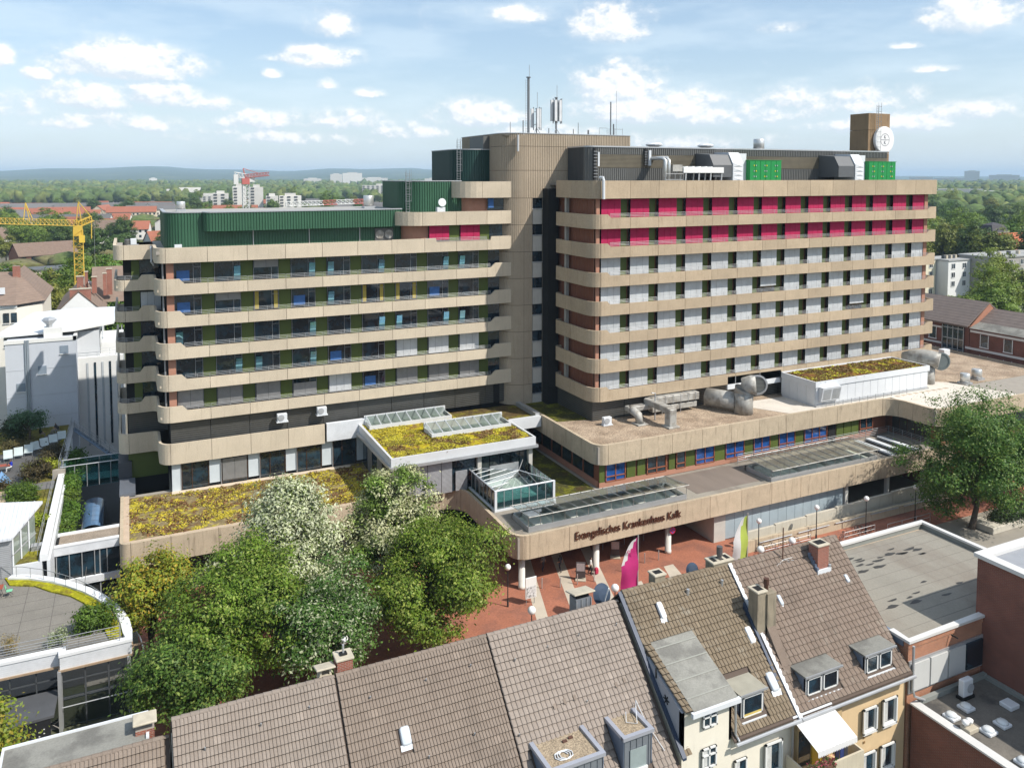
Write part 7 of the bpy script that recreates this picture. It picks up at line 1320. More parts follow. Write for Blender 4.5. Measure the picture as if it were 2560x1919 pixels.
t = thing('tower_crane', 'yellow tower crane beside the left ward block', 'crane', (-9.1, 180, 0)); m = MB(); lattice(m, (-9.1, 180, 0), (-9.1, 180, 27.5), 1.6, 24, .065); m.build('mast', YEL, t); bx(-9.9, 179.3, 26.2, -8.3, 180.7, 28.3).build('slewing_ring', YEL, t); bx(-8.9, 178.6, 25.0, -7.9, 179.3, 26.4).build('cab', mat('cab_yellow', (.66, .45, .06), .5), t)
m = MB(); lattice(m, (-9.1, 180, 28.8), (-34, 172, 30.6), 1.1, 36, .05, True); m.build('jib', YEL, t); m = MB(); lattice(m, (-9.1, 180, 28.5), (-6.6, 181, 29.6), 1.0, 4, .07); m.build('counter_jib', YEL, t)
m = MB()
for p, q in (((-9.4, 180, 28.5), (-8.9, 180, 33.0)), ((-8.4, 180, 28.5), (-8.9, 180, 33.0)), ((-8.9, 180, 33.0), (-6.7, 181, 29.8)), ((-6.7, 181, 29.8), (-6.8, 180.5, 25.6)), ((-17, 177.4, 29.6), (-17.6, 177.4, 33)), ((-18, 177.2, 29.6), (-17.6, 177.4, 33)), ((-17.6, 177.4, 33), (-16.6, 177.4, 30))): m.tube([p, q], .09, 5)
m.build('apex_frame', YEL, t); MB().tube([(-6.3, 180.6, 29), (-6.3, 180.6, 16)], .03, 4).build('hoist_rope', RAIL, t)
x, y = polar(7.2, 430)
t = thing('tower_crane', 'white and red tower crane in front of the far tower blocks', 'crane', (x, y, 0)); m = MB(); lattice(m, (x, y, 0), (x, y, 34), 3.0, 16, .2); m.build('mast', CWH, t); bx(x - 1.8, y - 1.8, 34, x + 1.8, y + 1.8, 37).build('slewing_ring', CRD, t); bx(x + 1.6, y - 1.5, 35.2, x + 4.5, y + 1.5, 38).build('cab', CWH, t)
m = MB(); lattice(m, (x, y, 38), (x + 11, y - 4, 39.2), 1.7, 8, .16); m.build('jib', CRD, t); m = MB(); lattice(m, (x, y, 38), (x - 5, y + 2, 39.0), 2.2, 3, .18); m.build('counter_jib', CWH, t); bx(x - 5.6, y, 34, x - 3.4, y + 2, 39).build('counterweight', CWH, t); m = MB(); m.tube([(x, y, 37), (x - 1, y, 42)], .3, 5); m.tube([(x - 1, y, 42), (x + 6, y - 2, 39.6)], .15, 5); m.build('apex_frame', CRD, t)
p0 = polar(9.8, 380); p1 = polar(15.2, 395); t = thing('crane_jib', 'white lattice crane boom with red sections low over the far roofs', 'crane', (p0[0], p0[1], 26)); q = lambda f: (p0[0] + (p1[0] - p0[0]) * f, p0[1] + (p1[1] - p0[1]) * f, 25.4 + .6 * f)
for f0, f1, mt in ((0, .45, CWH), (.45, .62, CRD), (.62, .84, CWH), (.84, 1, CRD)): m = MB(); lattice(m, q(f0), q(f1), 2.0, max(2, int((f1 - f0) * 20)), .16, True); m.build('boom_section', mt, t)
lattice_m = MB(); lattice(lattice_m, (p1[0], p1[1], 0), (p1[0], p1[1], 25), 2.2, 10, .18); lattice_m.build('mast', CRD, t)
# terraces of houses
RO = [linesmat('far_roof_red', (.30, .105, .06), (.22, .08, .05), 2, .5, .8, .9, rnd=.15), linesmat('far_roof_grey', (.135, .13, .128), (.10, .095, .092), 2, .5, .8, .9, rnd=.15), linesmat('far_roof_brown', (.18, .125, .095), (.13, .09, .07), 2, .5, .8, .9, rnd=.15)]
WA = [mat('far_wall_white', (.60, .58, .54), .9, .05, .2, rnd=.15), mat('far_wall_cream', (.52, .45, .34), .9, .05, .2, rnd=.15), mat('far_wall_brick', (.25, .11, .075), .9, .08, .3, rnd=.15)]
def hmesh(L, Wd, h, rh, wm, rm):
    w = MB(); w.extr([(-Wd / 2, 0), (Wd / 2, 0), (Wd / 2, h), (0, h + rh - .2), (-Wd / 2, h)], -L / 2, L / 2); wme = w.mesh('wall'); wme.materials.append(wm)
    r = MB(); r.extr([(-Wd / 2 - .5, h - .4), (0, h + rh), (Wd / 2 + .5, h - .4), (Wd / 2 + .5, h - .15), (0, h + rh + .25), (-Wd / 2 - .5, h - .15)], -L / 2 - .3, L / 2 + .3); rme = r.mesh('roof'); rme.materials.append(rm)
    g = MB()
    for k in range(int(L / 3)):
        for z in [1 + 3 * j for j in range(int(h / 3))]: g.box(-L / 2 + 1 + 3 * k, -Wd / 2 - .04, z, -L / 2 + 2.3 + 3 * k, -Wd / 2 + .02, z + 1.5)
    gme = g.mesh('windows') if g.v else None
    if gme: gme.materials.append(GLASS)
    return wme, rme, gme
HK = [hmesh(12, 10, 6, 4.2, WA[0], RO[0]), hmesh(36, 10, 6.5, 4.0, WA[1], RO[0]), hmesh(48, 11, 8, 3.4, WA[0], RO[1]), hmesh(14, 11, 7, 4.5, WA[0], RO[2]), hmesh(26, 11, 9, 4, WA[0], RO[1]), hmesh(20, 10, 6, 4, WA[2], RO[2])]
def bghouse(x, y, k, rz, lab, grp, s=1.0, z=0):
    t = thing('terraced_house', lab, 'house', (x, y, z), grp)
    for nm, me in zip(('wall', 'roof', 'window_rows'), HK[k]):
        if me: o = bpy.data.objects.new(nm, me); C.objects.link(o); o.parent = t
    o = bpy.data.objects.get('x'); t.rotation_euler = (0, 0, R(rz)); t.scale = (s, s, s)
random.seed(9)
for _ in range(44):
    az = -9 + 28 * random.random(); d = 520 + 480 * random.random(); x, y = polar(az, d); k = random.choice((0, 1, 1, 2)); bghouse(x, y, k, -az + random.choice((-14, -10, 75)), '%s in the far terraces, %s, %s' % (('small red-roofed house', 'long red-roofed row', 'long grey-roofed row')[k], ZONE(az), 'farther back' if d > 760 else 'nearer'), 'far terraced houses', 1.05)
for az, d, k in ((-8.5, 860, 2), (-5.6, 880, 2), (-2.4, 870, 2), (1.0, 860, 2), (3.4, 800, 1), (6.5, 780, 1), (-7, 800, 1), (-3.6, 790, 1), (.2, 780, 1), (9.6, 700, 1), (11.5, 640, 2), (13.2, 760, 4), (15.4, 800, 2), (16.8, 700, 4), (12.4, 520, 5), (14.8, 470, 2), (10.5, 500, 5)):
    x, y = polar(az, d); bghouse(x, y, k, -az - 6, '%s past the tracks, %s, %s' % (('red terrace', 'long red terrace', 'long grey terrace', 'brown house', 'grey pitched block', 'brown brick row')[k], ZONE(az), 'at about %d hundred metres' % (d // 100)), 'long far terraces', 1.1)
for az, d, k in ((-7.6, 470, 3), (1.9, 430, 0), (4.3, 480, 3), (-4.8, 380, 5), (-1.4, 520, 3), (5.8, 560, 0)):
    x, y = polar(az, d); bghouse(x, y, k, -az + 20, 'single %s house among the railway trees, %s' % ('red-roofed' if k == 0 else 'brown-roofed' if k == 3 else 'brick', ZONE(az)), 'houses among the railway trees', 1.1)
for az, d in ((-2.8, 300), (-.2, 320), (-6.0, 330), (2.5, 370)):
    x, y = polar(az, d); t = thing('railway_shed', 'low flat shed between the railway trees', 'shed', (x, y, 0), 'low sheds by the tracks'); M = Matrix.Translation((x, y, 0)) @ Matrix.Rotation(R(-az + 12), 4, 'Z'); MB(M).box(-22, -5, 0, 22, 5, 5).build('wall', WA[1], t); MB(M).box(-22.5, -5.5, 5, 22.5, 5.5, 5.5).build('roof', GREYC, t)
BLV = mat('balcony_bands', (.50, .48, .42), .9, .05)
def block(az, d, w, h, dp, lab, rz=0, mt=None, floors=True, z=0):
    x, y = polar(az, d); t = thing('tower_block', lab, 'building', (x, y, z)); M = Matrix.Translation((x, y, z)) @ Matrix.Rotation(R(-az + rz), 4, 'Z'); MB(M).box(-w / 2, 0, 0, w / 2, dp, h).build('wall', mt or WA[0], t)
    if floors:
        for k in range(int(h / 3)):
            for s in range(max(1, int(w / 7))): MB(M).box(-w / 2 + 1 + 7 * s, -.5, 1.1 + 3 * k, -w / 2 + 4.2 + 7 * s, .02, 2.5 + 3 * k).build('balcony', FRG, t)
    MB(M).box(-w / 4, 1, h, w / 4, dp - 1, h + 2.5).build('lift_house', mt or WA[0], t)
for az, w, h, lab in ((5.6, 15, 21, 'stepped pale tower block left of the white crane'), (6.8, 13, 28, 'tall pale tower block behind the white crane'), (7.9, 13, 27, 'tall pale tower block right of the crane mast'), (8.9, 12, 18, 'mid-height tower block right of the crane'), (10.1, 22, 18, 'wide cream slab block right of the tower blocks')): block(az, 850 + 10 * w % 30, w, h, 14, lab)
for az, d, w, h, lab in ((11.6, 2900, 60, 30, 'hazy white office cluster before the hills'), (13.2, 3000, 42, 46, 'tall hazy white slab before the hills'), (14.3, 3000, 70, 50, 'broad hazy high-rise with a white core'), (15.8, 3100, 100, 32, 'hazy terraced white office block'), (18.0, 3000, 80, 20, 'low hazy pale block behind the woods'), (20.0, 2900, 70, 30, 'hazy white block near the roof ladder'), (16.9, 1250, 85, 24, 'long white block with window rows before the woods'), (3.8, 1500, 80, 16, 'low white hall among the far trees'), (5.2, 1250, 60, 11, 'white flat-roofed school hall in the far trees'), (-8.2, 4200, 60, 22, 'tiny white building on the hazy plain at the left'), (1.5, 3600, 30, 30, 'tiny white silo in the haze'),
                         (52.4, 3800, 90, 34, 'round pale gas holder silhouette at the right end of the roof'), (55.2, 4200, 60, 62, 'dark hazy high-rise on the right horizon'), (54.0, 4000, 120, 30, 'pale hazy blocks on the right horizon'), (56.9, 4300, 120, 44, 'white hazy block at the right picture edge'), (53.2, 1500, 90, 14, 'grey roofed houses in the right woods'), (54.6, 1400, 120, 16, 'long grey roofs beyond the park trees')): block(az, d, w, h, 30, lab, floors=d < 1300)
# right side: brick school, apartments, old brick school
bs = thing('brick_school', 'dark red brick building with white bands and brown roof right of the ward block', 'building', (124, 85, 0)); bx(121, 83.6, 0, 130, 97, 14.1).build('wall', DBR, bs); bx(121, 56, 0, 130, 83.5, 13.8).build('wall', DBR, bs)
RRF = linesmat('school_roof_tile', (.20, .16, .14), (.10, .08, .07), 2, .36, .75, .85); MB().extr([(120.3, 13.9), (125.6, 17.4), (131, 13.9), (131, 14.1), (125.6, 17.65), (120.3, 14.15)], 83.5, 97.5, 'y').build('roof', RRF, bs); MB().extr([(121.02, 14.0), (125.6, 17.35), (130, 14.0)], 83.45, 83.6, 'y').build('gable', mat('gable_brick', (.36, .17, .11), .9), bs); MB().add([(123, 56, 14.6), (123, 83.4, 14.6), (126.5, 83.4, 16.6), (126.5, 56, 16.6)], [(0, 3, 2, 1)]).build('roof', RRF, bs); MB().add([(120.6, 56, 13.85), (120.6, 83.4, 13.85), (123.1, 83.4, 14.65), (123.1, 56, 14.65)], [(0, 3, 2, 1)]).build('eaves_felt', BITUG, bs)
bx(120.9, 56, 13.2, 121, 83.4, 13.55).build('white_band', WHITEF, bs); bx(120.9, 56, 10.4, 121, 84.2, 10.75).build('white_band', WHITEF, bs); bx(120.9, 88.4, 13.0, 121, 97, 13.3).build('white_band', WHITEF, bs); bx(120.9, 88.4, 10.4, 121, 97, 10.7).build('white_band', WHITEF, bs)
w = bx(120.85, 84.4, 7, 121.0, 88.2, 13.7).build('stair_window', GLASS, bs)
for k in range(5): bx(120.75, 84.4 + .93 * k, 7, 120.86, 84.5 + .93 * k, 13.7).build('mullion', ZINC, w)
for k in range(4): bx(120.76, 84.4, 8.2 + 1.7 * k, 120.86, 88.2, 8.3 + 1.7 * k).build('transom', ZINC, w)
for y in (81.6, 77.8, 74.2, 70.6, 67, 63.4, 59.8, 90.6):
    for z in (11.2, 7.9): w = bx(120.9, y - 1.2, z, 120.98, y, z + 1.8).build('window', GLASS, bs); m = MB(); m.box(120.86, y - 1.3, z - .1, 120.92, y - 1.2, z + 1.9); m.box(120.86, y, z - .1, 120.92, y + .1, z + 1.9); m.box(120.8, y - 1.35, z - .2, 120.92, y + .15, z - .05); m.build('window_frame', WHITEF, w)
def flats(x0, y0, x1, y1, h, mt, lab, nx, nz, rz=0):
    t = thing('apartment_block', lab, 'building', (x0, y0, 0)); bx(x0, y0, 0, x1, y1, h).build('wall', mt, t); bx(x0 - .3, y0 - .3, h, x1 + .3, y1 + .3, h + .4).build('roof', mat('flat_roof_grey', (.33, .33, .32), .9, .1), t)
    for i in range(nx):
        for j in range(nz):
            x = x0 + (x1 - x0) * (i + .3) / nx; z = h - 2.4 - 2.8 * j; w = bx(x, y0 - .08, z, x + 1.5, y0 - .02, z + 1.5).build('window', GLASS, t); m = MB(); m.box(x - .12, y0 - .14, z - .12, x, y0 - .03, z + 1.6); m.box(x + 1.5, y0 - .14, z - .12, x + 1.62, y0 - .03, z + 1.6); m.box(x + .7, y0 - .14, z, x + .8, y0 - .05, z + 1.5); m.box(x - .12, y0 - .14, z - .2, x + 1.62, y0 - .03, z); m.build('window_frame', WHITEF, w)
    for k in range(6): bx(x0 + 2 + (x1 - x0 - 4) * k / 6, y0 + 3, h + .4, x0 + 2.8 + (x1 - x0 - 4) * k / 6, y0 + 4, h + 1.5).build('chimney', CAPC if k % 2 else FRG, t)
flats(242.6, 160, 275, 172, 12.6, mat('grey_flats', (.33, .31, .28), .9, .05), 'grey rendered apartment block at the right edge', 6, 4); flats(232, 168, 242.4, 178, 11.4, WHITEF, 'white apartment block joining the grey flats', 2, 3); flats(214, 172, 231.5, 182, 11.6, mat('pale_yellow_flats', (.66, .62, .48), .9, .05), 'pale yellow flats with roof terraces right of the ward block', 4, 4); flats(206, 166, 214, 176, 9.0, BR, 'low brick house left of the pale yellow flats', 2, 3)
t = thing('old_school', 'ornate orange brick school with stepped gable and red roof', 'building', (285, 185, 0)); OB = mat('old_orange_brick', (.42, .19, .10), .9, .1, .5); bx(276, 185, 0, 310, 196, 12.6).build('wall', OB, t)
for k in range(4): bx(276 + 1.2 * k, 184.8, 12.6 + 1.1 * k, 285 - 1.2 * k, 186, 13.7 + 1.1 * k).build('stepped_gable', OB, t)
MB().extr([(184.5, 12.4), (190.5, 17.0), (196.5, 12.4)], 284, 311).build('roof', mat('old_red_roof', (.42, .13, .06), .9, .08), t); bx(286, 190, 12, 295, 196, 17.2).build('tower_wall', OB, t); MB().prism([(285.6, 189.6), (295.4, 189.6), (295.4, 196.4), (285.6, 196.4)], 17.2, 17.4).build('cornice', CAPC, t); MB().add([(285.8, 189.8, 17.4), (295.2, 189.8, 17.4), (295.2, 196, 17.4), (285.8, 196, 17.4), (287, 191, 20), (294, 191, 20), (294, 195, 20), (287, 195, 20), (290.5, 193, 21)], [(0, 1, 5, 4), (1, 2, 6, 5), (2, 3, 7, 6), (3, 0, 4, 7), (4, 5, 8), (5, 6, 8), (6, 7, 8), (7, 4, 8)]).build('mansard_roof', mat('slate', (.05, .045, .05), .7), t)
for k in range(3): bx(279 + 1.6 * k, 184.9, 9, 280 + 1.6 * k, 184.99, 11).build('window', GLASS, t)
# far woods: one canopy mass
def ico():
    t = (1 + 5 ** .5) / 2; v = [(-1, t, 0), (1, t, 0), (-1, -t, 0), (1, -t, 0), (0, -1, t), (0, 1, t), (0, -1, -t), (0, 1, -t), (t, 0, -1), (t, 0, 1), (-t, 0, -1), (-t, 0, 1)]
    f = [(0, 11, 5), (0, 5, 1), (0, 1, 7), (0, 7, 10), (0, 10, 11), (1, 5, 9), (5, 11, 4), (11, 10, 2), (10, 7, 6), (7, 1, 8), (3, 9, 4), (3, 4, 2), (3, 2, 6), (3, 6, 8), (3, 8, 9), (4, 9, 5), (2, 4, 11), (6, 2, 10), (8, 6, 7), (9, 8, 1)]
    v = [Vector(p).normalized() for p in v]; cache = {}; nf = []
    def mid(a, b):
        k = (min(a, b), max(a, b))
        if k not in cache: v.append(((v[a] + v[b]) / 2).normalized()); cache[k] = len(v) - 1
        return cache[k]
    for a, b, c in f: x, y, z = mid(a, b), mid(b, c), mid(c, a); nf += [(a, x, z), (b, y, x), (c, z, y), (x, y, z)]
    return np.array([tuple(p) for p in v]), np.array(nf)
IV, IF = ico()
def woods(name, lab, specs, mt, seed):
    rs = np.random.RandomState(seed); Vs = []; Fs = []; b = 0
    for n, az0, az1, d0, d1, h0, h1 in specs:
        for _ in range(n):
            az = R(az0 + (az1 - az0) * rs.rand()); d = d0 + (d1 - d0) * rs.rand() ** .8; r = (4.5 + 5 * rs.rand()) * (1 + d / 5000); h = h0 + (h1 - h0) * rs.rand(); q = IV * (1 + .22 * rs.normal(size=(len(IV), 1))) * np.array([r, r, h * .45]) + np.array([d * math.sin(az), d * math.cos(az), h * .58]); Vs.append(q); Fs.append(IF + b); b += len(IV)
    o = bpy.data.objects.new(name, fastmesh(name, np.concatenate(Vs), np.concatenate(Fs), [mt])); C.objects.link(o); tag(o, lab, 'woods', kind='stuff')
WOOD = mat('far_canopy', (.075, .115, .03), .95, .35, .02, col2=(.13, .15, .04), c2=(.45, .6), c2s=.012, fine=.3, fscale=.25)
woods('forest', 'dense far woods between the town and the hills', [(1500, -12, 24, 1150, 2300, 12, 20), (1500, -12, 24, 2200, 4300, 14, 24), (500, 48, 64, 700, 1500, 12, 20), (900, 48, 64, 1400, 4200, 14, 24)], WOOD, 4)
woods('scrub', 'loose low greenery between the tracks and sheds', [(260, -12, 20, 300, 1100, 3, 8), (120, 49, 62, 420, 900, 3, 9)], mat('scrub_green', (.085, .12, .03), .95, .3, .05, col2=(.15, .13, .06), c2s=.03, fine=.3, fscale=.5), 6)
# low hills
def hills():
    V = []; F = []; na = 110; nd = 26
    for j in range(nd):
        d = 3600 + (13500 - 3600) * j / (nd - 1)
        for i in range(na):
            az = -40 + 125 * i / (na - 1); g = max(0, (d - 3600) / 5600); g = min(1, g); left = max(0, min(1, (46 - az) / 22)); ridge = 34 + 84 * left
            z = (g ** 1.3) * (ridge + 16 * mnoise.noise(Vector((az * .11, d * .0004, 0))) + 20 * math.sin(az * .42 + 1.2) * left + 9 * math.sin(az * 1.1) * left + 7 * mnoise.noise(Vector((az * .5, d * .001, 3)))) - .6
            V.append((d * math.sin(R(az)), d * math.cos(R(az)), z))
    for j in range(nd - 1):
        for i in range(na - 1): F.append((j * na + i, j * na + i + 1, (j + 1) * na + i + 1, (j + 1) * na + i))
    m = MB(); m.v = V; m.f = F; return m
o = struct('hills', hills(), mat('hill_woods', (.045, .075, .03), .95, .3, .004, col2=(.13, .14, .06), c2=(.58, .68), c2s=.0025, fine=.25, fscale=.03)); o.data.polygons.foreach_set('use_smooth', [True] * len(o.data.polygons))
# ================================================================== STREET FURNITURE AND PEOPLE
GLOBE = mat('opal_globe', (.80, .80, .78), .3, .02, spec=.5); BPO = mat('black_post', (.03, .03, .03), .5, 0)
def lamp(x, y, h, lab, r=.26):
    t = thing('street_lamp', lab, 'street lamp', (x, y, 0), 'globe lamps'); MB().lathe((x, y, 0), [(.09, 0), (.09, .5), (.05, .55), (.045, h - r)], 8).build('post', BPO, t)
    MB().lathe((x, y, h - r), [(.07, 0)] + [(r * math.sin(math.pi * k / 10), r - r * math.cos(math.pi * k / 10)) for k in range(1, 11)], 16).build('globe', GLOBE, t, True)
for x, y, h, l in ((56.8, 61.0, 3.2, 'globe lamp by the white flag at the low wall start'), (64.3, 60.6, 3.4, 'globe lamp halfway along the ramp wall'), (70.2, 59.4, 3.75, 'globe lamp by the second bicycle group'), (77.6, 59.2, 3.8, 'globe lamp left of the right tree'), (35.35, 54.4, 4.2, 'white globe lamp right of the blue satellite dish'), (43.2, 54.5, 4.2, 'white globe lamp above the ridge left of the twin chimney'), (51, 54.5, 4.2, 'globe lamp just below the white flag tip'), (54.9, 54.6, 4.2, 'globe lamp left of the brick chimney'), (13.0, 55.0, 5.2, 'globe lamp among the green trees'), (27.6, 54.3, 4.2, 'globe lamp at the edge of the right robinia'), (-5.9, 57.2, 1.95, 'globe lamp before the annex entrance'), (29.4, 62.5, 3.6, 'globe lamp half hidden by the tree near the white notice')): lamp(x, y, h, l, .33 if y < 56 else .27)
def flag(x, y, zt, mtop, mbot, lab, logo=False, w=1.9, L=4.6):
    t = thing('banner_flag', lab, 'flag', (x, y, 0)); MB().tube([(x, y, 0), (x, y, zt)], .05, 8).build('pole', mat('flag_pole', (.6, .6, .6), .3, 0, metal=.5), t); N = 18; vs = []; top = []; bot = []
    for i in range(N + 1):
        f = i / N
        for j in range(7):
            g = j / 6; sl = .95 * (1 - min(1, f * 3.2)) * g * 0; px = x - w * g * (.55 + .45 * min(1, f * 2.5)) * (1 - .18 * f); pz = zt - .15 - L * f - (1 - f) * g * .55; py = y + .16 * math.sin(3.3 * f + 4.2 * g) * g + .08 * math.sin(9 * f)
            vs.append((px, py, pz))
    for i in range(N):
        for j in range(6): (top if ((j + .5) / 6 > .10 + .95 * (i + .5) / N * 2.2 if logo else (j + .5) / 6 > .38 + .25 * (i + .5) / N) else bot).append((i * 7 + j, i * 7 + j + 1, (i + 1) * 7 + j + 1, (i + 1) * 7 + j))
    for nm, fs, mt in (('upper_field', top, mtop), ('lower_field', bot, mbot)):
        m = MB(); m.add(vs, fs); m.build(nm, mt, t, True)
    if logo: me = text_mesh('evk', .62, .01); me.materials.append(mbot); reg('flag_lettering', me, t, M=Matrix.Translation((x - .82, y - .22, zt - 1.15)) @ Matrix.Rotation(R(90), 4, 'X') @ Matrix.Rotation(R(-12), 4, 'Z'))
FW = mat('flag_white', (.74, .74, .74), .8, .03, trans=.35); flag(38.0, 55.0, 7.9, FW, mat('flag_pink', (.55, .035, .20), .7, .06, trans=.3), 'white and pink hospital banner before the entrance', True); flag(49.9, 55.0, 7.6, FW, mat('flag_lime', (.50, .62, .12), .7, .06, trans=.35), 'white and lime banner right of the entrance')
for k, (x, y) in enumerate(((33.6, 64.0), (35.2, 63.4), (36.9, 63.2), (38.6, 63.0), (42.2, 63.3), (45.0, 64.0), (46.6, 63.9))): MB().lathe((x, y, 0), [(.05, 0), (.05, .98), (.03, 1.0)], 8).top('bollard', MATS['rail_steel'], 'thin steel bollard before the entrance, %s from the left' % ('first', 'second', 'third', 'fourth', 'fifth', 'sixth', 'seventh')[k], 'bollard', 'entrance bollards')
def aframe(x, y, rz, lab):
    M = Matrix.Translation((x, y, 0)) @ Matrix.Rotation(R(rz), 4, 'Z'); t = thing('notice_board', lab, 'sign', (x, y, 0)); MB(M).bev(-.06, -.45, .25, .06, .45, 1.75, .02).build('board', mat('board_dark', (.07, .06, .06), .5), t); MB(M).box(-.075, -.38, .9, -.062, .38, 1.65).build('sheet', mat('board_print', (.38, .34, .34), .6, .2, 8), t); MB(M).bev(-.35, -.5, 0, .35, .5, .12, .02).build('foot', CAPC, t)
aframe(37.6, 63.8, 60, 'free-standing notice board near the woman with the red bag'); aframe(43.0, 66.2, 60, 'free-standing notice board behind the pink banner')
t = thing('notice_board', 'tall white information board at the tree edge', 'sign', (31.4, 62.0, 0)); MB().bev(30.85, 61.9, .6, 31.95, 62.0, 2.5, .02).build('board', WHITEF, t); bx(30.95, 61.88, .7, 31.85, 61.895, 1.7).build('map_print', mat('map_print', (.55, .55, .55), .6, .35, 6, col2=(.2, .2, .2), c2=(.55, .6), c2s=5), t)
for x in (31.0, 31.8): MB().tube([(x, 62.05, 0), (x, 62.05, 2.4)], .03, 6).build('post', RAIL, t)
t = thing('no_parking_sign', 'round red-ringed no stopping sign on the right entrance column', 'sign', (48.4, 64.3, 2.2)); M = Matrix.Translation((48.6, 64.35, 2.45)) @ Matrix.Rotation(R(90), 4, 'X'); MB(M).lathe((0, 0, 0), [(.34, 0), (.34, .02)], 24).build('disc', mat('sign_blue', (.03, .07, .32), .5, 0), t); ring(M, .27, .345, .03, 24).build('red_ring', mat('sign_red', (.55, .02, .05), .5, 0), t); MB(M @ Matrix.Rotation(R(45), 4, 'Z')).box(-.28, -.035, .022, .28, .035, .03).build('red_bar', MATS['sign_red'], t); MB(M @ Matrix.Rotation(R(-45), 4, 'Z')).box(-.28, -.035, .022, .28, .035, .031).build('red_bar', MATS['sign_red'], t); bx(48.2, 64.3, 2.9, 48.9, 64.36, 3.15).build('plate', WHITEF, t)
for k, x in enumerate((41.6, 45.4)):
    t = thing('cycle_shelter', 'open steel lattice shelter standing under the entrance roof, %s' % ('left of the middle column' if k == 0 else 'near the right column'), 'shelter', (x, 67.3, 0)); m = MB()
    for s in (0, 1, 2): m.tube([(x + 1.2 * s, 68.2, 0), (x + 1.2 * s, 68.2, 1.2), (x + 1.2 * s, 66.6, 1.6)], .04, 5)
    for y, z in ((68.2, 1.2), (67.4, 1.4), (66.6, 1.6)): m.tube([(x, y, z), (x + 2.4, y, z)], .04, 5)
    m.build('lattice', RAIL, t)
def rack(x0, x1, y, lab):
    m = MB(); n = max(1, int((x1 - x0) / 1.7))
    for k in range(n + 1): m.tube([(x0 + (x1 - x0) * k / n, y, 0), (x0 + (x1 - x0) * k / n, y, .95)], .03, 5)
    m.tube([(x0, y, .95), (x1, y, .95)], .03, 5); m.tube([(x0, y, .5), (x1, y, .5)], .025, 5); m.top('street_railing', MATS['rail_steel'], lab, 'railing')
rack(56.5, 63, 60.1, 'low steel railing by the first bicycles'); rack(66.5, 71.0, 58.9, 'low steel railing by the second bicycles'); rack(72.3, 79, 58.4, 'low steel railing before the right tree'); rack(12.2, 20.5, 55.6, 'steel railing on the plaza beyond the brick chimney'); rack(21, 29, 55.2, 'steel railing below the right robinia')
def bicycle(x, y, rz, col, lab):
    M = Matrix.Translation((x, y, 0)) @ Matrix.Rotation(R(rz), 4, 'Z'); t = thing('bicycle', lab, 'bicycle', (x, y, 0), 'parked bicycles'); fm = mat('bike_%d%d' % (int(col[0] * 99), int(col[2] * 99)), col, .4, 0)
    for wx in (-.53, .53):
        w = MB(M).tube([(wx + .34 * math.cos(a), 0, .34 + .34 * math.sin(a)) for a in [2 * math.pi * k / 14 for k in range(15)]], .022, 5); wo = w.build('wheel', BPO, t); s = MB(M)
        for k in range(6): a = math.pi * k / 6; s.tube([(wx + .33 * math.cos(a), 0, .34 + .33 * math.sin(a)), (wx - .33 * math.cos(a), 0, .34 - .33 * math.sin(a))], .006, 3)
        s.build('spokes', RAIL, wo)
    m = MB(M); B_ = (-.06, 0, .30); St = (-.2, 0, .82); Hd = (.40, 0, .80); Hb = (.44, 0, .66)
    for a, b in ((B_, St), (B_, Hb), (St, Hd), (St, (-.53, 0, .34)), (B_, (-.53, 0, .34)), (Hd, (.53, 0, .34))): m.tube([a, b], .02, 5)
    m.build('frame', fm, t); MB(M).tube([(.38, -.28, .98), (.40, 0, .96), (.38, .28, .98)], .015, 5).build('handlebar', BPO, t); MB(M).bev(-.34, -.07, .86, -.08, .07, .92, .02).build('saddle', BPO, t)
for x, y, rz, c, l in ((57.0, 60.6, 70, (.03, .03, .03), 'black bicycle behind the white flag'), (58.3, 60.4, 80, (.10, .14, .22), 'blue bicycle on the low railing'), (60.2, 60.4, 85, (.35, .35, .36), 'silver bicycle left of the tv mast'), (61.4, 60.4, 75, (.25, .05, .04), 'dark red bicycle right of the tv mast'), (66.9, 59.3, 10, (.03, .03, .04), 'black bicycle standing apart right of the brick chimney'), (68.9, 59.4, 75, (.20, .16, .12), 'brown bicycle in the second group'), (69.5, 59.5, 85, (.05, .05, .05), 'black bicycle in the second group'), (70.5, 59.2, 20, (.33, .12, .05), 'orange-brown bicycle leaning beside the lamp'), (24.6, 55.8, 30, (.02, .22, .45), 'bright blue bicycle under the right robinia'), (14.6, 55.9, 60, (.03, .03, .03), 'black bicycle by the railing above the brick chimney')): bicycle(x, y, rz, c, l)
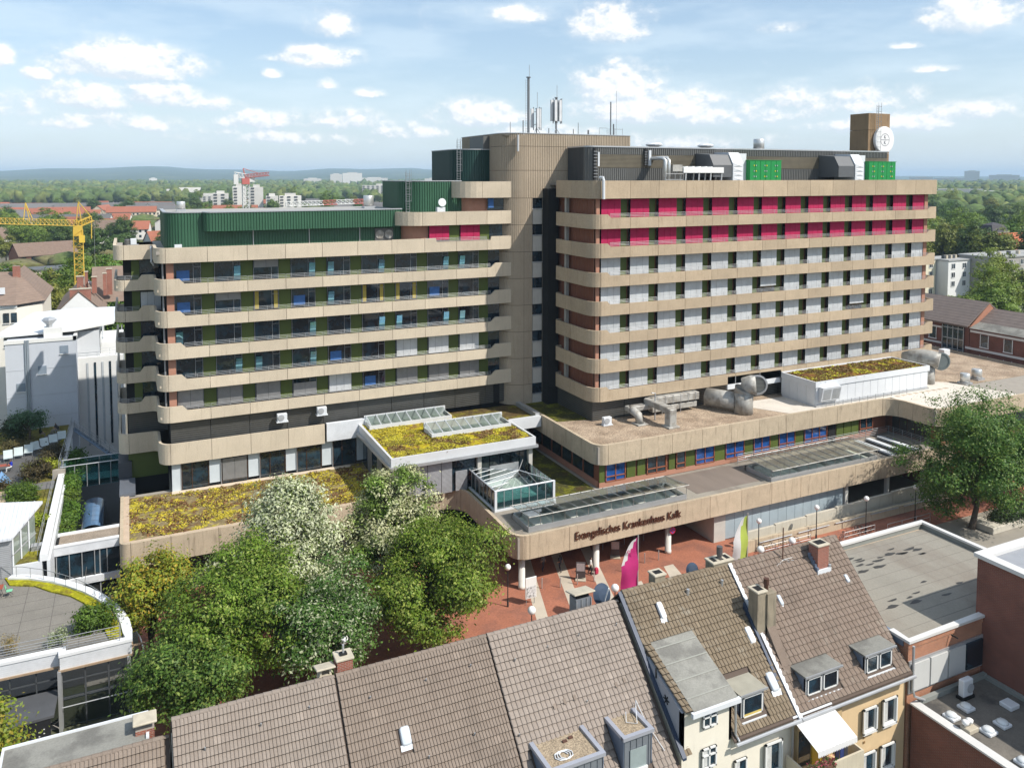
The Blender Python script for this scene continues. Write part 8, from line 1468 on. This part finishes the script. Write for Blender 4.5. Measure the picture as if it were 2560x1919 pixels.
# people: one skinned body each, clothes as coloured zones of the skin
def person(lab, loc, rz, joints, cols, extra=None):
    """joints in metres above the ground, facing -Y before the turn"""
    t = thing('person', lab, 'person', loc); J = dict(pel=(0, 0, .95), chest=(0, 0, 1.32), neck=(0, 0, 1.47), head=(0, -.02, 1.58), crown=(0, -.02, 1.70), sl=(-.19, 0, 1.40), sr=(.19, 0, 1.40), el=(-.24, .02, 1.12), er=(.24, .02, 1.12), hl=(-.24, -.10, .88), hr=(.24, -.10, .88), tl=(-.10, 0, .90), tr=(.10, 0, .90), kl=(-.11, -.02, .50), kr=(.11, -.02, .50), al=(-.11, .03, .09), ar=(.11, .03, .09), fl=(-.12, -.13, .04), fr=(.12, -.13, .04)); J.update(joints)
    rad = dict(pel=.145, chest=.15, neck=.06, head=.095, crown=.075, sl=.075, sr=.075, el=.05, er=.05, hl=.035, hr=.035, tl=.095, tr=.095, kl=.065, kr=.065, al=.045, ar=.045, fl=.04, fr=.04); E = [('pel', 'chest'), ('chest', 'neck'), ('neck', 'head'), ('head', 'crown'), ('chest', 'sl'), ('chest', 'sr'), ('sl', 'el'), ('sr', 'er'), ('el', 'hl'), ('er', 'hr'), ('pel', 'tl'), ('pel', 'tr'), ('tl', 'kl'), ('tr', 'kr'), ('kl', 'al'), ('kr', 'ar'), ('al', 'fl'), ('ar', 'fr')]
    ks = list(J); me = bpy.data.meshes.new('body'); me.from_pydata([J[k] for k in ks], [(ks.index(a), ks.index(b)) for a, b in E], []); o = bpy.data.objects.new('body', me)
    md = o.modifiers.new('skin', 'SKIN'); me.skin_vertices[0].data[0].use_root = False
    for i, k in enumerate(ks): me.skin_vertices[0].data[i].radius = (rad[k], rad[k]); me.skin_vertices[0].data[i].use_root = k == 'pel'
    sub = o.modifiers.new('sub', 'SUBSURF'); sub.levels = sub.render_levels = 2
    m2 = eval_mesh(o); shirt, legs, hair, skin, shoe = cols
    for c, nm in zip((shirt, legs, hair, skin, shoe), ('shirt', 'trousers', 'hair', 'skin', 'shoes')): m2.materials.append(mat('%s_%02d%02d%02d' % (nm, int(c[0] * 99), int(c[1] * 99), int(c[2] * 99)), c, .8, .08, 8))
    segs = [(Vector(J[a]), Vector(J[b]), z) for a, b, z in (('pel', 'chest', 0), ('chest', 'neck', 0), ('sl', 'el', 0), ('sr', 'er', 0), ('chest', 'sl', 0), ('chest', 'sr', 0), ('el', 'hl', 3), ('er', 'hr', 3), ('pel', 'tl', 1), ('pel', 'tr', 1), ('tl', 'kl', 1), ('tr', 'kr', 1), ('kl', 'al', 1), ('kr', 'ar', 1), ('al', 'fl', 4), ('ar', 'fr', 4), ('neck', 'head', 3), ('head', 'crown', 2))]
    hd = Vector(J['head']); idx = []
    for p in m2.polygons:
        c = p.center; best = min(segs, key=lambda s: (s[0] + (s[1] - s[0]) * max(0, min(1, (c - s[0]).dot(s[1] - s[0]) / max(1e-6, (s[1] - s[0]).length_squared))) - c).length); z = best[2]
        if z in (2, 3) and (c - hd).length < .2: z = 3 if c.y < hd.y - .03 and c.z < hd.z + .07 else 2
        idx.append(z)
    m2.polygons.foreach_set('material_index', idx); m2.polygons.foreach_set('use_smooth', [True] * len(idx)); o = bpy.data.objects.new('body', m2); C.objects.link(o); o.parent = t; t.rotation_euler = (0, 0, R(rz))
    return t
SKN = (.45, .27, .19); STAND = {}; WALK = dict(kl=(-.11, -.14, .52), al=(-.11, .02, .10), fl=(-.12, -.13, .04), kr=(.11, .06, .50), ar=(.11, .26, .12), fr=(.12, .14, .05), hl=(-.25, .10, .90), hr=(.24, -.16, .92))
SIT = dict(pel=(0, .05, .52), chest=(0, .08, .90), neck=(0, .05, 1.06), head=(0, .01, 1.17), crown=(0, 0, 1.29), sl=(-.19, .08, .99), sr=(.19, .08, .99), el=(-.24, -.06, .76), er=(.24, -.06, .76), hl=(-.12, -.28, .66), hr=(.12, -.28, .66), tl=(-.10, -.02, .50), tr=(.10, -.02, .50), kl=(-.12, -.42, .50), kr=(.12, -.42, .50), al=(-.12, -.42, .09), ar=(.12, -.42, .09), fl=(-.12, -.57, .04), fr=(.12, -.57, .04))
person('standing woman in a white top and black skirt beside the left entrance column', (39.0, 64.3, 0), 60, WALK, ((.62, .62, .60), (.02, .02, .02), (.03, .02, .02), SKN, (.02, .02, .02)))
t = thing('trolley_bag', 'red rolling bag behind the woman at the column', 'bag', (39.5, 64.1, 0)); MB().bev(39.35, 63.95, .08, 39.7, 64.25, .65, .04).build('bag', mat('bag_red', (.40, .03, .07), .6), t); MB().tube([(39.4, 64.1, .65), (39.25, 64.2, .95)], .015, 5).build('pull_handle', BPO, t)
person('person in dark clothes walking in the entrance shade', (36.6, 66.0, 0), 200, WALK, ((.03, .035, .05), (.03, .03, .04), (.04, .03, .02), SKN, (.02, .02, .02))); person('second walker in grey deep in the entrance shade', (35.2, 66.8, 0), 20, WALK, ((.12, .12, .13), (.04, .04, .05), (.05, .03, .02), SKN, (.02, .02, .02)))
person('sitting man in a maroon shirt in the roof garden', (-14.3, 87.0, 6.0), 50, SIT, ((.16, .02, .04), (.40, .42, .46), (.03, .02, .015), SKN, (.5, .5, .5))); person('person in a blue jumper and white trousers at the red table', (-12.3, 100.9, 6.0), -70, SIT, ((.02, .04, .42), (.62, .62, .62), (.10, .06, .04), SKN, (.4, .4, .4))); person('person lying back with bare arms on the curled seat', (-9.6, 86.9, 6.0), 100, SIT, ((.50, .28, .22), (.55, .55, .55), (.25, .16, .08), SKN, (.6, .6, .6)))
person('person in dark clothes seated in the wheelchair', (-8.9, 113.3, 6.1), -60, SIT, ((.05, .05, .06), (.28, .25, .20), (.05, .03, .02), SKN, (.05, .05, .05))); person('companion in black sitting opposite the wheelchair', (-10.4, 112.4, 6.0), 120, SIT, ((.02, .02, .02), (.25, .2, .14), (.02, .015, .01), SKN, (.3, .25, .2)))
t = thing('wheelchair', 'wheelchair near the white clinic wall', 'wheelchair', (-8.8, 113.4, 6.0)); M = Matrix.Translation((-8.9, 113.3, 6.0)) @ Matrix.Rotation(R(-60), 4, 'Z')
for s in (-.3, .3): MB(M).tube([(s, .1 + .3 * math.cos(a), .32 + .3 * math.sin(a)) for a in [2 * math.pi * k / 14 for k in range(15)]], .025, 5).build('wheel', RAIL, t); MB(M).tube([(s, -.45, .1), (s, -.4, .5), (s, .25, .5), (s, .3, 1.0)], .02, 5).build('frame', RAIL, t)
MB(M).bev(-.25, -.25, .44, .25, .25, .48, .01).build('seat', BPO, t); MB(M).bev(-.25, .24, .5, .25, .28, .95, .01).build('backrest', BPO, t)
# ------------------------------------------------------------------ the air
hz = bpy.data.materials.new('haze_air'); hz.use_nodes = True; g = NT(hz.node_tree); pv_ = g.n('ShaderNodeVolumePrincipled'); pv_.inputs['Color'].default_value = (.60, .80, 1.0, 1); pv_.inputs['Density'].default_value = HAZE; pv_.inputs['Anisotropy'].default_value = .0; o = g.n('ShaderNodeOutputMaterial'); g.l(pv_.outputs[0], o.inputs['Volume'])
ho = bx(-15800, -3500, -3.2, 15800, 15800, 140).build('haze', hz); ho['kind'] = 'stuff'; ho['label'] = 'thin blue summer haze over the town and hills'; ho['category'] = 'haze'
